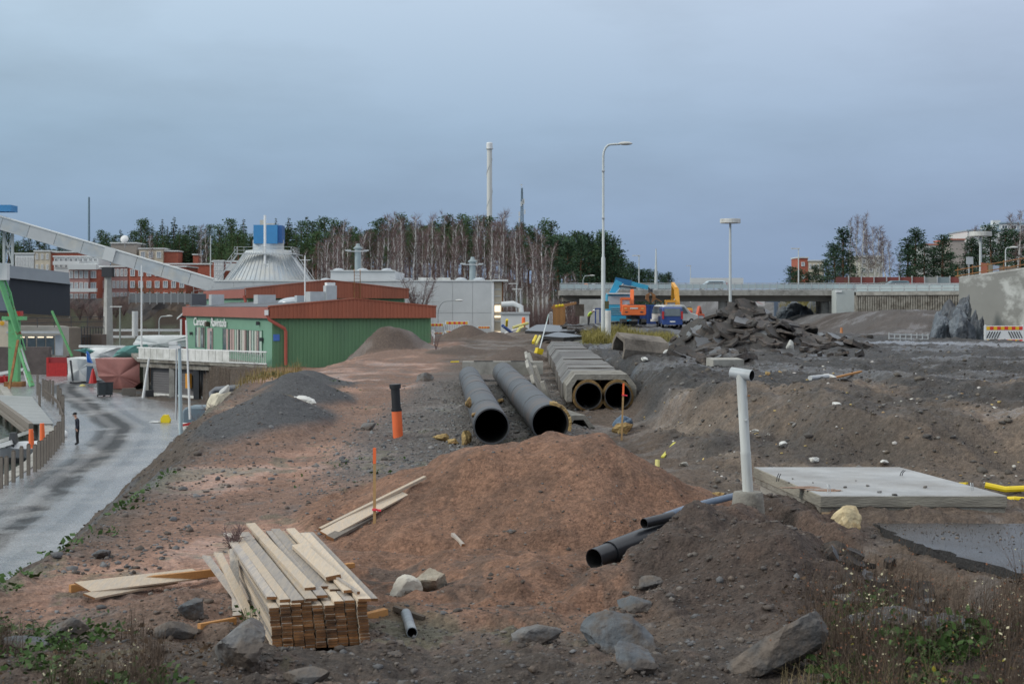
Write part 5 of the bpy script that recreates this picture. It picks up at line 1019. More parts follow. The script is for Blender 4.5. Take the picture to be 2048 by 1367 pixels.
mb = MB(); mb.box((X_(1676, 221), 220.6, ZT - .30), (.9, .3, .22)); mb.build('bridge_lamp', white, BR)
# ribbed wing wall to the right
RW = thing('ribbed_wall', 'ribbed grey concrete wing wall right of the pale bridge abutment', 'wall', (X_(1815, 215), 215, 0))
x0, x1, zt, zb = X_(1712, 216), X_(1935, 206), Z_(584, 216), -1.5
def rwall(s): return Vector((x0 + (x1 - x0) * s, 216 - 10 * s, 0))
mb = MB(); mb.ext([rwall(0) + Vector((0, .1, zb)), rwall(1) + Vector((0, .1, zb)), rwall(1) + Vector((0, .1, zt)), rwall(0) + Vector((0, .1, zt))], (0, 1, 0)); mb.build('wall_body', concrete_old, RW)
mb = MB()
for k in range(46): p, q = rwall((k + .2) / 46), rwall((k + .75) / 46); mb.ext([p + Vector((0, .08, zb)), q + Vector((0, .08, zb)), q + Vector((0, .08, zt - .5)), p + Vector((0, .08, zt - .5))], (0, -.16, 0))
o = mb.build('wall_ribs', concrete_old, RW); o['kind'] = 'stuff'
mb = MB(); mb.ext([rwall(0) + Vector((0, -.3, zt - .45)), rwall(1) + Vector((0, -.3, zt - .45)), rwall(1) + Vector((0, -.3, zt)), rwall(0) + Vector((0, -.3, zt))], (0, 1.6, 0)); mb.build('wall_cap', concrete, RW)
mb = MB(); p, q = rwall(0), rwall(1); rail(mb, [p + Vector((0, 0, zt)), q + Vector((0, 0, zt))], 1.0, 1.6, .07); mb.build('wall_railing', galv, RW)
for k in range(9): p, q = rwall(k / 9 + .005), rwall((k + 1) / 9 - .005); mb = MB(); mb.ext([p + Vector((0, .02, zt + .1)), q + Vector((0, .02, zt + .1)), q + Vector((0, .02, zt + .85)), p + Vector((0, .02, zt + .85))], (0, .03, 0)); mb.build('railing_panel', MATS['rail_panel'], RW)
# coloured noise barrier behind the bridge railing
NB = thing('noise_barrier', 'row of dark red and grey noise barrier panels behind the bridge', 'noise barrier', (X_(1800, 250), 250, 4))
bm_ = [mat('barrier_brown', (.17, .06, .055), .85, .1, 2), mat('barrier_red_panel', (.24, .07, .06), .85, .1, 2), mat('barrier_red_panel', (.24, .07, .06)), mat('barrier_grey', (.34, .35, .33), .8, .1, 2), mat('barrier_blue', (.26, .32, .34), .8, .1, 2), mat('barrier_red_b', (.28, .08, .07), .85, .1, 2)]
for k in range(10):
    p0, p1 = 1672 + k * 25.3, 1672 + (k + 1) * 25.3 - 1.2; mb = MB(); xa, xb = X_(p0, 250), X_(p1, 250); mb.box(((xa + xb) / 2, 250, Z_(567, 250)), (xb - xa, .25, 2.1)); mb.build('panel', bm_[[0, 0, 1, 0, 2, 1, 2, 3, 4, 5][k]], NB)
    mb = MB(); mb.box((xb + .05, 249.85, Z_(566, 250)), (.14, .3, 2.3)); mb.build('post', galv, NB)
# big pale retaining wall on the right edge
RT = thing('retaining_wall', 'tall patched concrete retaining wall with a sloping top on the right', 'wall', (X_(1985, 118), 118, 0))
w0, w1 = P(1919, 557, 130), P(2190, 519, 112)
mb = MB(); mb.ext([Vector((w0.x, w0.y, -.5)), Vector((w1.x, w1.y, -.5)), w1, w0], (.3, 1.2, 0)); mb.build('wall_face', wall_patch, RT)
mb = MB(); mb.ext([w0 + Vector((0, -.1, 0)), w1 + Vector((0, -.1, 0)), w1 + Vector((.3, 1.3, 0)), w0 + Vector((.3, 1.3, 0))], (0, 0, .16)); mb.build('wall_cap', concrete_pale, RT)
mb = MB(); d = w1 - w0
for hh in (.5, 1.0): mb.beam(w0 + Vector((-.2, .5, hh - .3)), w1 + Vector((0, .5, hh)), .07)
for k in range(9): p = w0 + d * (k / 8) + Vector((0, .5, 0)); mb.beam(p, p + Vector((0, 0, .95)), .07)
mb.build('wall_railing', rust, RT)
mb = MB(); mb.ext([Vector((w0.x, w0.y, -.5)), Vector((w0.x, w0.y, w0.z)), Vector((60.5, 206, 5.6)), Vector((60.5, 206, -.5))], (.6, 0, 0)); mb.build('wall_return', concrete, RT)
cols = [mat('fence_salmon', (.46, .16, .10), .8, .1, 2), mat('fence_olive', (.30, .27, .20), .8, .1, 2), mat('fence_paleblue', (.42, .48, .58), .8, .1, 2), mat('fence_timber', (.26, .19, .14), .85, .2, 3)]
SF = thing('screen_fence', 'screen fence of salmon, olive, pale blue and timber panels above the wall', 'fence', (X_(1990, 140), 140, 5))
for k, (p0, p1, ya, yb, ci) in enumerate([(1963, 1976, 525, 527, 0), (1976, 1986, 527, 530, 1), (1986, 1999, 530, 531, 2), (1999, 2012, 531, 532, 3), (2013, 2026, 532, 534, 3), (2027, 2040, 534, 535, 3), (2041, 2060, 535, 536, 3), (2061, 2080, 536, 536, 3)]):
    mb = MB(); p, q = P(p0, ya, 140), P(p1 - .6, yb, 140); mb.ext([(p.x, 140, 3), (q.x, 140, 3), q, p], (0, .2, 0)); mb.build('panel', cols[ci], SF)
# blasted rock at the wall foot
def rock_cluster(name, label, items, D, m):
    t = thing(name, label, 'rock', (X_(items[0][0], D), D, G(X_(items[0][0], D), D)))
    for k, (px, py0, py1, w, ry, dd) in enumerate(items):
        h = (py1 - py0) * (D + dd) / F; v, f = rock_mesh(300 + k + int(D), (w * D / F / 2, h * .42, h * .56), 4, 11, .14); M = np.array(Matrix.Rotation(ry, 3, 'Y')); v = v @ M.T
        c = P(px, (py0 + py1) / 2, D + dd); mb = MB(); mb.add((v + np.array(c)).tolist(), f); mb.build('rock', m, t)
rock_cluster('blasted_rock', 'jagged streaked grey rock outcrop at the foot of the tall wall', [(1905, 600, 700, 62, .12, 2), (1928, 590, 690, 34, .2, 4), (1880, 632, 695, 40, -.1, 0), (1947, 622, 692, 26, .1, 0), (1962, 635, 690, 16, .05, -1), (1920, 640, 700, 50, -.3, -2)], 119, rock_face)
rock_cluster('blasted_rock', 'dark blue-grey rock cut under the bridge beside the pillar', [(1600, 608, 655, 60, .1, 0), (1575, 615, 655, 40, 0, 0), (1630, 596, 650, 36, .5, 4), (1612, 620, 660, 40, -.2, -3)], 236, rock_face)
# --- red-and-yellow barriers
def barrier(p0, p1, ytop, ybot, D, label, slats=False, stripes=9, rot=0):
    a, b = X_(p0, D), X_(p1, D); W_ = b - a; z0, z1 = Z_(ybot, D), Z_(ytop, D); t = thing('traffic_barrier', label, 'barrier', ((a + b) / 2, D, z0)); Hh = z1 - z0
    g = min(G(a, D), G(b, D)); l = ROOT[t.name][0]
    mb = MB(); mb.box(((a + b) / 2, D, (z0 + z1) / 2), (W_, .08, Hh)); mb.build('board', white, t)
    for zc, hh in ((z1 - Hh * .16, Hh * .22), (z0 + Hh * .06, Hh * .09)):
        for k in range(stripes): mb = MB(); x = a + W_ * .05 + W_ * .9 * (k + .5) / stripes; mb.box((x, D - .05, zc), (W_ * .9 / stripes - .005, .02, hh)); mb.build('stripe', sign_yellow if k % 2 == 0 else sign_red, t)
    if slats:
        for s in (-1, 1):
            for k in range(5): x = (a + b) / 2 + s * W_ * (.14 + .065 * k); mb = MB(); mb.beam((x + s * W_ * .06 - s * W_ * .02, D - .05, z0 + Hh * .2), (x - s * W_ * .04, D - .05, z0 + Hh * .62), .07, .02, up=(0, 1, 0)); mb.build('chevron', dark_metal, t)
    else:
        for k in range(14): x = a + W_ * (k + .5) / 14; mb = MB(); mb.box((x, D - .05, z0 + Hh * .44), (W_ * .028, .02, Hh * .5)); mb.build('slot', mat('slot_grey', (.42, .43, .44), .8, .05, 2), t)
    for x in (a + .1, b - .1): mb = MB(); mb.box((x, D, z0 - .1), (.12, .5, .2)); mb.box((x, D, (z0 + z1) / 2), (.10, .12, Hh + .12)); mb.build('foot', white, t)
    mb = MB(); mb.box(((a + b) / 2, D + .05, z0 - .35), (.05, .05, .7)); 
    return t
barrier(1968, 2049, 651, 682, 112, 'white barrier with slanted dark bars and red-yellow band by the tall wall', True, 10)
barrier(851, 888, 646, 667, 166, 'striped site barrier nearest the green gable, left of the far mound')
barrier(890, 938, 642, 664, 168, 'striped site barrier in the middle, half behind the far mound')
barrier(955, 981, 652, 668, 167, 'striped site barrier right of the far mound')
mb = MB(); a, b = P(1778, 674, 117), P(1856, 674, 117); t = thing('road_barrier', 'low grey steel guard rail on the far road edge', 'guard rail', tuple(a))
for z in (.12, .42): mb = MB(); mb.beam((a.x, 117, G(a.x, 117) + z), (b.x, 117, G(b.x, 117) + z), .06, .09); mb.build('rail', galv, t)
for k in range(8): x = a.x + (b.x - a.x) * k / 7; mb = MB(); mb.box((x, 117, G(x, 117) + .25), (.06, .12, .6)); mb.build('post', galv, t)
mb = MB(); c = P(1683, 668, 168); mb.tube([(c.x, 168, G(c.x, 168)), (c.x, 168, G(c.x, 168) + .6)], [.16, .12], 8); mb.build('orange_marker', mat('dull_orange', (.6, .25, .1), .6, .1, 3), loc=(c.x, 168, G(c.x, 168)), label='small orange marker post at the foot of the earth bank', cat='marker')
# --- lamp posts and masts
def lamp(px, ytop, ybase, D, label, r=(.10, .05), arm=0, head=None, name='street_lamp', zbase=None, m=None, armrise=.25):
    x = X_(px, D); zt = Z_(ytop, D); zb = zbase if zbase is not None else G(x, D) - .1; t = thing(name, label, 'street lamp', (x, D, zb)); m = m or pole_white
    k = .42 if D < 120 else .5
    if arm:
        s = 1 if arm > 0 else -1; A = abs(arm); pts = [(x, D, zb), (x, D, zb + (zt - zb) * k), (x, D, zb + (zt - zb) * (k + .01)), (x, D, zt - A * .75)]; mb = MB(); mb.tube(pts, [r[0], r[0] * .9, r[0] * .55, r[1]], 12); mb.build('pole', m, t, smooth=True)
        pts = [(x, D, zt - A * .75)] + [(x + s * A * (1 - math.cos(q)) * .45, D, zt - A * .75 + A * .72 * math.sin(q)) for q in (.4, .8, 1.2, 1.57)] + [(x + s * A, D, zt)]; mb = MB(); mb.tube(pts, r[1] * .95, 8); mb.build('arm', m, t, smooth=True)
        v, f = ico(3); mb = MB(); c = (x + s * (A + .35), D, zt + .02); mb.add([(c[0] + p[0] * .45, c[1] + p[1] * .2, c[2] + p[2] * (.13 if p[2] > 0 else .10)) for p in v], f); mb.build('lamp_head', white_dirty, t, smooth=True)
    else:
        mb = MB(); mb.tube([(x, D, zb), (x, D, zt)], [r[0], r[1]], 10); mb.build('pole', m, t, smooth=True)
    if head == 'ring':
        w = 1.05; mb = MB(); mb.lathe([(w * .98, -.22), (w, -.2), (w, .2), (w * .98, .22), (.1, .26), (0, .26)], 24, (x, D, zt)); mb.build('ring_head', white_dirty, t, smooth=False)
    if head == 'flat': mb = MB(); mb.box((x - .45, D, zt), (1.3, .3, .14)); mb.build('lamp_head', white_dirty, t)
    if head == 'T': mb = MB(); mb.box((x, D, zt), (2.0, .25, .16)); mb.build('lamp_head', white_panel, t)
    return t, x, zb
t, x, zb = lamp(1206.5, 288, 690, 99, 'tall curved street lamp standing beside the white post stump', (.14, .075), 1.05)
for k, z in enumerate((.60, .63)): mb = MB(); mb.box((x, 98.9, zb + (12.9) * (z + .2 * k)), (.2, .2, .06)); mb.build('clamp', galv, t)
mb = MB(); c = Vector((X_(1216, 98.5), 98.5, G(X_(1216, 98.5), 98.5))); mb.tube([c, c + Vector((0, 0, 1.75))], .19, 14); t = thing('post_stump', 'short thick white post stump at the foot of the curved lamp', 'post', tuple(c)); mb.build('stump', white_dirty, t, smooth=True); mb = MB(); mb.box(c + Vector((-.08, -.05, 2.1)), (.26, .2, .5)); mb.build('cable_box', mat('olive_box', (.10, .10, .05), .8, .2, 4), t)
lamp(1460.5, 442, 640, 160, 'tall light mast with round white ring head over the rubble', (.17, .11), 0, 'ring')
lamp(1961, 468, 600, 150, 'light mast with round white ring head above the tall wall', (.16, .11), 0, 'ring', zbase=3)
lamp(1597, 497, 570, 236, 'thin street lamp on the bridge left of the right-hand pines', (.11, .07), 0, 'flat', zbase=ZT)
lamp(1278, 511, 570, 250, 'thin street lamp behind the crane arm', (.11, .07), 0, 'flat', zbase=ZT)
lamp(1312, 497, 572, 240, 'mast with thick lower sleeve on the bridge', (.30, .08), 0, None, zbase=ZT, name='mast')
lamp(1381, 531, 575, 420, 'faint far street lamp above the middle of the bridge', (.12, .08), 0, 'flat', zbase=4)
lamp(1041, 578, 665, 205, 'street lamp with flat white head right of the hall end', (.12, .10), 0, 'flat', m=galv)
lamp(1033, 567, 640, 215, 'street lamp behind the first, before the birch stems', (.09, .07), 0, 'flat')
t, x, zb = lamp(1166, 551, 620, 262, 'street lamp hooked at the left bridge end', (.1, .06), 1.2, zbase=0)
lamp(876, 601, 640, 172, 'thin hooked street lamp in front of the pale hall wall', (.07, .045), 2.0, zbase=-.5, m=mat('thin_grey', (.34, .36, .37), .6, .1, 2))
lamp(421, 471, 560, 300, 'white flag mast by the brick house left of the silo', (.16, .08), 0, None, zbase=4, name='flagpole')
lamp(178, 394, 480, 600, 'thin blue-grey radio mast far behind the conveyor', (.5, .35), 0, None, zbase=10, m=mat('mast_blue', (.16, .24, .30), .6, .1, 1), name='radio_mast')
lamp(240, 613, 700, 178, 'grey yard lamp right of the conveyor pier', (.12, .09), 0, 'flat', m=mat('greenish_pole', (.25, .28, .25), .6, .1, 2))
lamp(318, 632, 700, 205, 'hooked yard lamp before the dark rock cut', (.1, .06), 1.0)
lamp(270, 622, 676, 236, 'leaning white mast by the rock cut', (.45, .45), 0, None, zbase=Z_(672, 236), m=white, name='mast')
lamp(2011, 495, 560, 160, 'small hooked lamp above the screen fence', (.09, .06), .5, zbase=4.5)
lamp(283, 530, 697, 136, 'white flagpole on the terrace corner of the restaurant', (.09, .05), 0, None, zbase=DZ, m=white, name='flagpole')
t = thing('road_sign', 'grey road sign seen from behind on a post by the tall wall', 'road sign', (X_(1938, 140), 140, 4)); x = X_(1938, 140); mb = MB(); mb.tube([(x, 140, 4), (x, 140, Z_(513, 140))], .06, 8); mb.build('pole', galv, t); mb = MB(); mb.box((x, 139.8, Z_(521, 140)), (.62, .05, .66)); mb.build('sign_plate', galv, t)
# signs on the gantry under the bridge
GT = thing('sign_gantry', 'steel sign gantry under the bridge with a blue and a white panel', 'sign gantry', (X_(1500, 250), 250, 0))
mb = MB(); mb.beam(P(1440, 596, 250), P(1560, 602, 250), .3, .45); mb.build('gantry_beam', stone_far, GT); mb = MB(); mb.beam(P(1552, 602, 250), P(1552, 640, 250), .6, up=(1, 0, 0)); mb.build('gantry_leg', stone_far, GT)
c = P(1490, 605, 246); mb = MB(); mb.box(c, (1.9, .08, .98)); s1_ = mb.build('blue_panel', mat('road_sign_blue', (.02, .22, .66), .5, .05, 2), GT); mb = MB(); mb.ext([c + Vector((-.45, -.06, -.40)), c + Vector((.62, -.06, -.40)), c + Vector((.25, -.06, .1)), c + Vector((-.05, -.06, .22))], (0, -.02, 0)); mb.build('sign_symbol', mat('sign_pink', (.72, .36, .48), .6, .1, 3), s1_)
mb = MB(); mb.box(c + Vector((-.45, -.05, .05)), (.2, .03, .6)); mb.build('sign_arrow', white, s1_)
c = P(1518, 605, 246); mb = MB(); mb.box(c, (1.75, .08, .95)); s2_ = mb.build('white_panel', mat('sign_white', (.62, .60, .60), .6, .05, 2), GT); mb = MB(); mb.beam(c + Vector((-.5, -.06, .25)), c + Vector((.5, -.06, -.25)), .02, .07, up=(0, 1, 0)); mb.build('sign_slash', sign_red, s2_)
for px, col, r in ((1172, mat('round_orange', (.85, .25, .03), .5, .05, 2), .34), (1187, pole_white, .3)):
    c = P(px, 570, 230); t = thing('round_sign', 'round orange sign at the left bridge end' if px == 1172 else 'pale round sign beside the orange one', 'sign', tuple(c)); mb = MB(); mb.lathe([(0, -.03), (r, -.03), (r, .03), (0, .03)], 14); mb.v = [(c.x + x, c.y + z, c.z + y) for x, y, z in mb.v]; mb.build('disc', col, t); mb = MB(); mb.tube([c + Vector((0, .06, 0)), c + Vector((0, .06, -1.2))], .04, 6); mb.build('pole', galv, t)
# chimney and lattice mast far behind the wood
CHM = thing('chimney', 'tall slim pale factory chimney rising behind the wood', 'chimney', (X_(979, 620), 620, 5)); x = X_(979, 620)
mb = MB(); mb.tube([(x, 620, 0), (x, 620, Z_(299, 620))], [1.16, 1.0], 18); mb.build('shaft', mat('chimney_concrete', (.66, .67, .65), .85, .06, .15, stretch=(1, 1, .3)), CHM, smooth=True)
mb = MB(); mb.lathe([(1.0, 0), (1.45, .1), (1.45, .35), (1.0, .4)], 18, (x, 620, Z_(299, 620))); mb.build('gallery_ring', galv, CHM); mb = MB(); mb.lathe([(1.22, 0), (1.22, 2.1), (1.0, 2.4), (0, 2.4)], 18, (x, 620, Z_(299, 620) + .35)); mb.build('mouth', white, CHM)
mb = MB()
for k in range(60): an = k * .42; z = 8 + k * .9; mb.box((x + math.cos(an) * 1.12, 620 + math.sin(an) * 1.12, z), (.18, .18, 1.0))
o = mb.build('spiral_fin', mat('fin_grey', (.55, .57, .57), .8, .05, 1), CHM); o['kind'] = 'stuff'
LM = thing('lattice_mast', 'blue-grey lattice antenna mast right of the chimney', 'radio mast', (X_(1044, 520), 520, 8)); x = X_(1044, 520); mb = MB(); zt = Z_(376, 520)
def leg(z): return 1.05 - .85 * (z - 8) / (zt - 8)
for sx_, sy_ in ((-1, -1), (1, -1), (0, 1)): mb.beam((x + sx_ * 1.05, 520 + sy_ * .8, 8), (x + sx_ * .2, 520 + sy_ * .2, zt), .22)
z = 9
while z < zt - 1.2: w, w2 = leg(z), leg(z + 1.4); mb.beam((x - w, 519.4, z), (x + w2, 519.4, z + 1.4), .14); mb.beam((x + w, 519.4, z), (x - w2, 519.4, z + 1.4), .14); z += 1.4
mb.build('lattice', mat('mast_steel', (.16, .23, .28), .6, .1, 2), LM)
for dx, py, h in ((.3, 404, 1.6), (-.3, 408, 1.5), (.6, 403, 1.7), (-.9, 428, 1.5), (.9, 424, 1.6), (-.9, 440, 1.6)): mb = MB(); mb.box((x + dx, 519, Z_(py, 520)), (.45, .3, h)); mb.build('antenna_panel', white_panel, LM)
mb = MB(); mb.beam((x, 520, zt), (x - .25, 520, zt + 1.1), .12); mb.box((x - .25, 520, zt + 1.1), (.9, .2, .25)); mb.build('top_aerial', white_panel, LM)
# apartment blocks on the right, behind the trees
AP = block('apartment_block', 'white apartment block with blue roof glazing on the far right', 1935, 2110, 462, 560, 330, 14, white_panel, 6, 9, .5, .5, roofm=mat('roof_blue', (.32, .42, .50), .5, .1, 1), winm=glass)
block('apartment_block', 'upper white storey with glazed roof rising to the right edge', 2000, 2110, 447, 462, 331, 14, cement_grey, 1, 6, .6, .5, roofm=MATS['roof_blue'], winm=glass)
mb = MB(); c = P(1991, 445, 332); mb.box(c, (1.6, 1.6, .9)); mb.build('roof_hood', white_panel, AP)
block('apartment_block', 'beige gable with a salmon roof edge behind the right-hand pines', 1899, 1929, 480, 565, 328, 12, mat('beige_gable', (.42, .37, .34), .9, .08, 1.5), roofm=mat('salmon_roof', (.45, .17, .12), .8, .1, 2))
block('apartment_block', 'pale apartment wing with a low salmon roof left of the beige gable', 1850, 1898, 490, 565, 334, 12, white_panel, 5, 4, .5, .5, roofm=MATS['salmon_roof'], winm=glass)
block('apartment_block', 'white and beige house end among the bare birches', 1720, 1764, 514, 566, 300, 10, mat('pale_olive', (.46, .45, .38), .9, .1, 1.5), 3, 3, .4, .4, winm=glass)
block('brick_building', 'red brick house with beige upper floor left of the right-hand pines', 1596, 1616, 516, 566, 420, 10, red_brick, 2, 1, .3, .3)
block('apartment_block', 'beige flat beside the small red brick house', 1616.5, 1648, 522, 566, 420, 10, cream, 2, 4, .4, .4)
block('office_building', 'low dark building with a bright strip beyond the bridge opening', 1460, 1555, 600, 640, 330, 8, mat('dark_far', (.06, .065, .075), .7, .2, .5), 1, 8, .7, .3)
mb = MB(); c = P(1420, 563, 480); mb.box((c.x + 2, 480, c.z), (16, 3, 2.2)); mb.build('far_hall', white_panel, loc=tuple(c), label='low white far hall seen over the bridge railing', cat='building')

# ================================================================== PEOPLE
def person(px, ybase, D, label, hgt=1.76, face=0, lean=0, top=navy, low=black_cloth, cap=black_cloth, z=None, stoop=0):
    x = X_(px, D); z = G(x, D) if z is None else z; s = hgt / 1.76
    V = [(0, 0, .93), (0, -.01, 1.12), (0, .0, 1.34), (0, -.03 - lean, 1.47), (0, -.06 - lean, 1.555), (0, -.085 - lean, 1.63), (0, -.09 - lean, 1.72),
         (.10, 0, .88), (.115, -.02, .50), (.11, .03, .10), (.115, -.12, .035), (-.10, 0, .88), (-.115, -.03, .50), (-.11, .0, .10), (-.115, -.15, .035),
         (.19, 0, 1.38), (.245, .02, 1.12), (.24, -.06, .88), (.235, -.09, .80), (-.19, 0, 1.38), (-.245, .02, 1.12), (-.24, -.06, .88), (-.235, -.09, .80)]
    E = [(0, 1), (1, 2), (2, 3), (3, 4), (4, 5), (5, 6), (0, 7), (7, 8), (8, 9), (9, 10), (0, 11), (11, 12), (12, 13), (13, 14), (2, 15), (15, 16), (16, 17), (17, 18), (2, 19), (19, 20), (20, 21), (21, 22)]
    Rr = [.15, .15, .17, .065, .075, .10, .075, .105, .075, .05, .04, .105, .075, .05, .04, .085, .06, .045, .035, .085, .06, .045, .035]
    def bend(p):
        p = Vector(p)
        if stoop and p.z > .93: q = Matrix.Rotation(stoop, 3, 'X') @ (p - Vector((0, 0, .93))); p = q + Vector((0, 0, .93))
        return p * s
    me = bpy.data.meshes.new('p'); me.from_pydata([bend(p) for p in V], E, []); o = bpy.data.objects.new('p', me); COL.objects.link(o)
    o.modifiers.new('s', 'SKIN'); sv = me.skin_vertices[0].data
    for i, r in enumerate(Rr): sv[i].radius = (r * s, r * s * (.78 if i < 3 else 1)); sv[i].use_root = (i == 0)
    o.modifiers.new('d', 'SUBSURF').levels = 1
    for mo in o.modifiers: mo.show_render = True
    dg = bpy.context.evaluated_depsgraph_get(); nm = bpy.data.meshes.new_from_object(o.evaluated_get(dg)); bpy.data.objects.remove(o); nm.name = 'person'
    nm.materials.clear()
    for m in (top, low, skin): nm.materials.append(m)
    for pl_ in nm.polygons:
        c = pl_.center; dist = (c - bend((0, -.085 - lean, 1.62))).length
        pl_.material_index = 2 if (dist < .20 * s or min((c - bend((.235, -.09, .80))).length, (c - bend((-.235, -.09, .80))).length) < .09 * s) else (1 if c.z < .90 * s else 0); pl_.use_smooth = True
    po = bpy.data.objects.new('person', nm); COL.objects.link(po); po.location = (x, D, z); po.rotation_euler = (0, 0, face); tag(po, label, 'person')
    ROOT[po.name] = ((x, D, z), 0)
    hc = bend((0, -.09 - lean, 1.70)); v, f = ico(2); mb = MB(); mb.add([(x + hc.x + p[0] * .115 * s, D + hc.y + .01 + p[1] * .125 * s, z + hc.z + max(p[2], -.15) * .10 * s) for p in v], f); mb.add([(x + hc.x + p[0] * .10 * s, D + hc.y - .10 * s + p[1] * .08 * s, z + hc.z - .01 + p[2] * .015) for p in v], f); mb.build('cap', cap, po, smooth=True)
    mb = MB(); nz_ = bend((0, -.20 - lean, 1.62)); mb.box((x + nz_.x, D + nz_.y, z + nz_.z), (.03 * s, .05 * s, .05 * s)); mb.build('nose', skin, po)
    for sg in (-1, 1): e = bend((sg * .035, -.185 - lean, 1.655)); mb = MB(); mb.box((x + e.x, D + e.y, z + e.z), (.022, .012, .012)); mb.build('eye', black_in, po); e = bend((sg * .1, -.07 - lean, 1.63)); mb = MB(); mb.box((x + e.x, D + e.y, z + e.z), (.02, .04, .06)); mb.build('ear', skin, po)
    return po
person(155, 888, 87, 'man in dark jacket and black cap standing on the quay road looking down', 1.78, R(-68), .05, z=None)
person(1177, 640, 150, 'worker bending down in a yellow jacket behind the asphalt rubble', 1.78, R(60), 0, hi_vis, dark_metal, white, stoop=.75)
person(1546, 650, 225, 'worker in a yellow vest under the far bridge', 1.8, 0, 0, hi_vis, navy, white)
# ================================================================== MACHINES ON THE SITE
def wheel(parent, c, r, w, axis=(1, 0, 0), name='wheel'):
    c = Vector(c); a = Vector(axis).normalized(); mb = MB(); p = [c - a * w / 2, c - a * w * .42, c + a * w * .42, c + a * w / 2]; mb.tube(p, [r * .9, r, r, r * .9], 18); o = mb.build(name, rubber, parent, smooth=True)
    mb = MB(); mb.tube([c - a * w * .53, c + a * w * .53], r * .5, 12); mb.build('rim', galv, o, smooth=True); return o
def excavator(px, D, label, paint, k=1.0, side=1, boom_px=(), z=None):
    """seen from behind: counterweight, cab to one side, boom rising in front"""
    x = X_(px, D); z = G(x, D) if z is None else z; t = thing('excavator', label, 'excavator', (x, D, z)); c = Vector((x, D, z))
    for s in (-1, 1):
        mb = MB(); q = [(-1.7, .1), (-2.0, .45), (-1.7, .8), (1.7, .8), (2.0, .45), (1.7, .1)]; mb.ext([c + Vector((s * 1.1 * k - .28 * k, a * k, b * k)) for a, b in q], (.56 * k, 0, 0)); mb.build('track', rubber, t)
    mb = MB(); mb.tube([c + Vector((0, 0, .75 * k)), c + Vector((0, 0, 1.15 * k))], .8 * k, 16); mb.build('turntable', dark_metal, t)
    mb = MB(); mb.ext([c + Vector((a * k, -1.5 * k, b * k)) for a, b in ((-1.3, 1.2), (1.3, 1.2), (1.38, 1.35), (1.36, 2.25), (1.28, 2.35), (-1.32, 2.35), (-1.38, 1.35))], (0, 1.1 * k, 0)); o = mb.build('counterweight', paint, t); o.modifiers.new('b', 'BEVEL').width = .06
    mb = MB(); mb.box(c + Vector((.2 * k, .6 * k, 1.75 * k)), (2.3 * k, 2.3 * k, 1.15 * k)); mb.build('engine_house', paint, t)
    mb = MB(); mb.box(c + Vector((.30 * k, -.4 * k, 2.40 * k)), (2.0 * k, 1.6 * k, .10 * k)); mb.build('engine_lid', dark_metal, t)
    cx = -.85 * side * k
    mb = MB()
    for a in (-.5, .5):
        for b in (-.7, .8): mb.beam(c + Vector((cx + a * k, b * k, 1.6 * k)), c + Vector((cx + a * k, b * k, 3.1 * k)), .12 * k, up=(1, 0, 0))
    for b in (-.7, .8): mb.box(c + Vector((cx, b * k, 3.05 * k)), (1.1 * k, .14 * k, .16 * k)); mb.box(c + Vector((cx, b * k, 2.3 * k)), (1.1 * k, .14 * k, .20 * k))
    mb.box(c + Vector((cx, .05 * k, 3.15 * k)), (1.15 * k, 1.65 * k, .12 * k)); cab = mb.build('cab_frame', paint, t)
    mb = MB(); mb.box(c + Vector((cx, .05 * k, 2.6 * k)), (.96 * k, 1.4 * k, .92 * k)); mb.build('cab_glass', glass_pale, cab)
    for a in (-.95, .95):
        mb = MB(); mb.box(c + Vector((a * k, -1.51 * k, 1.98 * k)), (.28 * k, .05, .14 * k)); mb.build('tail_light', mat('amber', (.8, .45, .15), .5, .05, 3), t)
        mb = MB(); mb.box(c + Vector((a * .9 * k, -1.51 * k, 1.58 * k)), (.32 * k, .05, .12 * k)); mb.build('vent_slot', dark_metal, t)
    mb = MB(); mb.box(c + Vector((0, -1.52 * k, 2.0 * k)), (.9 * k, .04, .16 * k)); mb.build('maker_strip', white_dirty, t)
    pts = [c + Vector((a * k, b * k, h * k)) for a, b, h in boom_px]
    for i in range(len(pts) - 1): mb = MB(); mb.beam(pts[i], pts[i + 1], .42 * k if i == 0 else .32 * k, .55 * k if i == 0 else .4 * k); mb.build('boom' if i == 0 else 'stick', paint, t)
    mb = MB(); mb.tube([c + Vector((boom_px[0][0] * k - .28 * k, boom_px[0][1] * k + .3, 1.9 * k)), pts[0].lerp(pts[1], .55) + Vector((-.28 * k, 0, 0))], .09 * k, 8); mb.build('ram', galv, t)
    b = pts[-1]; mb = MB(); mb.ext([b + Vector((-.5 * k, dy, dz)) for dy, dz in ((0, .2), (.5, -.1), (.45, -.8), (-.3, -1.0), (-.55, -.6))], (1.0 * k, 0, 0)); mb.build('bucket', dark_metal, t); return t
excavator(1266, 146, 'orange excavator seen from behind with its cab beside a blue truck', exc_orange, .82, 1, [(-.1, .8, 2.0), (.05, 1.8, 4.0), (.3, 5.0, 3.0), (.5, 6.4, 1.2)])
excavator(1357, 172, 'yellow excavator with a raised upright boom behind the blue van', exc_yellow, 1.02, 1, [(.05, .8, 2.0), (-.05, 1.8, 4.4), (-.1, 5.0, 5.0), (0, 6.5, 2.0)])
excavator(1391, 200, 'small red-orange excavator far back near the bridge pillar', mat('machine_red', (.55, .10, .04), .5, .1, 2), .75, -1, [(.1, .8, 1.8), (.9, 2, 4.4), (1.6, 5, 3.2), (1.8, 6.2, .9)], z=-.4)
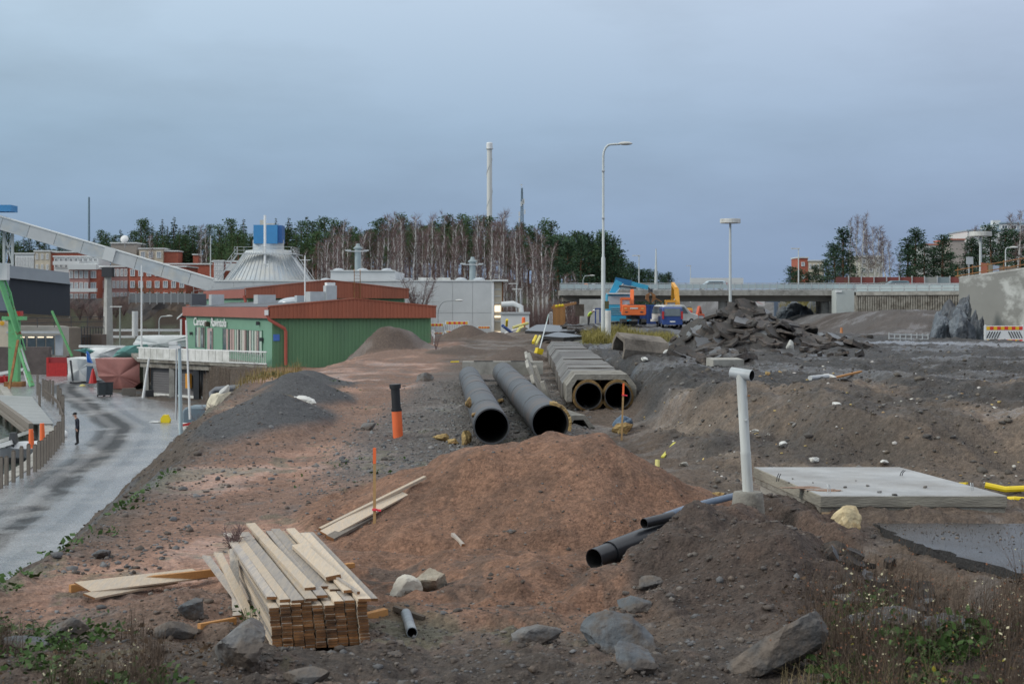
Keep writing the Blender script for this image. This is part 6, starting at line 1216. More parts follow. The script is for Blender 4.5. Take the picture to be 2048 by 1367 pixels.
# crane truck
x = X_(1237, 151); z = G(x, 153) - .05; TK = thing('crane_truck', 'light blue crane truck with a folded knuckle boom and blue load body', 'truck', (x, 151, z)); c = Vector((x, 151, z))
mb = MB(); mb.ext([c + Vector((a, 0, b)) for a, b in ((-1.22, .55), (1.22, .55), (1.22, 2.2), (1.12, 3.05), (-1.12, 3.05), (-1.22, 2.2))], (0, 2.0, 0)); o = mb.build('cab', truck_blue, TK); o.modifiers.new('b', 'BEVEL').width = .08
mb = MB(); mb.ext([c + Vector((a, -.03, b)) for a, b in ((-1.08, 1.95), (1.08, 1.95), (1.0, 2.75), (-1.0, 2.75))], (0, .1, 0)); mb.build('windscreen', glass_pale, TK)
mb = MB(); mb.box(c + Vector((0, -.1, 3.0)), (2.2, .5, .12)); mb.build('sun_visor', white_panel, TK)
for k in range(4): mb = MB(); mb.box(c + Vector((0, -.05, 1.0 + k * .2)), (1.6, .06, .08)); mb.build('grille_bar', mat('grille', (.20, .38, .46), .5, .1, 2), TK)
mb = MB(); mb.box(c + Vector((0, -.1, .55)), (2.45, .3, .4)); mb.build('bumper', truck_blue, TK)
for s in (-1, 1): mb = MB(); mb.box(c + Vector((s * .95, -.22, .6)), (.35, .08, .2)); mb.build('headlight', white, TK); mb = MB(); mb.box(c + Vector((s * 1.45, .1, 2.3)), (.22, .12, .7)); mb.build('mirror', dark_metal, TK)
for s in (-1, 1):
    for dy in (1.0, 5.5, 6.8): wheel(TK, c + Vector((s * 1.05, dy, .5)), .5, .34)
mb = MB(); mb.box(c + Vector((0, 4.5, .95)), (1.0, 8.0, .3)); mb.build('chassis', dark_metal, TK)
BX0, BX1 = X_(1241, 156) - c.x, X_(1316, 156) - c.x; t = thing('container', 'dark blue open skip container behind the orange excavator', 'container', (X_(1280, 157), 157, 0)); cc = Vector((X_(1280, 157), 157, G(X_(1280, 157), 158)))
mb = MB(); mb.box(cc + Vector((0, 1.3, .95)), (BX1 - BX0, 2.6, 1.9)); mb.build('container_body', deep_blue, t)
for k in range(9): mb = MB(); mb.box(cc + Vector((-1.6 + k * .4, -.03, .95)), (.12, .08, 1.8)); mb.build('container_rib', deep_blue, t)
mb = MB(); mb.box(cc + Vector((0, 0, 1.9)), (BX1 - BX0 + .1, .16, .16)); mb.build('container_rim', deep_blue, t)
b0 = P(1222, 594, 152.5); b1 = P(1238, 562, 152.5); b2 = P(1296, 575, 152.5); mid = P(1262, 566, 152.5)
mb = MB(); mb.beam(b0 - Vector((0, 0, 1.0)), b0, .8, .8, up=(1, 0, 0)); mb.build('crane_base', crane_blue, TK)
mb = MB(); mb.beam(b0, b1, .55, .7); mb.build('crane_mast', truck_blue, TK)
mb = MB(); mb.beam(b1 + Vector((-.4, 0, .1)), mid, .45, .55); mb.build('main_boom', crane_blue, TK); mb = MB(); mb.beam(mid - Vector((.1, 0, 0)), b2, .36, .42); mb.build('boom_extension', MATS['truck_blue'], TK)
mb = MB(); mb.tube([b1 + Vector((0, -.3, -.5)), mid.lerp(b2, .3) + Vector((0, -.3, -.35))], .10, 8); mb.build('boom_ram', dark_metal, TK); mb = MB(); mb.tube([b0 + Vector((.3, -.2, .2)), b1.lerp(mid, .35) + Vector((0, -.2, -.2))], .09, 8); mb.build('lift_ram', galv, TK)
g0 = P(1301, 586, 152.5); mb = MB(); mb.beam(b2, g0 + Vector((0, 0, .3)), .14); mb.tube([g0 + Vector((0, 0, .4)), g0], .22, 10); mb.build('rotator', dark_metal, TK)
for s in (-1, 1): mb = MB(); mb.ext([g0 + Vector((s * a, -.3, b)) for a, b in ((.0, .1), (.45, -.15), (.5, -.6), (.08, -.95), (.2, -.4))], (0, .6, 0)); mb.build('grapple_claw', rust, TK)
mb = MB(); mb.beam(g0 + Vector((.3, 0, -.4)), g0 + Vector((1.1, 0, -.85)), .08); mb.build('grapple_plank', wood_orange, loc=tuple(g0), label='thin plank held by the crane grapple', cat='plank')
def van(px, D, label, paint, W_, Hh, L, lights=True, rz=0, z=None, name='parked_van', cat='van'):
    x = X_(px, D); z = G(x, D + 1) if z is None else z; t = thing(name, label, cat, (x, D, z), 0); c = Vector((x, D, z)); w = W_ / 2; Rz = Matrix.Rotation(rz, 3, 'Z'); T_ = lambda a, b, h: c + Rz @ Vector((a, b, h))
    pr = [(-.0, .35), (0, Hh * .55), (.25, Hh * .96), (.5, Hh), (L * .62, Hh), (L * .80, Hh * .62), (L, Hh * .5), (L, .35)]
    mb = MB(); mb.ext([T_(-w, b, h) for b, h in pr], Rz @ Vector((W_, 0, 0))); o = mb.build('body', paint, t); o.modifiers.new('b', 'BEVEL').width = .07
    mb = MB(); mb.ext([T_(-w * .82, -.02 + .02, Hh * .58), T_(w * .82, 0, Hh * .58), T_(w * .76, .22, Hh * .93), T_(-w * .76, .22, Hh * .93)], Rz @ Vector((0, -.05, 0))); mb.build('rear_window', glass, t)
    for s in (-1, 1):
        mb = MB(); mb.ext([T_(s * (w + .01), .5, Hh * .58), T_(s * (w + .01), L * .72, Hh * .58), T_(s * (w + .01), L * .6, Hh * .9), T_(s * (w + .01), .55, Hh * .9)], Rz @ Vector((s * .02, 0, 0))); mb.build('side_window', glass, t)
        if lights: mb = MB(); mb.box(T_(s * w * .93, .0, Hh * .62), (.17, .16, Hh * .36), rz=rz); mb.build('tail_light', red, t)
        for b in (.8, L - .8): wheel(t, T_(s * (w - .1), b, .32), .32, .22, Rz @ Vector((1, 0, 0)))
    mb = MB(); mb.box(T_(0, -.06, .45), (W_ * .96, .14, .22), rz=rz); mb.build('bumper', paint, t); mb = MB(); mb.box(T_(0, -.14, .62), (.5, .03, .12), rz=rz); mb.build('number_plate', white, t); return t
van(1345, 143, 'dark blue minivan seen from behind with tall red tail lights', deep_blue, 1.86, 1.95, 4.6)
van(1313, 148, 'small white van with a big side window beside the blue minivan', white_dirty, 1.75, 1.9, 4.2, False, R(-62))
van(1368, 158, 'red car partly hidden behind the blue minivan', red, 1.7, 1.45, 4.2, True, 0, name='parked_car', cat='car')
van(1520, 262, 'dark red car passing under the bridge by the gantry', mat('dark_red', (.20, .02, .03), .4, .1, 2), 1.75, 1.5, 4.3, True, .5, z=-.6, name='parked_car', cat='car')
for px, lab, m in ((1818, 'grey car driving over the bridge', mat('car_grey', (.14, .22, .26), .4, .1, 2)), (1452, 'pale blue car on the bridge behind the ring-headed mast', mat('car_pale', (.45, .55, .62), .4, .1, 2))): van(px, 231, lab, m, 1.75, 1.45, 4.3, True, R(90), z=ZT - .06, name='driving_car', cat='car')
t = thing('timber_hoarding', 'brown board hoarding with three round yellow lamps by the birches', 'hoarding', (X_(1118, 190), 190, 0))
for k in range(9): p0 = 1106 + k * 2.75; a = P(p0 + 1.4, 640, 190); mb = MB(); mb.box((a.x, 190, (Z_(614, 190) + Z_(652, 190)) / 2), (.15, .06, Z_(614, 190) - Z_(652, 190) + .6)); mb.build('hoarding_board', wood_orange, t)
mb = MB(); mb.beam(P(1104, 615, 190.1), P(1152, 606, 197), .12, .3); mb.build('top_rail', wood_orange, t); mb = MB(); a = P(1160, 620, 196); mb.box((a.x, 197, a.z), (1.1, .6, 1.5)); mb.build('dark_box', wood_dark, t)
for px, py in ((1113, 612), (1119.5, 611), (1125, 610.5)): a = P(px, py, 189.6); mb = MB(); v, f = ico(2); mb.add([(a.x + p[0] * .19, a.y + p[1] * .1, a.z + p[2] * .19) for p in v], f); mb.build('warning_lamp', yellow, t, smooth=True)
mb = MB(); a = P(1195, 612, 165); t = thing('steel_rack', 'dark blue steel frame standing left of the crane truck', 'frame', (a.x, 165, 0)); 
for px in (1191, 1200): b = P(px, 617, 165); mb.beam((b.x, 165, -.2), (b.x, 165, b.z), .14)
mb.beam(P(1190, 617, 165), P(1210, 617, 165), .14); mb.build('frame_bars', deep_blue, t)
# tangle of pipes beyond the mounds
for k, (a, b, D, r, m, lab) in enumerate([((1004, 650), (1040, 678), 160, .16, deep_blue, 'dark blue plastic pipe slanting down beyond the mounds'), ((1007, 653), (1046, 682), 159, .12, deep_blue, 'second dark blue pipe just under the first'), ((1016, 674), (1040, 686), 158, .12, pale_yellow, 'pale yellow pipe lying low beyond the mounds'),
        ((1014, 639), (1013, 652), 166, .14, yellow, 'short upright yellow pipe by the hall end'), ((1026, 655), (1056, 646), 162, .16, pale_yellow, 'pale yellow pipe leaning up to the right'), ((1010, 666), (1040, 656), 163, .10, white, 'thin white pipe crossing the yellow ones'), ((1066, 685), (1072, 672), 100, .10, yellow, 'yellow barrier leg lying at the culvert far end'), ((1072, 688), (1080, 672), 100, .09, pale_yellow, 'olive barrier leg beside the yellow one')]):
    mb = MB(); mb.tube([P(*a, D), P(*b, D + 1)], r, 8); mb.build('plastic_pipe', m, loc=tuple(P(*a, D)), label=lab, cat='pipe', smooth=True)
pts = [P(1043, 682, 157), P(1036, 676, 157), P(1035, 665, 157), P(1041, 656, 157), P(1048, 655, 157)]; mb = MB(); mb.tube(pts, .2, 8); mb.build('bent_pipe', pale_yellow, loc=tuple(pts[0]), label='thick pale yellow pipe bend standing on its end', cat='pipe', smooth=True)
mb = MB(); p = P(1049, 662, 156); mb.tube([p - Vector((0, .3, 0)), p + Vector((0, .3, 0))], .42, 14); mb.build('cable_drum', concrete_old, loc=tuple(p), label='round grey cable drum beside the pipe bend', cat='cable drum')
a, b = P(1046, 636, 163), P(1047, 654, 163); mb = MB(); mb.lathe([(.2, 0), (.17, 1.0), (.06, 1.05)], 10, b); mb.build('orange_cone', stake_orange, loc=tuple(b), label='tall orange traffic post by the street lamp foot', cat='traffic post')
a, b = P(1097, 630, 96), P(1078, 702, 84); t = thing('leaning_sign', 'leaning pale sign post with a yellow foot at the culvert far end', 'sign post', tuple(b)); mb = MB(); mb.tube([b, a], .035, 8); mb.build('pole', pole_white, t); mb = MB(); mb.beam(a - (a - b) * .22, a, .16, .04, up=(0, 1, 0)); mb.build('sign_plate', mat('plate_green', (.33, .45, .42), .5, .1, 2), t); mb = MB(); mb.box(b, (.35, .35, .3), rz=.4, ry=.3); mb.build('yellow_foot', yellow, t)
mb = MB(); t = thing('gate_post', 'thin white square frame beside the brown hoarding', 'frame', tuple(P(1102, 650, 186)))
for px in (1100, 1104): mb.beam(P(px, 624, 186), P(px, 652, 186), .08)
mb.beam(P(1100, 624, 186), P(1104, 624, 186), .08); mb.build('frame_bars', white, t)
t = thing('marker_post', 'small white marker post in the mud right of the restaurant', 'marker', tuple(P(866, 690, 112))); mb = MB(); mb.beam(P(868, 689, 112), P(868, 664, 112), .09); mb.build('post', white, t); mb = MB(); mb.box(P(866, 666, 112), (.22, .05, .45)); mb.build('plate', white_panel, t)

# ================================================================== QUAY ROAD, YARD AND BOATS
pb = [(2, 976), (13, 970), (27, 964), (43, 956), (57, 950), (70, 943), (78, 937), (84, 932), (90, 926), (95, 920), (101, 915), (106, 909), (111, 902), (116, 896), (120, 889)]
wp = MB(); wp.box((0, 0, .55), (.145, .145, 1.5), mi=0); PP = thing('wooden_post', 'weathered wooden quay post, first of the row from the frame edge', 'post', (0, 0, 0), group='wooden posts along the quay edge', local=True); wp.build('post_shaft', wood_grey, PP)
mb = MB(); mb.box((0, 0, 1.325), (.13, .13, .05), taper=.6); mb.build('post_top', wood_dark, PP)
labs = ['first', 'second', 'third', 'fourth', 'fifth', 'sixth', 'seventh', 'eighth', 'ninth', 'tenth', 'eleventh', 'twelfth', 'thirteenth', 'fourteenth', 'fifteenth']
for k, (px, py) in enumerate(pb):
    D = 7.7 * F / (py - HZ); x = X_(px, D); lab = f'weathered wooden quay post, {labs[k]} of the near row from the frame edge'
    if k == 0: PP.location = (x, D, ZR); PP['label'] = lab
    else: dup(PP, (x, D, ZR), rb.uniform(-.1, .1), lab, scale=(1, 1, rb.uniform(.93, 1.08)))
pb2 = [(126, 884), (126, 845), (121, 828), (116, 815), (106, 808), (100, 802), (95, 800), (91, 796), (86, 792), (79, 812), (75, 790)]
for k, (px, py) in enumerate(pb2): D = 7.7 * F / (py - HZ); dup(PP, (X_(px, D), D, ZR), 0, f'brown wooden post, {labs[k]} of the far row beside the pier', 'wooden posts beside the pier', (1.1, 1.1, rb.uniform(1.1, 1.45)))
mb = MB()
for (a, b) in (((88, 785), (106, 800)), ((106, 800), (117, 812)), ((117, 812), (127, 846))): Da, Db = 7.3 * F / (a[1] + 8 - HZ), 7.3 * F / (b[1] + 8 - HZ); mb.beam((X_(a[0], Da), Da, ZR + .9), (X_(b[0], Db), Db, ZR + .9), .1, .2)
mb.build('pier_rail', wood_dark, loc=(X_(106, 130), 130, ZR), label='dark wooden rail joining the posts beside the pier', cat='rail')
PR = thing('pier', 'grey plank pier with dark timber edge over the harbour water', 'pier', (-38, 120, -4.8)); pz = -4.62
A_, B_, C_, D_ = Vector((-30.9, 101, pz)), Vector((-29.6, 101, pz)), Vector((-40.2, 131, pz)), Vector((-45.5, 141, pz))
D_ = Vector((-44.5, 134, pz))
for k in range(26): u0, u1 = k / 26, (k + 1) / 26 - .004; mb = MB(); mb.ext([A_.lerp(D_, u0), B_.lerp(C_, u0), B_.lerp(C_, u1), A_.lerp(D_, u1)], (0, 0, .06)); mb.build('plank', mat('pier_deck', (.30, .31, .31), .5, .15, 1.5, obj_rand=.1), PR)
mb = MB(); mb.beam(A_ - Vector((.15, 0, .2)), D_ - Vector((.15, 0, .2)), .3, .5); mb.build('edge_beam', wood_grey, PR); mb = MB(); mb.beam(A_ - Vector((.5, 0, .5)), D_ - Vector((.5, 0, .5)), .2, .25); mb.build('fender_beam', wood_grey, PR)
for k in range(6): c = A_.lerp(D_, (k + .3) / 6); mb = MB(); mb.tube([c - Vector((.1, 0, 2.4)), c - Vector((.1, 0, .1))], .16, 8); mb.build('pile', wood_dark, PR)
mb = MB(); a, b = P(-30, 892, 96), P(62, 862, 96); mb.beam(a, b, 1.0, .2); mb.build('floating_jetty', white_dirty, loc=tuple(b), label='pale floating jetty strip behind the moored boat', cat='jetty')
BO = thing('motor_boat', 'moored grey motor boat under a white cover with a black outboard', 'boat', (X_(35, 88), 88, -5.75)); c = Vector((X_(38, 88), 88, -5.75)); Rb = Matrix.Rotation(R(15), 3, 'Z')
def boat_hull(mb, c, Rz, L, W_, Hh, n=12):
    vs = []
    for i in range(n + 1):
        u = i / n; w = W_ / 2 * (1 - max(0, (u - .45) / .55) ** 2.2) * (.9 + .1 * min(1, u * 4)); zt_ = Hh * (1 + .25 * u * u); zk = .0 + .25 * Hh * u ** 3
        for a, z in ((-w, zt_), (-w * .82, Hh * .35 + zk), (0, zk - .1), (w * .82, Hh * .35 + zk), (w, zt_)): vs.append(c + Rz @ Vector((L * (u - .5), a, z)))
    fs = [(i * 5 + j, i * 5 + j + 1, i * 5 + j + 6, i * 5 + j + 5) for i in range(n) for j in range(4)]; fs += [(0, 1, 2, 3, 4)[::-1]] + [(i * 5 + 4, i * 5, i * 5 + 5, i * 5 + 9) for i in range(n)]
    return mb.add(vs, fs)
mb = MB(); boat_hull(mb, c, Matrix.Rotation(R(205), 3, 'Z'), 4.2, 1.7, .75); mb.build('hull', mat('boat_grey', (.26, .27, .29), .4, .2, 2), BO)
mb = MB(); v, f = rock_mesh(401, (1.6, .78, .45), 3, 24, .08); v[:, 2] = np.maximum(v[:, 2], -.1); v = v @ np.array(Matrix.Rotation(R(25), 3, 'Z')).T; mb.add((v + np.array(c + Vector((.1, 0, .85)))).tolist(), f); mb.build('cover', tarp_white, BO, smooth=True)
e = P(27, 893, 87.6); mb = MB(); mb.box(e + Vector((0, 0, .5)), (.4, .55, .6), taper=.75); mb.box(e + Vector((0, 0, -.1)), (.16, .3, .9)); mb.build('outboard_motor', dark_metal, BO)
e = P(10, 888, 87.2); mb = MB(); mb.box(e, (.8, .5, .25), ry=-.3); mb.build('white_fender', white, BO)
for px, y0, y1, lab in ((63, 858, 896, 'orange-topped marker pole on the quay post, nearer of two'), (85, 846, 882, 'orange marker pole beside the jetty, farther of two')): D = 7.0 * F / (y1 - HZ); mb = MB(); mb.tube([P(px, y1, D), P(px - 1, y0, D)], [.14, .11], 10); mb.build('marker_pole', stake_orange, loc=tuple(P(px, y1, D)), label=lab, cat='marker pole', smooth=True)
for px, py, m, lab in ((120, 868, yellow, 'yellow float hung on the quay post'), (123, 862, pale_yellow, 'pale yellow float above the other floats'), (130, 868, white, 'white round float hung on the quay post')): D = 92; c = P(px, py, D); v, f = ico(2); mb = MB(); mb.add([(c.x + p[0] * .16, c.y + p[1] * .16, c.z + p[2] * .24) for p in v], f); mb.build('float', m, loc=tuple(c), label=lab, cat='float', smooth=True)
# green quay crane
CR = thing('quay_crane', 'old rusty light green quay crane at the far end of the pier', 'crane', tuple(P(28, 768, 150))); c = P(28, 768, 150)
tp = P(29, 634, 150); mb = MB(); mb.beam(P(29, 765, 150), tp, .95, .9, up=(1, 0, 0)); mb.build('column', crane_green, CR); mb = MB(); mb.box(tp + Vector((0, 0, -.1)), (2.0, 1.4, .35)); mb.build('slew_ring', crane_green, CR); mb = MB(); mb.box(tp + Vector((.1, 0, .35)), (1.2, .9, .45)); mb.build('winch', red, CR); mb = MB(); mb.box(P(30, 770, 150), (1.7, 1.4, .7)); mb.build('column_foot', rust, CR)
mb = MB(); mb.beam(P(38, 690, 149), P(64, 772, 148), .42, .3); mb.build('strut', crane_green, CR); mb = MB(); mb.beam(P(36, 680, 148.6), P(17, 785, 146), .2, .2); mb.build('brace', rust, CR); mb = MB(); mb.beam(P(39, 690, 149), P(58, 742, 148), .14); mb.build('brace', galv, CR)
j0, j1 = P(38, 672, 149), P(-30, 470, 147); mb = MB(); mb.beam(j0, j1, .42, .42); mb.build('jib', crane_green, CR); mb = MB(); mb.tube([P(34, 632, 149), P(-2, 525, 148)], .07, 6); mb.build('stay', crane_green, CR); mb = MB(); mb.tube([P(30, 628, 149), P(-10, 540, 148)], .06, 6); mb.build('stay', crane_green, CR); mb = MB(); mb.tube([P(51, 700, 149), P(32, 633, 148.5), P(22, 586, 148.5), P(-6, 520, 148)], .06, 6); mb.build('hoist_cable', crane_green, CR)
for k in range(7): a = j0.lerp(j1, k / 7); b = P(34, 632, 149).lerp(P(-2, 525, 148), (k + .5) / 7); mb = MB(); mb.beam(a, b, .08); mb.build('lacing', crane_green, CR)
mb = MB(); mb.box(P(2, 543, 148), (1.4, .8, 1.6)); mb.build('crane_cab', white_panel, CR)
mb = MB(); mb.tube([P(104, 622, 160), P(144, 712, 158)], .13, 8); mb.build('derrick_pole', mat('derrick_green', (.08, .28, .10), .6, .2, 2), loc=tuple(P(144, 712, 158)), label='thin dark green derrick pole leaning left of the white tarp', cat='derrick pole')
RBt = thing('red_boat', 'red and white boat behind the foot of the green crane', 'boat', (X_(5, 158), 158, ZR)); mb = MB(); boat_hull(mb, P(-10, 772, 158), Matrix.Rotation(R(5), 3, 'Z'), 4.5, 1.6, .9); mb.build('hull', red, RBt); mb = MB(); mb.beam(P(-30, 752, 157.5), P(48, 738, 157.5), .2, .3); mb.beam(P(48, 739, 157.5), P(55, 765, 157.5), .2, .2); mb.build('gunwale', white, RBt); mb = MB(); mb.beam(P(8, 750, 157.4), P(12, 768, 157.4), .2); mb.build('cleat_post', red, RBt)
# covered boats
def shell(name, poly_px, D, dep, m, label, cat, bulge=.5, kids=None, seed=1):
    """a sheet draped over a boat: front outline from places at distance D, rounded back over depth dep"""
    pts = [P(a, b, D) for a, b in poly_px]; c = sum(pts, Vector()) / len(pts); zmin = min(p.z for p in pts); t = thing(name, label, cat, (c.x, D, zmin)); mb = MB(); n = len(pts); rs = random.Random(seed)
    dense = []
    for i in range(n):
        p, q = pts[i], pts[(i + 1) % n]
        for k in range(6): w = p.lerp(q, k / 6); dense.append(w + Vector((rs.uniform(-.03, .03), rs.uniform(-.08, .08), rs.uniform(-.02, .02))))
    m_ = len(dense); vs = []
    for ring, (sc, dy) in enumerate(((0.0, -bulge), (.5, -bulge * .75), (.86, -bulge * .3), (1.0, 0), (1.0, dep * .5), (.96, dep))):
        for p in dense: w = c + (p - c) * sc; vs.append(Vector((w.x, w.y + dy + .05 * math.sin(p.x * 3.1 + p.z * 2.0) * (1 if sc > .3 else 0), w.z)))
    fs = [(r * m_ + i, r * m_ + (i + 1) % m_, (r + 1) * m_ + (i + 1) % m_, (r + 1) * m_ + i) for r in range(5) for i in range(m_)] + [tuple(5 * m_ + i for i in range(m_))]
    mb.add(vs, fs); mb.build('tarpaulin', m, t, smooth=True); return t, c, zmin
t, c, zm = shell('covered_boat', [(136, 760), (179, 763), (176, 735), (170, 718), (134, 716)], 156, 6, tarp_white, 'boat wrapped in white tarpaulin by the red fence', 'covered boat', .2)
mb = MB(); mb.beam(P(141, 720, 155.2), P(146, 762, 155.2), .16); mb.build('lashing', dark_metal, t); mb = MB(); mb.beam(P(140, 766, 156), P(180, 768, 156), .3, .3); mb.build('cradle', dark_metal, t)
t, c, zm = shell('covered_boat', [(190, 717), (279, 717), (280, 765), (262, 778), (226, 777), (196, 752)], 146, 6, tarp_red, 'boat under a faded red tarpaulin on a trailer by the terrace', 'covered boat', .15)
for k in range(5): a = P(235 + k * 8, 782, 147); mb = MB(); mb.box(a, (.3, 3, .35), rx=.1); mb.build('cradle_block', wood_dark, t)
mb = MB(); mb.beam(P(196, 765, 146), P(200, 783, 145), .12); mb.beam(P(188, 775, 145), P(225, 783, 145), .1); mb.build('drawbar', galv, t)
t, c, zm = shell('covered_boat', [(222, 716), (236, 700), (250, 692), (272, 690), (279, 716)], 152, 5, tarp_green, 'green tarpaulin peak over a boat behind the red tarp', 'covered boat', .5)
t, c, zm = shell('covered_boat', [(168, 697), (240, 693), (228, 716), (176, 720)], 162, 5, tarp_white, 'long boat under a white sheet roof behind the tarps', 'covered boat', .4); mb = MB(); mb.beam(P(158, 692, 160), P(250, 693, 160), .2, .25); mb.build('ridge_pole', white, t)
t, c, zm = shell('covered_boat', [(266, 688), (276, 671), (378, 671), (379, 694), (330, 700), (280, 700)], 158, 5, tarp_white, 'long white sheeted shelter behind the restaurant terrace', 'covered boat', .3)
t, c, zm = shell('tarp_scrap', [(146, 700), (172, 696), (186, 702), (176, 708), (160, 703)], 155, 1, tarp_green, 'crumpled dark green tarp edge left of the white sheet roof', 'tarp', .1)
t, c, zm = shell('blue_tarp', [(173, 702), (176, 707), (183, 726), (174, 724)], 154, .6, mat('bright_blue_tarp', (.03, .18, .62), .5, .1, 3), 'small bright blue tarp triangle between white and red tarps', 'tarp', .1)
for px, py, w, h, m, lab, nm in ((180, 748, .9, 1.6, mat('dim_blue', (.10, .15, .22), .7, .2, 3), 'dim blue upright cover beside the white tarpaulin', 'upright_cover'), (188, 748, .8, .8, white_dirty, 'small white bow between the tarps', 'boat_bow')): c = P(px, py, 153); mb = MB(); mb.box(c, (w * .6, .8, h), taper=.8); mb.build(nm, m, loc=tuple(c), label=lab, cat='boat cover')
c = P(186, 764, 150); mb = MB(); mb.lathe([(.42, -.1), (.16, 1.0), (.08, 1.3)], 10, c); mb.build('red_cone', red, loc=tuple(c), label='red cone shape in front of the upright blue cover', cat='cone')
c = P(165, 772, 150.5); v, f = ico(2); mb = MB(); mb.add([(c.x + p[0] * .32, c.y + p[1] * .3, c.z + p[2] * .2) for p in v], f); mb.build('float', pale_yellow, loc=tuple(c), label='pale yellow buoy on the road by the white tarpaulin', cat='float', smooth=True)
for k, (px, lab) in enumerate(((203, 'dark waste bin, left one of the pair by the red tarp'), (217, 'dark waste bin, right one of the pair by the red tarp'))):
    D = 133 + k * .6; x = X_(px, D); zb = G(x, D); t = thing('waste_bin', lab, 'waste bin', (x, D, zb)); mb = MB(); mb.box((x, D, zb + .62), (.60, .7, 1.0), taper=1.12, rz=.4); mb.build('bin_body', mat('bin_grey', (.045, .055, .06), .5, .15, 3), t); mb = MB(); mb.box((x, D, zb + 1.17), (.74, .82, .1), rz=.4, rx=-.05); mb.build('bin_lid', dark_metal, t)
    for s in (-1, 1): wheel(t, (x + s * .25, D - .3, zb + .1), .1, .06)
D = 7.7 * F / (845 - HZ); c = P(330, 845, D); mb = MB(); mb.ext([c + Vector((a, 0, b)) for a, b in ((-.30, 0), (.27, 0), (.33, .16), (.16, .52), (-.12, .52), (-.3, .3))], (0, .4, 0)); mb.build('yellow_buoy', mat('buoy_yellow', (.85, .65, .02), .5, .05, 3), loc=tuple(c), label='bright yellow buoy block on the quay road', cat='buoy')
mb = MB(); mb.box(P(312, 843, 103.5), (.7, .5, .05), rz=-.4); mb.build('drain_grate', white_panel, loc=tuple(P(312, 843, 103.5)), label='pale flat grate on the road left of the yellow buoy', cat='grate')
# tank, dinghy, masts and lamp at the slope foot
D = 98; c = P(392, 838, D); TN = thing('grey_tank', 'large rounded grey tank at the slope foot below the terrace', 'tank', tuple(c)); v = []; 
mb = MB(); a, b = P(364, 838, D), P(432, 838, D); w = (b.x - a.x); cx = (a.x + b.x) / 2; h = (838 - 796) * D / F; prof = [(0, 0), (1, 0), (1, h * .72), (.94, h * .88), (.8, h * .97), (.5, h * 1.02), (0, h * 1.03)]
L_ = [(cx + s * w / 2 * k, z) for s, k, z in [(-1, 1, 0), (-1, 1, h * .70), (-1, .93, h * .88), (-1, .72, h * .98), (1, .72, h * .98), (1, .93, h * .88), (1, 1, h * .70), (1, 1, 0)]]; mb.ext([(x_, D, c.z - .5 + z) for x_, z in L_], (0, 2.2, 0)); o = mb.build('tank_body', mat('tank_grey', (.15, .20, .24), .45, .1, 1.5), TN); o.modifiers.new('b', 'BEVEL').width = .12
mb = MB(); pts = [P(432, 800, 97), P(424, 795, 97.2), P(423, 786, 97.4), P(432, 779, 97.5), P(500, 772, 96.5), P(545, 766, 97)]; mb.tube(pts, .19, 10); mb.build('drain_pipe', mat('dull_grey_pipe', (.13, .14, .16), .5, .2, 2), loc=tuple(pts[2]), label='grey drain pipe bending from the tank along the bank', cat='pipe', smooth=True)
DG = thing('dinghy', 'red and white dinghy lying at the foot of the lamp post', 'boat', tuple(P(386, 858, 93))); mb = MB(); boat_hull(mb, P(384, 866, 93), Matrix.Rotation(R(160), 3, 'Z'), 1.9, 1.0, .5); mb.build('hull', white_dirty, DG); mb = MB(); mb.beam(P(364, 850, 92.4), P(408, 842, 92.4), .08, .14); mb.build('red_gunwale', red, DG)
def ppost(px0, y0, px1, y1, D, r, label, m, name='mast'): a, b = P(px0, y0, D), P(px1, y1, D); t = thing(name, label, name.replace('_', ' '), tuple(b)); mb = MB(); mb.tube([b, a], [r, r * .7], 10); mb.build('pole', m, t, smooth=True); return t
t = ppost(359, 688, 362, 897, 85, .12, 'pale blue-grey yard lamp post with two flat white heads', mat('lamp_bluegrey', (.42, .52, .56), .5, .1, 2), 'yard_lamp'); a = P(345, 693, 85)
for px, py, w in ((350, 694, 22), (346, 686, 15)): c = P(px, py, 85); mb = MB(); mb.box(c, (w * 85 / F, .3, .16)); mb.build('lamp_head', white, t)
ppost(353, 690, 352, 840, 90, .055, 'thin grey pole just left of the yard lamp post', galv)
ppost(372, 640, 380, 838, 92, .07, 'white boat mast right of the yard lamp post', white)
ppost(298, 716, 286, 795, 128, .11, 'white plank leaning on the garage wall', white, 'leaning_plank')
for k, (px, py, s, lab, m) in enumerate([(440, 800, (.5, .5, 1.0), 'big pale foam-like slab leaning on the bank below the terrace', mat('pale_slab', (.62, .57, .45), .9, .1, 3)), (468, 796, (.55, .4, .5), 'white rounded bag on the bank beside the pale slab', mat('bag_white', (.66, .63, .54), .9, .1, 3)), (446, 784, (.25, .2, .45), 'small upright white board piece above the pale slab', white_dirty)]):
    D = 88; c = P(px, py, D); v, f = rock_mesh(420 + k, s, 3, 9, .05); v = v @ np.array(Matrix.Rotation(.6, 3, 'Y')).T; mb = MB(); mb.add((v + np.array(c)).tolist(), f); mb.build('rubbish_slab', m, loc=tuple(c), label=lab, cat='rubbish')
for k, (px, py, D, w, d_, h, m, lab) in enumerate([(90, 704, 180, 1.4, .8, .5, white_dirty, 'white crate stack on the quay wall'), (60, 709, 180, 1.0, .6, .35, cement_grey, 'grey box on the quay wall'), (258, 783, 134, 1.1, .5, .6, wood_grey, 'grey wooden trestle beside the red tarp trailer'), (297, 786, 132, .7, .6, .5, dark_metal, 'dark heap of gear below the leaning plank')]):
    c = P(px, py, D); mb = MB(); mb.box(c, (w, d_, h), rz=.2 * k); mb.build('yard_box', m, loc=tuple(c), label=lab, cat='box')
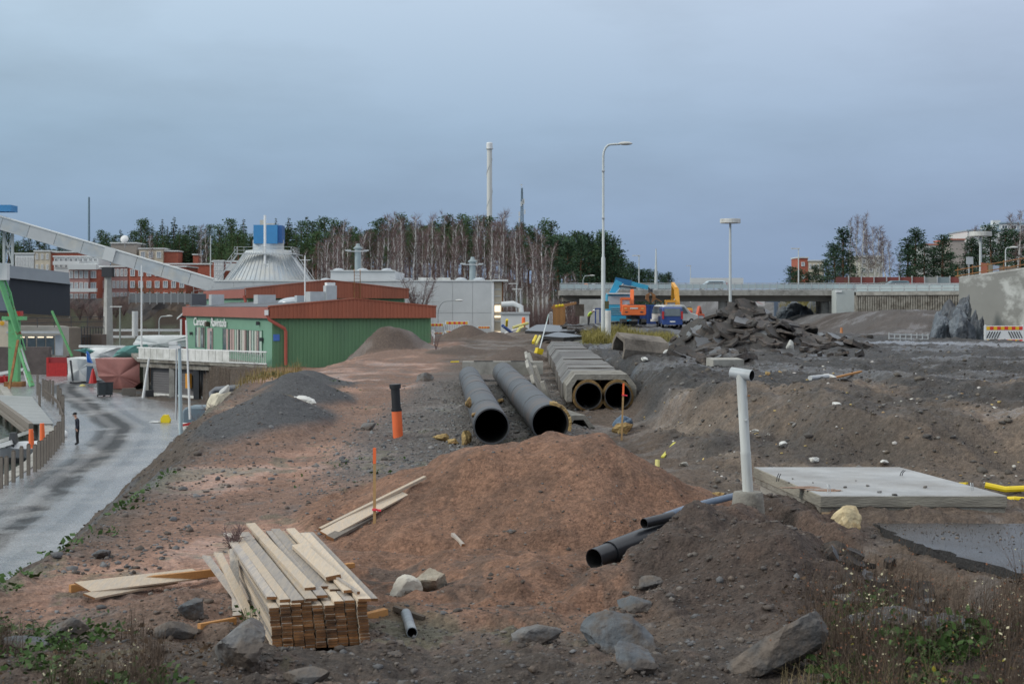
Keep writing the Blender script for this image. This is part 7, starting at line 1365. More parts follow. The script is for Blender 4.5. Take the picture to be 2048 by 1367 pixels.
# ================================================================== BROKEN ASPHALT
def slab_meshes():
    out_ = []
    for s in range(8):
        rs = random.Random(900 + s); n = rs.choice((5, 6, 7, 8)); pts = []
        for k in range(n): an = 2 * math.pi * (k + rs.uniform(-.3, .3)) / n; r = rs.uniform(.55, 1.0); pts.append((r * math.cos(an), r * math.sin(an) * .72))
        dense = []
        for i in range(n):
            a, b = pts[i], pts[(i + 1) % n]; dense.append(a)
            for k in (1, 2): dense.append((a[0] + (b[0] - a[0]) * k / 3 + rs.uniform(-.06, .06), a[1] + (b[1] - a[1]) * k / 3 + rs.uniform(-.06, .06)))
        m = len(dense); vs = [(x, y, -.5 + rs.uniform(-.1, .1)) for x, y in dense] + [(x * .96, y * .96, .5 + .3 * math.sin(x * 2 + s)) for x, y in dense]
        me = bpy.data.meshes.new('asphalt_slab'); me.from_pydata(vs, [], [tuple(range(m))[::-1], tuple(range(m, 2 * m))] + [(i, (i + 1) % m, m + (i + 1) % m, m + i) for i in range(m)])
        me.materials.append(asphalt); me.materials.append(asphalt_top); me.polygons[1].material_index = 1 if s % 3 == 0 else 0; me.update(); out_.append(me)
    return out_
SLABS = slab_meshes()
def heap(label, cx, D, rx, ry, n, size, seed, top=0, tilt=.5, th=.16, name='asphalt_heap', crown=False):
    rs = random.Random(seed); z0 = G(cx, D - ry); t = thing(name, label, 'rubble heap', (cx, D, z0), local=True)
    for k in range(n):
        an = rs.uniform(0, 2 * math.pi); rr = math.sqrt(rs.random()) if k > n * .12 else rs.random() * .3
        x, y = cx + rx * rr * math.cos(an), D + ry * rr * math.sin(an); g = G(x, y) + rs.uniform(-.04, .16) + (top * (1 - rr) if top else 0)
        o = bpy.data.objects.new('asphalt_slab', rs.choice(SLABS)); COL.objects.link(o); o.parent = t; o.location = (x - cx, y - D, g - z0); s = rs.uniform(*size)
        dn = Vector((float(H0(x + .3, y)[()] - H0(x - .3, y)[()]) / .6, float(H0(x, y + .3)[()] - H0(x, y - .3)[()]) / .6, 0)); nrm = Vector((-dn.x + rs.gauss(0, tilt * .55), -dn.y + rs.gauss(0, tilt * .55), 1)).normalized()
        o.rotation_mode = 'QUATERNION'; o.rotation_quaternion = nrm.to_track_quat('Z', 'Y') @ Matrix.Rotation(rs.uniform(0, 6.28), 3, 'Z').to_quaternion(); o.scale = (s, s * rs.uniform(.6, 1.1), th * rs.uniform(.75, 1.3))
    return t
heap('big brown-black heap of broken asphalt slabs right of the ring-headed mast', 11.8, 80, 3.8, 4.2, 190, (.35, 1.2), 1, .12, .6, .12)
heap('low spill of asphalt slabs trailing right from the big heap', 15.6, 78, 2.6, 2.0, 26, (.25, .7), 2, 0, .5)
heap('dark asphalt rubble in front of the orange excavator', 9.0, 118, 6.5, 6, 70, (.5, 1.2), 3, .25, .5)
heap('dark asphalt rubble left of the curved street lamp', 5.0, 122, 3.2, 6, 44, (.6, 1.3), 4, .25, .4)
heap('scattered asphalt slabs between the lamp stump and the big heap', 10.2, 97, 3.8, 7, 46, (.4, 1.0), 5, .15, .5)
heap('black asphalt lumps in the mud behind the removed culvert cover', 6.6, 60, 2.6, 5, 42, (.25, .75), 6, .05, .55)
heap('loose asphalt slabs on the mud nearer than the big heap', 11.5, 68, 4.2, 5, 34, (.18, .5), 7, 0, .4)
heap('asphalt rubble before the bridge opening', 22, 130, 8, 8, 40, (.4, 1.0), 8, .1, .5)
heap('dark broken asphalt lumps under the edge of the wet asphalt corner', 4.15, 18.4, .75, 1.5, 26, (.10, .30), 11, .0, .8, .09)
heap('dark asphalt lumps lower among the weeds', 4.3, 16.3, .8, .9, 14, (.10, .26), 12, .0, .8, .08)
for k, (p0, p1, y0, y1, D, lab) in enumerate([(1050, 1150, 648, 661, 120, 'long wet asphalt sheet lying tilted at the far culvert end, upper one'), (1085, 1168, 663, 672, 104, 'wet asphalt sheet just below the longer one')]):
    a, b = X_(p0, D), X_(p1, D); zt = Z_(y0, D + 12); zn = Z_(y1, D); mb = MB(); q = [(a, D + .6, zn), ((a + b) / 2, D - .3, zn - .08), (b, D + .3, zn), (b - .4, D + 7, zt - .1), ((a + b) / 2, D + 11, zt), (a + 1.0, D + 8, zt)]
    mb.ext(q, (0, 0, -.22)); mb.m = [1] * len(mb.f); mb.m[0] = mb.m[1] = 0; mb.build('asphalt_sheet', [asphalt_top, asphalt_edge], loc=q[0], label=lab, cat='asphalt sheet')
v, f = rock_mesh(611, (.2, .15, .28), 3, 8, .06); c = P(1581, 690, 74); mb = MB(); mb.add((v + np.array(c)).tolist(), f); mb.build('kerb_piece', concrete_pale, loc=tuple(c), label='pale kerb piece among the slabs at the right of the big heap', cat='kerb piece')
# ================================================================== TREES
bark_pine = mat('pine_bark', (.17, .085, .05), .9, .3, 4, stretch=(4, 4, .8))
bark_birch = mat('birch_bark', (.62, .61, .59), .8, .3, 2.5, col2=(.13, .11, .10), stretch=(1, 1, 2.2), c2w=(.52, .60))
twig = mat('birch_twigs', (.165, .110, .105), .9, .2, .8, obj_rand=.22)
needle_s = mat('spruce_needles', (.040, .078, .040), .8, .45, .9, obj_rand=.3, spec=.25)
needle_p = mat('pine_needles', (.062, .108, .044), .8, .45, .8, obj_rand=.3, spec=.25)
needle_b = mat('near_pine_needles', (.046, .088, .050), .8, .45, .8, obj_rand=.2, spec=.25)
def np_mesh(name, V, Fq, m):
    V = np.asarray(V, np.float32).reshape(-1, 3); k = Fq.shape[1]; me = bpy.data.meshes.new(name); me.vertices.add(len(V)); me.vertices.foreach_set('co', V.ravel())
    me.loops.add(Fq.size); me.loops.foreach_set('vertex_index', Fq.astype(np.int32).ravel()); me.polygons.add(len(Fq)); me.polygons.foreach_set('loop_start', np.arange(0, Fq.size, k, dtype=np.int32)); me.update(calc_edges=True)
    for q in (m if isinstance(m, (list, tuple)) else [m]): me.materials.append(q)
    return me
def sprays(C, Dv, L, Wd, rs):
    """leaf-sized kite faces at C along Dv"""
    n = len(C); Dv = Dv / np.linalg.norm(Dv, axis=1)[:, None]; r = rs.normal(size=(n, 3)); S_ = np.cross(Dv, r); S_ /= np.linalg.norm(S_, axis=1)[:, None] + 1e-9
    L = L[:, None]; Wd = Wd[:, None]; V = np.stack([C, C + Dv * L * .5 + S_ * Wd, C + Dv * L, C + Dv * L * .5 - S_ * Wd], 1).reshape(-1, 3); return V, np.arange(4 * n).reshape(n, 4)
def tree_proto(kind, seed):
    """unit trees ten metres tall"""
    rs = np.random.RandomState(seed); h = 10.0
    nm = {'s': 'spruce_tree', 'p': 'pine_tree', 'b': 'birch_tree', 'n': 'pine_tree'}[kind]; t = thing(nm, 'tree', 'tree', (0, 0, -500), local=True)
    if kind == 's':
        C, Dv, L, Wd = [], [], [], []; z = h * .06
        while z < h * .985:
            rad = (h - z) * .21 * rs.uniform(.7, 1.25) + .12; nb = int(7 + rad * 3)
            for k in range(nb):
                an = rs.uniform(0, 6.28); d = np.array([math.cos(an), math.sin(an), -.28 + .25 * z / h]); rr = rad * rs.uniform(.75, 1.15)
                for q in np.arange(.15, 1.0, .30 / max(rr, .3)):
                    C.append(np.array([0, 0, z]) + d * rr * q); Dv.append(d + np.array([*rs.normal(0, .5, 2), -.35 + rs.normal(0, .2)])); L.append(.34 + .28 * rr * .4); Wd.append(.09 + .05 * rr)
            z += .22 + .10 * rs.random()
        V, Fq = sprays(np.array(C), np.array(Dv), np.array(L), np.array(Wd), rs); cm = np_mesh('crown', V, Fq, needle_s); mb = MB(); mb.tube([(0, 0, -.5), (0, 0, h * .5), (0, 0, h)], [.16, .10, .015], 7); tm = bark_pine
    elif kind in 'pn':
        C, Dv, L, Wd = [], [], [], []; lo = .38 if kind == 'p' else .16; bend = rs.normal(0, .25, 2)
        mb = MB(); mb.tube([(0, 0, -.5), (bend[0] * .4, bend[1] * .4, h * .4), (bend[0], bend[1], h * .94)], [.17, .13, .03], 7)
        for k in range(26 if kind == 'p' else 44):
            z = h * (lo + (1 - lo) * (k + rs.random()) / (26 if kind == 'p' else 44)); u = (z / h - lo) / (1 - lo); rad = (1.55 * (1 - u) ** (.75 if kind == 'p' else .95) * (1 if kind == 'p' else 1.35) + .18) * rs.uniform(.55, 1.2); an = rs.uniform(0, 6.28)
            tip = np.array([bend[0] * u + math.cos(an) * rad, bend[1] * u + math.sin(an) * rad, z + .22 * rad]); st = np.array([bend[0] * u, bend[1] * u, z - .2]); mb.tube([st.tolist(), tip.tolist()], [.04, .012], 4, caps=False)
            for j in range(3):
                c = st + (tip - st) * (1 - .3 * j) + rs.normal(0, .10, 3); m_ = 17; pts = rs.normal(size=(m_, 3)) * np.array([.33, .33, .15]) * (1 - .12 * j)
                C += list(c + pts); Dv += list(pts + np.array([0, 0, .18]) + rs.normal(0, .12, (m_, 3))); L += list(rs.uniform(.22, .42, m_)); Wd += list(rs.uniform(.05, .10, m_))
        V, Fq = sprays(np.array(C), np.array(Dv), np.array(L), np.array(Wd), rs); cm = np_mesh('crown', V, Fq, needle_p if kind == 'p' else needle_b); tm = bark_pine
    else:
        lean = rs.normal(0, .55, 2); mb = MB(); kk = 7; tr = [np.array([lean[0] * (i / kk) ** 1.5 + rs.normal(0, .05), lean[1] * (i / kk) ** 1.5 + rs.normal(0, .05), -.5 + (h + .2) * i / kk]) for i in range(kk + 1)]
        mb.tube([p.tolist() for p in tr], [.125, .11, .095, .08, .064, .048, .03, .01], 6); C, Dv, L, Wd = [], [], [], []
        for k in range(34):
            u = .30 + .68 * (k + rs.random()) / 34; i = min(int(u * kk), kk - 1); p = tr[i] + (tr[i + 1] - tr[i]) * (u * kk - i); an = rs.uniform(0, 6.28); ln = (1.7 * (1.12 - u) + .35) * rs.uniform(.6, 1.1); d = np.array([math.cos(an) * .62, math.sin(an) * .62, 1.0]); d /= np.linalg.norm(d)
            mb.tube([p.tolist(), (p + d * ln).tolist()], [.024, .006], 3, caps=False)
            for j in range(20):
                q = rs.uniform(.15, 1.0); C.append(p + d * ln * q); Dv.append(d * .8 + np.array([*rs.normal(0, .55, 2), rs.normal(.05, .45)])); L.append(rs.uniform(.35, .85)); Wd.append(rs.uniform(.010, .019))
        V, Fq = sprays(np.array(C), np.array(Dv), np.array(L), np.array(Wd), rs); cm = np_mesh('crown', V, Fq, twig); tm = bark_birch
    tk = mb.build('trunk', tm, t, smooth=True); cr = bpy.data.objects.new('crown', cm); COL.objects.link(cr); cr.parent = t; return t
PROTO = {k: [tree_proto(k, 50 + i + ord(k)) for i in range(n)] for k, n in (('s', 4), ('p', 5), ('b', 7), ('n', 4))}
FIRST = {}
NMK = {'s': 'spruce', 'p': 'pine', 'b': 'bare birch', 'n': 'pine'}
AREA = [(40, 'behind the steel trestle'), (140, 'above the cream block'), (215, 'under the thin radio mast'), (275, 'beside the satellite dish'), (330, 'above the white rooftop flat'), (385, 'right of the small brick roof cabin'), (440, 'above the small stair tower'), (505, 'left of the blue head house'), (575, 'behind the blue head house'), (650, 'right of the cement silo'), (720, 'over the upper hall storey'), (800, 'over the upper storey end'), (880, 'over the roof hatches'), (960, 'left of the chimney foot'), (1030, 'between chimney and lattice mast'), (1090, 'right of the lattice mast'), (1150, 'above the brown hoarding'), (1215, 'left of the curved street lamp'), (1260, 'right of the curved street lamp'), (1345, 'low behind the crane arm'), (1660, 'left among the bridge-side pines'), (1700, 'by the birches above the bridge'), (1800, 'before the pale house end'), (1870, 'over the red barrier panels'), (1930, 'before the beige gable'), (1990, 'behind the tall wall'), (2200, 'at the far right over the screen fence')]
rt = random.Random(21)
def plant(kind, px, D, ytop, wide=1.0):
    x = X_(px, D); g = G(x, D) - .2; hgt = max(Z_(ytop, D) - g, 3.5); sc = hgt / 10; lst = PROTO[kind]; i = rt.randrange(len(lst)); root = lst[i]
    where = next(a for lim, a in AREA if px < lim); size = 'tall' if hgt > 17 else ('small' if hgt < 10 else 'middling')
    row = 'nearest' if D < (242 if kind == 'b' else 310) else ('middle' if D < (258 if kind == 'b' else 330) else 'rearmost'); lab = f'{size} {NMK[kind]} tree {where}, {row} row'; gr = f'{NMK[kind]} trees {where}'
    loc = (x, D, g); rz = rt.uniform(0, 6.28); w = sc ** .62 * wide * rt.uniform(.88, 1.15)
    if (kind, i) not in FIRST: FIRST[(kind, i)] = 1; root.location = loc; root.rotation_euler = (0, 0, rz); root.scale = (w, w, sc); root['label'] = lab; root['group'] = gr
    else: dup(root, loc, rz, lab, gr, (w, w, sc))
prof = lambda pts: (lambda px: float(np.interp(px, [p[0] for p in pts], [p[1] for p in pts])))
top1 = prof([(-80, 460), (0, 462), (40, 472), (90, 478), (150, 482), (200, 470), (260, 456), (290, 444), (350, 441), (400, 454), (450, 458), (480, 438), (520, 446), (560, 440), (600, 440), (640, 444), (700, 448), (760, 444), (850, 440), (900, 434), (960, 442), (1040, 458), (1100, 452), (1150, 466), (1200, 470), (1235, 482), (1246, 512)])
px = -70
while px < 470:
    plant('s' if rt.random() < .6 else 'p', px, rt.uniform(384, 410), top1(px) + rt.uniform(-10, 22), 1.2)
    plant('p' if rt.random() < .6 else 's', px + rt.uniform(-6, 6), rt.uniform(376, 384), top1(px) + rt.uniform(18, 45), 1.1); px += rt.uniform(8, 13)
px = 440
while px < 1244:
    k = 's' if (px < 640 and rt.random() < .65) else 'p'; plant(k, px, rt.uniform(318, 342), top1(px) + rt.uniform(-12, 24), 1.15)
    if rt.random() < .8: plant('p', px + rt.uniform(-5, 5), rt.uniform(296, 316), top1(px) + rt.uniform(14, 46), 1.15)
    px += rt.uniform(9, 14)
topb = prof([(585, 515), (620, 478), (660, 462), (700, 452), (760, 442), (800, 432), (870, 436), (930, 440), (1000, 432), (1050, 450), (1080, 470), (1110, 520), (1150, 545), (1185, 560)])
px = 588
while px < 1180: plant('b', px + rt.uniform(-2, 2), rt.uniform(229, 272), topb(px) + rt.uniform(-16, 44), 1.0); px += rt.choice((2.5, 4, 5, 7, 9, 13))
for px, y in ((402, 448), (412, 456), (470, 470), (548, 470), (300, 470)): plant('b', px, rt.uniform(335, 372), y)
for px, y in ((1085, 505), (1100, 480), (1118, 478), (1135, 482), (1160, 476), (1180, 470), (1205, 472), (1222, 480), (1238, 500)): plant('n', px, rt.uniform(282, 300), y, 1.25)
for px in range(1246, 1340, 9): plant('n', px + rt.uniform(-3, 3), rt.uniform(450, 500), 528 + (px - 1246) * .22 + rt.uniform(-6, 8), 1.3)
for px, y in ((1585, 535), (1600, 540), (1618, 545), (1635, 532), (1655, 520), (1672, 488), (1686, 458), (1700, 505), (1815, 478), (1828, 459), (1848, 488), (1868, 496), (1884, 472), (1902, 505), (1915, 530), (1940, 478), (1958, 490), (1985, 452), (2005, 460), (2030, 465), (2052, 470)): plant('n', px, rt.uniform(256, 274), y, 1.35)
for px, y in ((1700, 438), (1712, 430), (1722, 428), (1738, 446), (1750, 452), (1758, 450), (1770, 462), (1782, 480), (1800, 505), (1930, 452), (2000, 470), (2022, 425), (2036, 420), (1965, 460), (1735, 470), (1765, 476)): plant('b', px, rt.uniform(258, 285), y, 1.1)
for k, L_ in PROTO.items():
    for i, r in enumerate(L_):
        if (k, i) not in FIRST:
            for ch in list(r.children): bpy.data.objects.remove(ch)
            bpy.data.objects.remove(r)
def bare_shrub(px, py, D, hgt, label, seed, n=120, spread=.5, m=twig, name='bare_shrub'):
    rs = np.random.RandomState(seed); x = X_(px, D); z = Z_(py, D); t = thing(name, label, 'shrub', (x, D, z)); mb = MB()
    for k in range(max(5, n // 14)):
        an = rs.uniform(0, 6.28); d = Vector((math.cos(an) * spread, math.sin(an) * spread, 1)).normalized(); p = Vector((x, D, z)); q = p + d * hgt * rs.uniform(.6, 1); mb.tube([p, p.lerp(q, .5) + Vector((0, 0, .05 * hgt)), q], [.02 * hgt / 3 + .006, .014 * hgt / 3 + .004, .004], 4, caps=False)
        for j in range(14):
            b = p.lerp(q, rs.uniform(.2, 1)); e = b + Vector((*rs.normal(0, .16 * hgt, 2), abs(rs.normal(0, .16 * hgt)))); mb.tube([b, e], [.008 * hgt / 3 + .003, .003], 3, caps=False)
    mb.build('stems', m, t); return t
bare_shrub(838, 650, 170, 6.5, 'thin bare tree standing before the pale hall wall', 1, 260, .42)
bare_shrub(820, 650, 171, 4.5, 'smaller bare shrub left of the thin bare tree', 2, 160, .45)
for k, (px, py, D, h) in enumerate([(160, 640, 262, 5), (180, 640, 262, 4.5), (200, 640, 264, 5), (232, 636, 264, 4), (248, 632, 264, 5)]): bare_shrub(px, py, D, h, f'brown bare shrub on the rock ledge, {labs[k]} from the dark hall', 20 + k, 240, .6)
for k, (px, py, D, h) in enumerate([(290, 600, 300, 4), (310, 602, 300, 3), (352, 604, 300, 3.5), (375, 602, 300, 3)]): bare_shrub(px, py, D, h, f'dark green shrub before the red brick house, {labs[k]} from the flagpole', 40 + k, 200, .7, needle_s, 'garden_shrub')
bare_shrub(416, 872, 80, 1.6, 'brown leafless bush at the slope foot by the dinghy', 61, 260, .8); bare_shrub(436, 850, 76, 1.5, 'brown leafless bush on the slope above the dinghy', 62, 260, .8); bare_shrub(512, 790, 70, 1.6, 'thin bare sapling on the bank left of the gravel mounds', 63, 80, .25); bare_shrub(872, 700, 95, 1.5, 'dark forked twig standing in the mud by the marker post', 64, 14, .3)
bare_shrub(462, 1108, 19.3, .40, 'brush of dark twigs behind the top left of the board stack', 65, 160, .5)
# ================================================================== GROUND COVER AND LOOSE STONE
rg = np.random.RandomState(77)
def scatter(n, u0, u1, d0, d1): return rg.uniform(u0, u1, n), np.exp(rg.uniform(math.log(d0), math.log(d1), n))
def stones(name, n, u0, u1, d0, d1, smin, smax, keep, label, cols, pw=2.4, zf=None, XY=None):
    u, D = scatter(n, u0, u1, d0, d1); x = u * D
    if XY is not None: x, D = XY
    k = keep(x, D); x, D = x[k], D[k]; n = len(x); s = smin * (1 - rg.random(n) * (1 - (smin / smax) ** pw)) ** (-1 / pw)
    iv, jf = ico(1); m = len(iv); nv = iv[None] * (1 + rg.uniform(-.42, .42, (n, m, 1))) * s[:, None, None] * rg.uniform([.75, .75, .45], [1.35, 1.35, .9], (n, 1, 3)); an = rg.uniform(0, 6.28, n); c, sn = np.cos(an)[:, None], np.sin(an)[:, None]
    z = H(x, D) if zf is None else zf; V = np.stack([nv[..., 0] * c - nv[..., 1] * sn + x[:, None], nv[..., 0] * sn + nv[..., 1] * c + D[:, None], nv[..., 2] + (z + s * .12)[:, None]], 2); Fq = (np.array(jf)[None] + (np.arange(n) * m)[:, None, None]).reshape(-1, 3)
    col = np.array(cols)[rg.randint(0, len(cols), n)] * rg.uniform(.7, 1.3, (n, 1)); me = np_mesh(name, V.reshape(-1, 3), Fq, STONE); a = me.color_attributes.new('stone', 'FLOAT_COLOR', 'POINT'); a.data.foreach_set('color', np.concatenate([np.repeat(col, m, 0), np.ones((n * m, 1))], 1).astype(np.float32).ravel())
    o = bpy.data.objects.new(name, me); COL.objects.link(o); tag(o, label, 'stones', kind='stuff')
STONE = mat('loose_stone', (.12, .12, .12), .65, .25, 14, bump=.4, bscale=40); _t = STONE.node_tree; _a = _t.nodes.new('ShaderNodeAttribute'); _a.attribute_name = 'stone'
_sc = next(q for q in _t.nodes if q.type == 'VECT_MATH'); _t.links.new(_a.outputs['Color'], _sc.inputs[0])
grey_c = [(.14, .14, .145), (.10, .10, .105), (.19, .185, .18), (.13, .115, .10), (.16, .17, .18)]
brown_c = [(.085, .064, .052), (.075, .058, .048), (.12, .09, .07), (.10, .09, .085), (.14, .12, .105), (.07, .055, .046)]
def kz(f):
    def g(x, D): r, s, d, fl, w = zones(x, D); return f(x, D, r, s, d, fl)
    return g
stones('gravel', 9000, -.40, .40, 12.3, 17.8, .009, .055, kz(lambda x, D, r, s, d, fl: (r < .3) & (rg.random(len(x)) > .55 * s)), 'loose brown and grey stones over the near ground', brown_c + grey_c[:2])
stones('gravel', 5200, -.02, .36, 17, 27, .010, .055, kz(lambda x, D, r, s, d, fl: (d + fl + .12 > rg.random(len(x)))), 'loose stones and clods on the dirt heap and trench bank', brown_c, 2.2)
stones('gravel', 9500, -.13, .05, 23, 60, .016, .075, kz(lambda x, D, r, s, d, fl: (s < .2) & (x > -4.6 - .03 * D) & (x < 2.4) & (rg.random(len(x)) < np.clip((x + 4.6) / 2.5, .1, 1))), 'grey gravel on the slope round the steel pipes', grey_c)
stones('gravel', 5200, -.30, -.10, 20, 66, .014, .08, kz(lambda x, D, r, s, d, fl: (r < .3) & ((x < crest_x(D) + 1.6) | (rg.random(len(x)) < .25))), 'dark gravel over the left bank and its mounds', grey_c[:2] + brown_c[:2])
stones('gravel', 6000, .05, .40, 27, 90, .018, .11, kz(lambda x, D, r, s, d, fl: fl > .4), 'lumps of earth and stone over the dug field', [(.075, .066, .06), (.10, .085, .07), (.06, .056, .055), (.14, .115, .09), (.17, .16, .15)], 2.2)
stones('gravel', 600, -.16, .10, 17, 27, .010, .05, kz(lambda x, D, r, s, d, fl: s > .3), 'few small stones on the sand heap', grey_c + brown_c, 2.6)
stones('gravel', 1100, .205, .36, 17.2, 22, .006, .032, kz(lambda x, D, r, s, d, fl: (D < 21.8) & (x > 4.15 + (21.3 - D) * .62) & (rg.random(len(x)) < .25 + .9 * np.clip((D - 19.5) / 2, 0, 1) + .5 * (vn(x * 2, D * 2, 4) > .15))), 'grit and small stones strewn over the wet asphalt corner', brown_c, 2.4, AZ + .002)
stones('pale_grit', 420, .05, .40, 27, 60, .02, .07, kz(lambda x, D, r, s, d, fl: fl > .4), 'pale and yellow crumbs strewn over the dug field', [(.5, .48, .44), (.48, .36, .14), (.36, .24, .12), (.55, .52, .5)], 2.2)
rx_, ry_ = [], []
for (a, b_, r_) in ROCKS:
    for k in range(46): an = rt.uniform(0, 6.28); q = r_ * rt.uniform(.75, 1.35); rx_.append(a + q * math.cos(an)); ry_.append(b_ + q * .85 * math.sin(an))
RXY = (np.array(rx_), np.array(ry_))
stones('gravel', len(rx_), 0, 0, 12, 13, .010, .05, lambda x, D: np.ones(len(x), bool), 'clods and stones packed round the boulders', brown_c, 1.8, None, RXY)
# weeds: leaves, dry stalks, grass
def leaf_mat(n, c, var=.35): return mat(n, c, .6, var, 6, spec=.3)
L_green, L_yel, L_dry, L_gras = leaf_mat('weed_leaf', (.050, .098, .022), .5), leaf_mat('yellow_leaf', (.36, .32, .04)), mat('dry_stalk', (.085, .058, .040), .9, .4, 7), leaf_mat('autumn_grass', (.19, .165, .055), .6)
L_pale = mat('pale_seed', (.55, .50, .33), .9, .2, 9)
def leaves(name, label, spots, n, ll, m, up=.35, spread=.16, zoff=.0):
    C, Dv, L, Wd = [], [], [], []
    for (x, y, k) in spots:
        q = int(n * k); an = rg.uniform(0, 6.28, q); r = np.abs(rg.normal(0, spread * k ** .5, q)); cx, cy = x + r * np.cos(an), y + r * np.sin(an); hz = H(cx, cy) + np.abs(rg.normal(0, up * .35, q)) + zoff
        C += list(np.stack([cx, cy, hz], 1)); Dv += list(np.stack([np.cos(an) + rg.normal(0, .5, q), np.sin(an) + rg.normal(0, .5, q), rg.uniform(-.1, .9, q)], 1)); s = ll * np.clip(np.exp(rg.normal(-.1, .5, q)), .35, 2.2); L += list(s); Wd += list(s * .33)
    V, Fq = sprays(np.array(C), np.array(Dv), np.array(L), np.array(Wd), rg); o = bpy.data.objects.new(name, np_mesh(name, V, Fq, m)); COL.objects.link(o); tag(o, label, 'weeds', kind='stuff')
def stalks(name, label, X, Y, h0, h1, wd, m, lean=.35, segs=3, leafy=0):
    n = len(X); z = H(X, Y) - .02; h = rg.uniform(h0, h1, n); an = rg.uniform(0, 6.28, n); le = np.abs(rg.normal(0, lean, n)); V = np.zeros((n, (segs + 1) * 2, 3)); px_, py_ = np.cos(an + 1.57), np.sin(an + 1.57)
    for i in range(segs + 1):
        t = i / segs; cx = X + np.cos(an) * le * h * t ** 1.7; cy = Y + np.sin(an) * le * h * t ** 1.7; cz = z + h * t * (1 - .25 * le * t); w = wd * (1 - .75 * t)
        V[:, 2 * i] = np.stack([cx - px_ * w, cy - py_ * w, cz], 1); V[:, 2 * i + 1] = np.stack([cx + px_ * w, cy + py_ * w, cz], 1)
    base_ = (np.arange(n) * (segs + 1) * 2)[:, None, None]; q = np.array([[2 * i, 2 * i + 1, 2 * i + 3, 2 * i + 2] for i in range(segs)])[None]; o = bpy.data.objects.new(name, np_mesh(name, V.reshape(-1, 3), (base_ + q).reshape(-1, 4), m)); COL.objects.link(o); tag(o, label, 'weeds', kind='stuff')
    return V[:, -2:].mean(1)
def region(n, pxa, pxb, da, db, f=None):
    u = rg.uniform((pxa - 1024) / F, (pxb - 1024) / F, n); D = rg.uniform(da, db, n); x = u * D
    if f is not None: k = f(x, D); x, D = x[k], D[k]
    return x, D
def clump(x, D, s=91, th=.0): return vn(x * 1.6, D * 1.3, s) + .5 * vn(x * 4, D * 3.5, s + 1) > th
RXm = lambda x, D: clump(x, D, 91, -.03) & (x > 2.55 + (15.5 - D) * .1) & (AZ + 9 > 0) & ~((x > 3.9 + (20.6 - D) * .36) & (D > 17.2))
x, D = region(9000, 1610, 2120, 12.4, 17.8, RXm); tips = stalks('dry_weeds', 'thicket of dry brown stalks in the lower right corner', x, D, .10, .75, .0034, L_dry, .6)
x, D = region(900, 1560, 1900, 12.5, 14.0); stalks('dry_grass', 'straw-coloured grass blades at the foot of the muddy boulder', x, D, .10, .36, .003, mat('straw', (.24, .19, .10), .9, .25, 8), .6)
k = rg.rand(len(tips)) < .22; leaves_V, leaves_F = sprays(tips[k], rg.normal(size=(k.sum(), 3)) + [0, 0, .5], rg.uniform(.012, .03, k.sum()), rg.uniform(.005, .012, k.sum()), rg); o = bpy.data.objects.new('seed_heads', np_mesh('seed_heads', leaves_V, leaves_F, mat('red_brown_leaf', (.22, .09, .045), .8, .4, 9))); COL.objects.link(o); tag(o, 'rust-brown seed heads and dead leaves on the dry stalks', 'weeds', kind='stuff')
x, D = region(150, 1680, 2060, 13, 17.5, RXm); leaves('pale_seeds', 'pale fluffy seed tufts among the dry stalks', list(zip(x, D, [1] * len(x))), 4, .022, L_pale, .7, .03, .2)
x, D = region(5200, -60, 330, 12.4, 15.8, lambda x, D: clump(x, D, 95, .03)); tips = stalks('dry_weeds', 'dry brown stalks in the lower left corner', x, D, .10, .42, .003, L_dry, .5)
x, D = region(46, -20, 300, 12.5, 15.4, lambda x, D: clump(x, D, 95, -.05)); leaves('pale_seeds', 'pale fluffy seed tufts in the lower left corner', list(zip(x, D, [1] * len(x))), 5, .02, L_pale, .5, .04, .1)
x, D = region(190, -40, 340, 12.4, 16.6, lambda x, D: clump(x, D, 97, .08)); leaves('low_weeds', 'low green weeds in the lower left corner', list(zip(x, D, rg.uniform(.3, 1.1, len(x)))), 26, .048, L_green, .26, .12)
x, D = region(260, 1640, 2000, 12.6, 16.6, lambda x, D: clump(x, D, 99, .01) & (x > 2.75)); leaves('low_weeds', 'low green weeds in the lower right corner', list(zip(x, D, rg.uniform(.4, 1.3, len(x)))), 28, .056, L_green, .26, .13)
x, D = region(40, 1640, 2000, 12.8, 16.5, lambda x, D: x > 2.7); leaves('yellow_leaves', 'yellow autumn leaves among the weeds', list(zip(x, D, [1] * len(x))), 4, .04, L_yel, .15, .08)
x, D = region(70, 60, 460, 24, 30, lambda x, D: np.abs(x - crest_x(D) + .15) < .28); leaves('low_weeds', 'green weeds along the bank top above the quay road', list(zip(x, D, rg.uniform(.3, 1, len(x)))), 26, .07, L_green, .16, .14)
x, D = region(60, 0, 330, 15, 24, lambda x, D: np.abs(x - crest_x(D)) < .4); leaves('low_weeds', 'green weeds along the near bank top', list(zip(x, D, rg.uniform(.3, 1, len(x)))), 22, .06, L_green, .15, .12)
x, D = region(150, 560, 900, 22, 60, lambda x, D: clump(x * .4, D * .3, 93, .22) & (zones(x, D)[1] < .2)); leaves('moss_tufts', 'tiny green tufts scattered on the gravel slope', list(zip(x, D, rg.uniform(.2, .7, len(x)))), 10, .06, L_green, .06, .14)
x, D = region(90, 500, 640, 66, 100, lambda x, D: (x < crest_x(D) + 1.2) & (x > crest_x(D) - 1.6)); leaves('bank_weeds', 'olive and green bushy weeds on the bank before the green hall', list(zip(x, D, rg.uniform(.2, .7, len(x)))), 40, .13, leaf_mat('bank_leaf', (.09, .105, .035)), .35, .4)
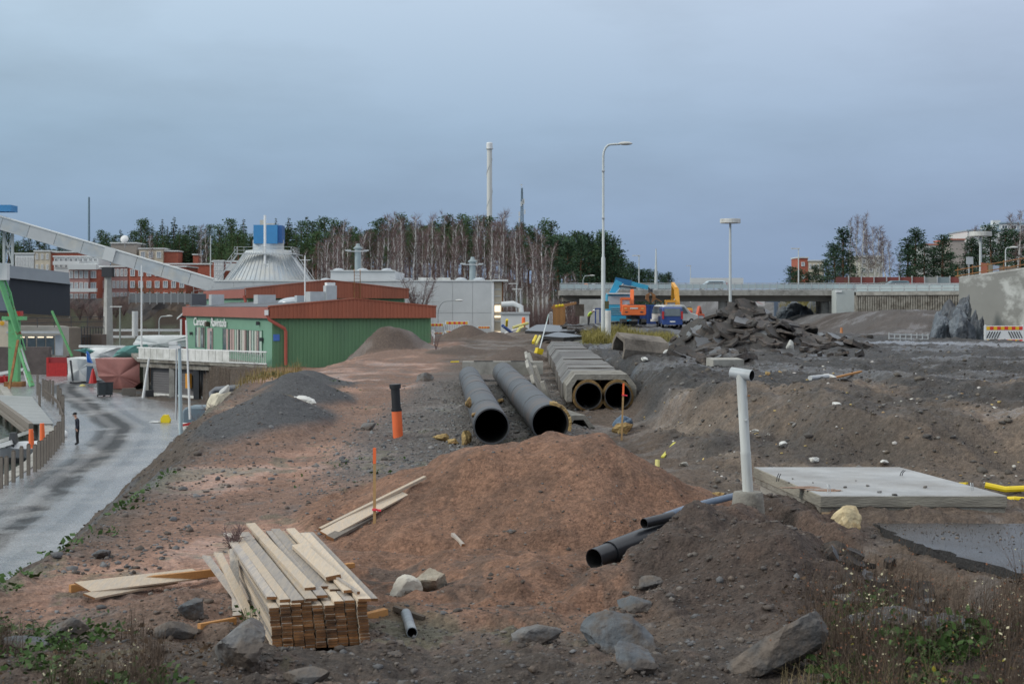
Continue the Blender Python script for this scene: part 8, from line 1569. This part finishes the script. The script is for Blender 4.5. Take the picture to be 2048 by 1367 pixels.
x, D = region(2600, 470, 650, 60, 112, lambda x, D: (x < crest_x(D) + 2.2) & (x > crest_x(D) - 3)); stalks('bank_grass', 'tall yellowed grass on the bank before the green hall', x, D, .2, .75, .012, mat('rusty_grass', (.26, .19, .07), .9, .3, 3), .4)
x, D = region(14000, 1165, 1345, 88, 107, lambda x, D: (((x - 6.9) / 3.5) ** 2 + ((D - 98) / 9.5) ** 2 < 1) & clump(x * .5, D * .3, 88, -.16)); stalks('verge_grass', 'yellow-green autumn grass round the curved lamp foot', x, D, .2, .9, .017, mat('verge_straw', (.25, .215, .06), .8, .5, 4), .45)
x, D = region(2200, 1335, 1470, 82, 92, lambda x, D: clump(x * .35, D * .2, 86, .05)); stalks('verge_grass', 'yellow grass tufts left of the big asphalt heap', x, D, .25, .9, .014, L_gras, .45)
x, D = region(15000, 600, 1190, 222, 262); stalks('undergrowth', 'brown leafless undergrowth below the birches', x, D, 1.0, 4.5, .030, twig, .35)
x, D = region(2600, 1560, 1700, 236, 262); stalks('undergrowth', 'brown scrub on the slope right of the bridge', x, D, .5, 2.5, .03, L_gras, .4)
x, D = region(420, 1560, 2080, 12.5, 17.5, lambda x, D: x > 2.5); leaves('dead_leaves', 'brown dead leaves and bits lying in the lower right corner', list(zip(x, D, [1] * len(x))), 6, .035, mat('dead_leaf', (.10, .062, .035), .9, .5, 6), .08, .12)
x, D = region(240, -40, 480, 12.5, 16.2); leaves('dead_leaves', 'brown dead leaves and bits lying in the lower left corner', list(zip(x, D, [1] * len(x))), 6, .035, MATS['dead_leaf'], .06, .12)
def leafy(px, py, D, n, label, ll=.07):
    x = X_(px, D); g = G(x, D); t = thing('leafy_plant', label, 'plant', (x, D, g)); q = n; an = rg.uniform(0, 6.28, q); r = np.abs(rg.normal(0, .10, q)); C = np.stack([x + r * np.cos(an), D + r * np.sin(an), g + rg.uniform(.02, .26, q)], 1); s = rg.uniform(ll * .6, ll * 1.2, q); V, Fq = sprays(C, np.stack([np.cos(an), np.sin(an), rg.uniform(-.2, .7, q)], 1), s, s * .36, rg); o = bpy.data.objects.new('foliage', np_mesh('foliage', V - np.array([x, D, g]), Fq, L_green)); COL.objects.link(o); o.parent = t
    mb = MB()
    for k in range(5): mb.tube([(x, D, g - .03), (x + rg.normal(0, .07), D + rg.normal(0, .07), g + .24)], [.005, .003], 4, caps=False)
    mb.build('stem', mat('green_stem', (.10, .13, .04), .7, .2, 5), t)
for px, py, D, n, lab in ((1684, 1160, 16.2, 60, 'bright green leafy plant between two stones under the foam lump'), (1730, 1190, 15.4, 40, 'ferny green plant in front of the blue-grey stone'), (1800, 1265, 14.4, 60, 'broad-leaved green plant in the middle of the weeds'), (1858, 1290, 14.0, 55, 'broad-leaved green plant lower right in the weeds'), (1660, 1200, 15.2, 26, 'small green plant beside the muddy boulder'), (500, 1182, 16.4, 34, 'pale green plant growing against the left side of the board stack'), (105, 1320, 13.3, 50, 'bright green leafy plant low in the left weeds'), (225, 1345, 13.0, 60, 'bright green leafy plant at the bottom left of the boulder')): leafy(px, py, D, n, lab)
v, f = rock_mesh(633, (.06, .04, .03), 3, 12, .4); c = on(1771, 13.6, .05); mb = MB(); mb.add((v + np.array(c)).tolist(), f); mb.build('white_paper', white, loc=tuple(c), label='crumpled white paper among the lower right weeds', cat='paper')
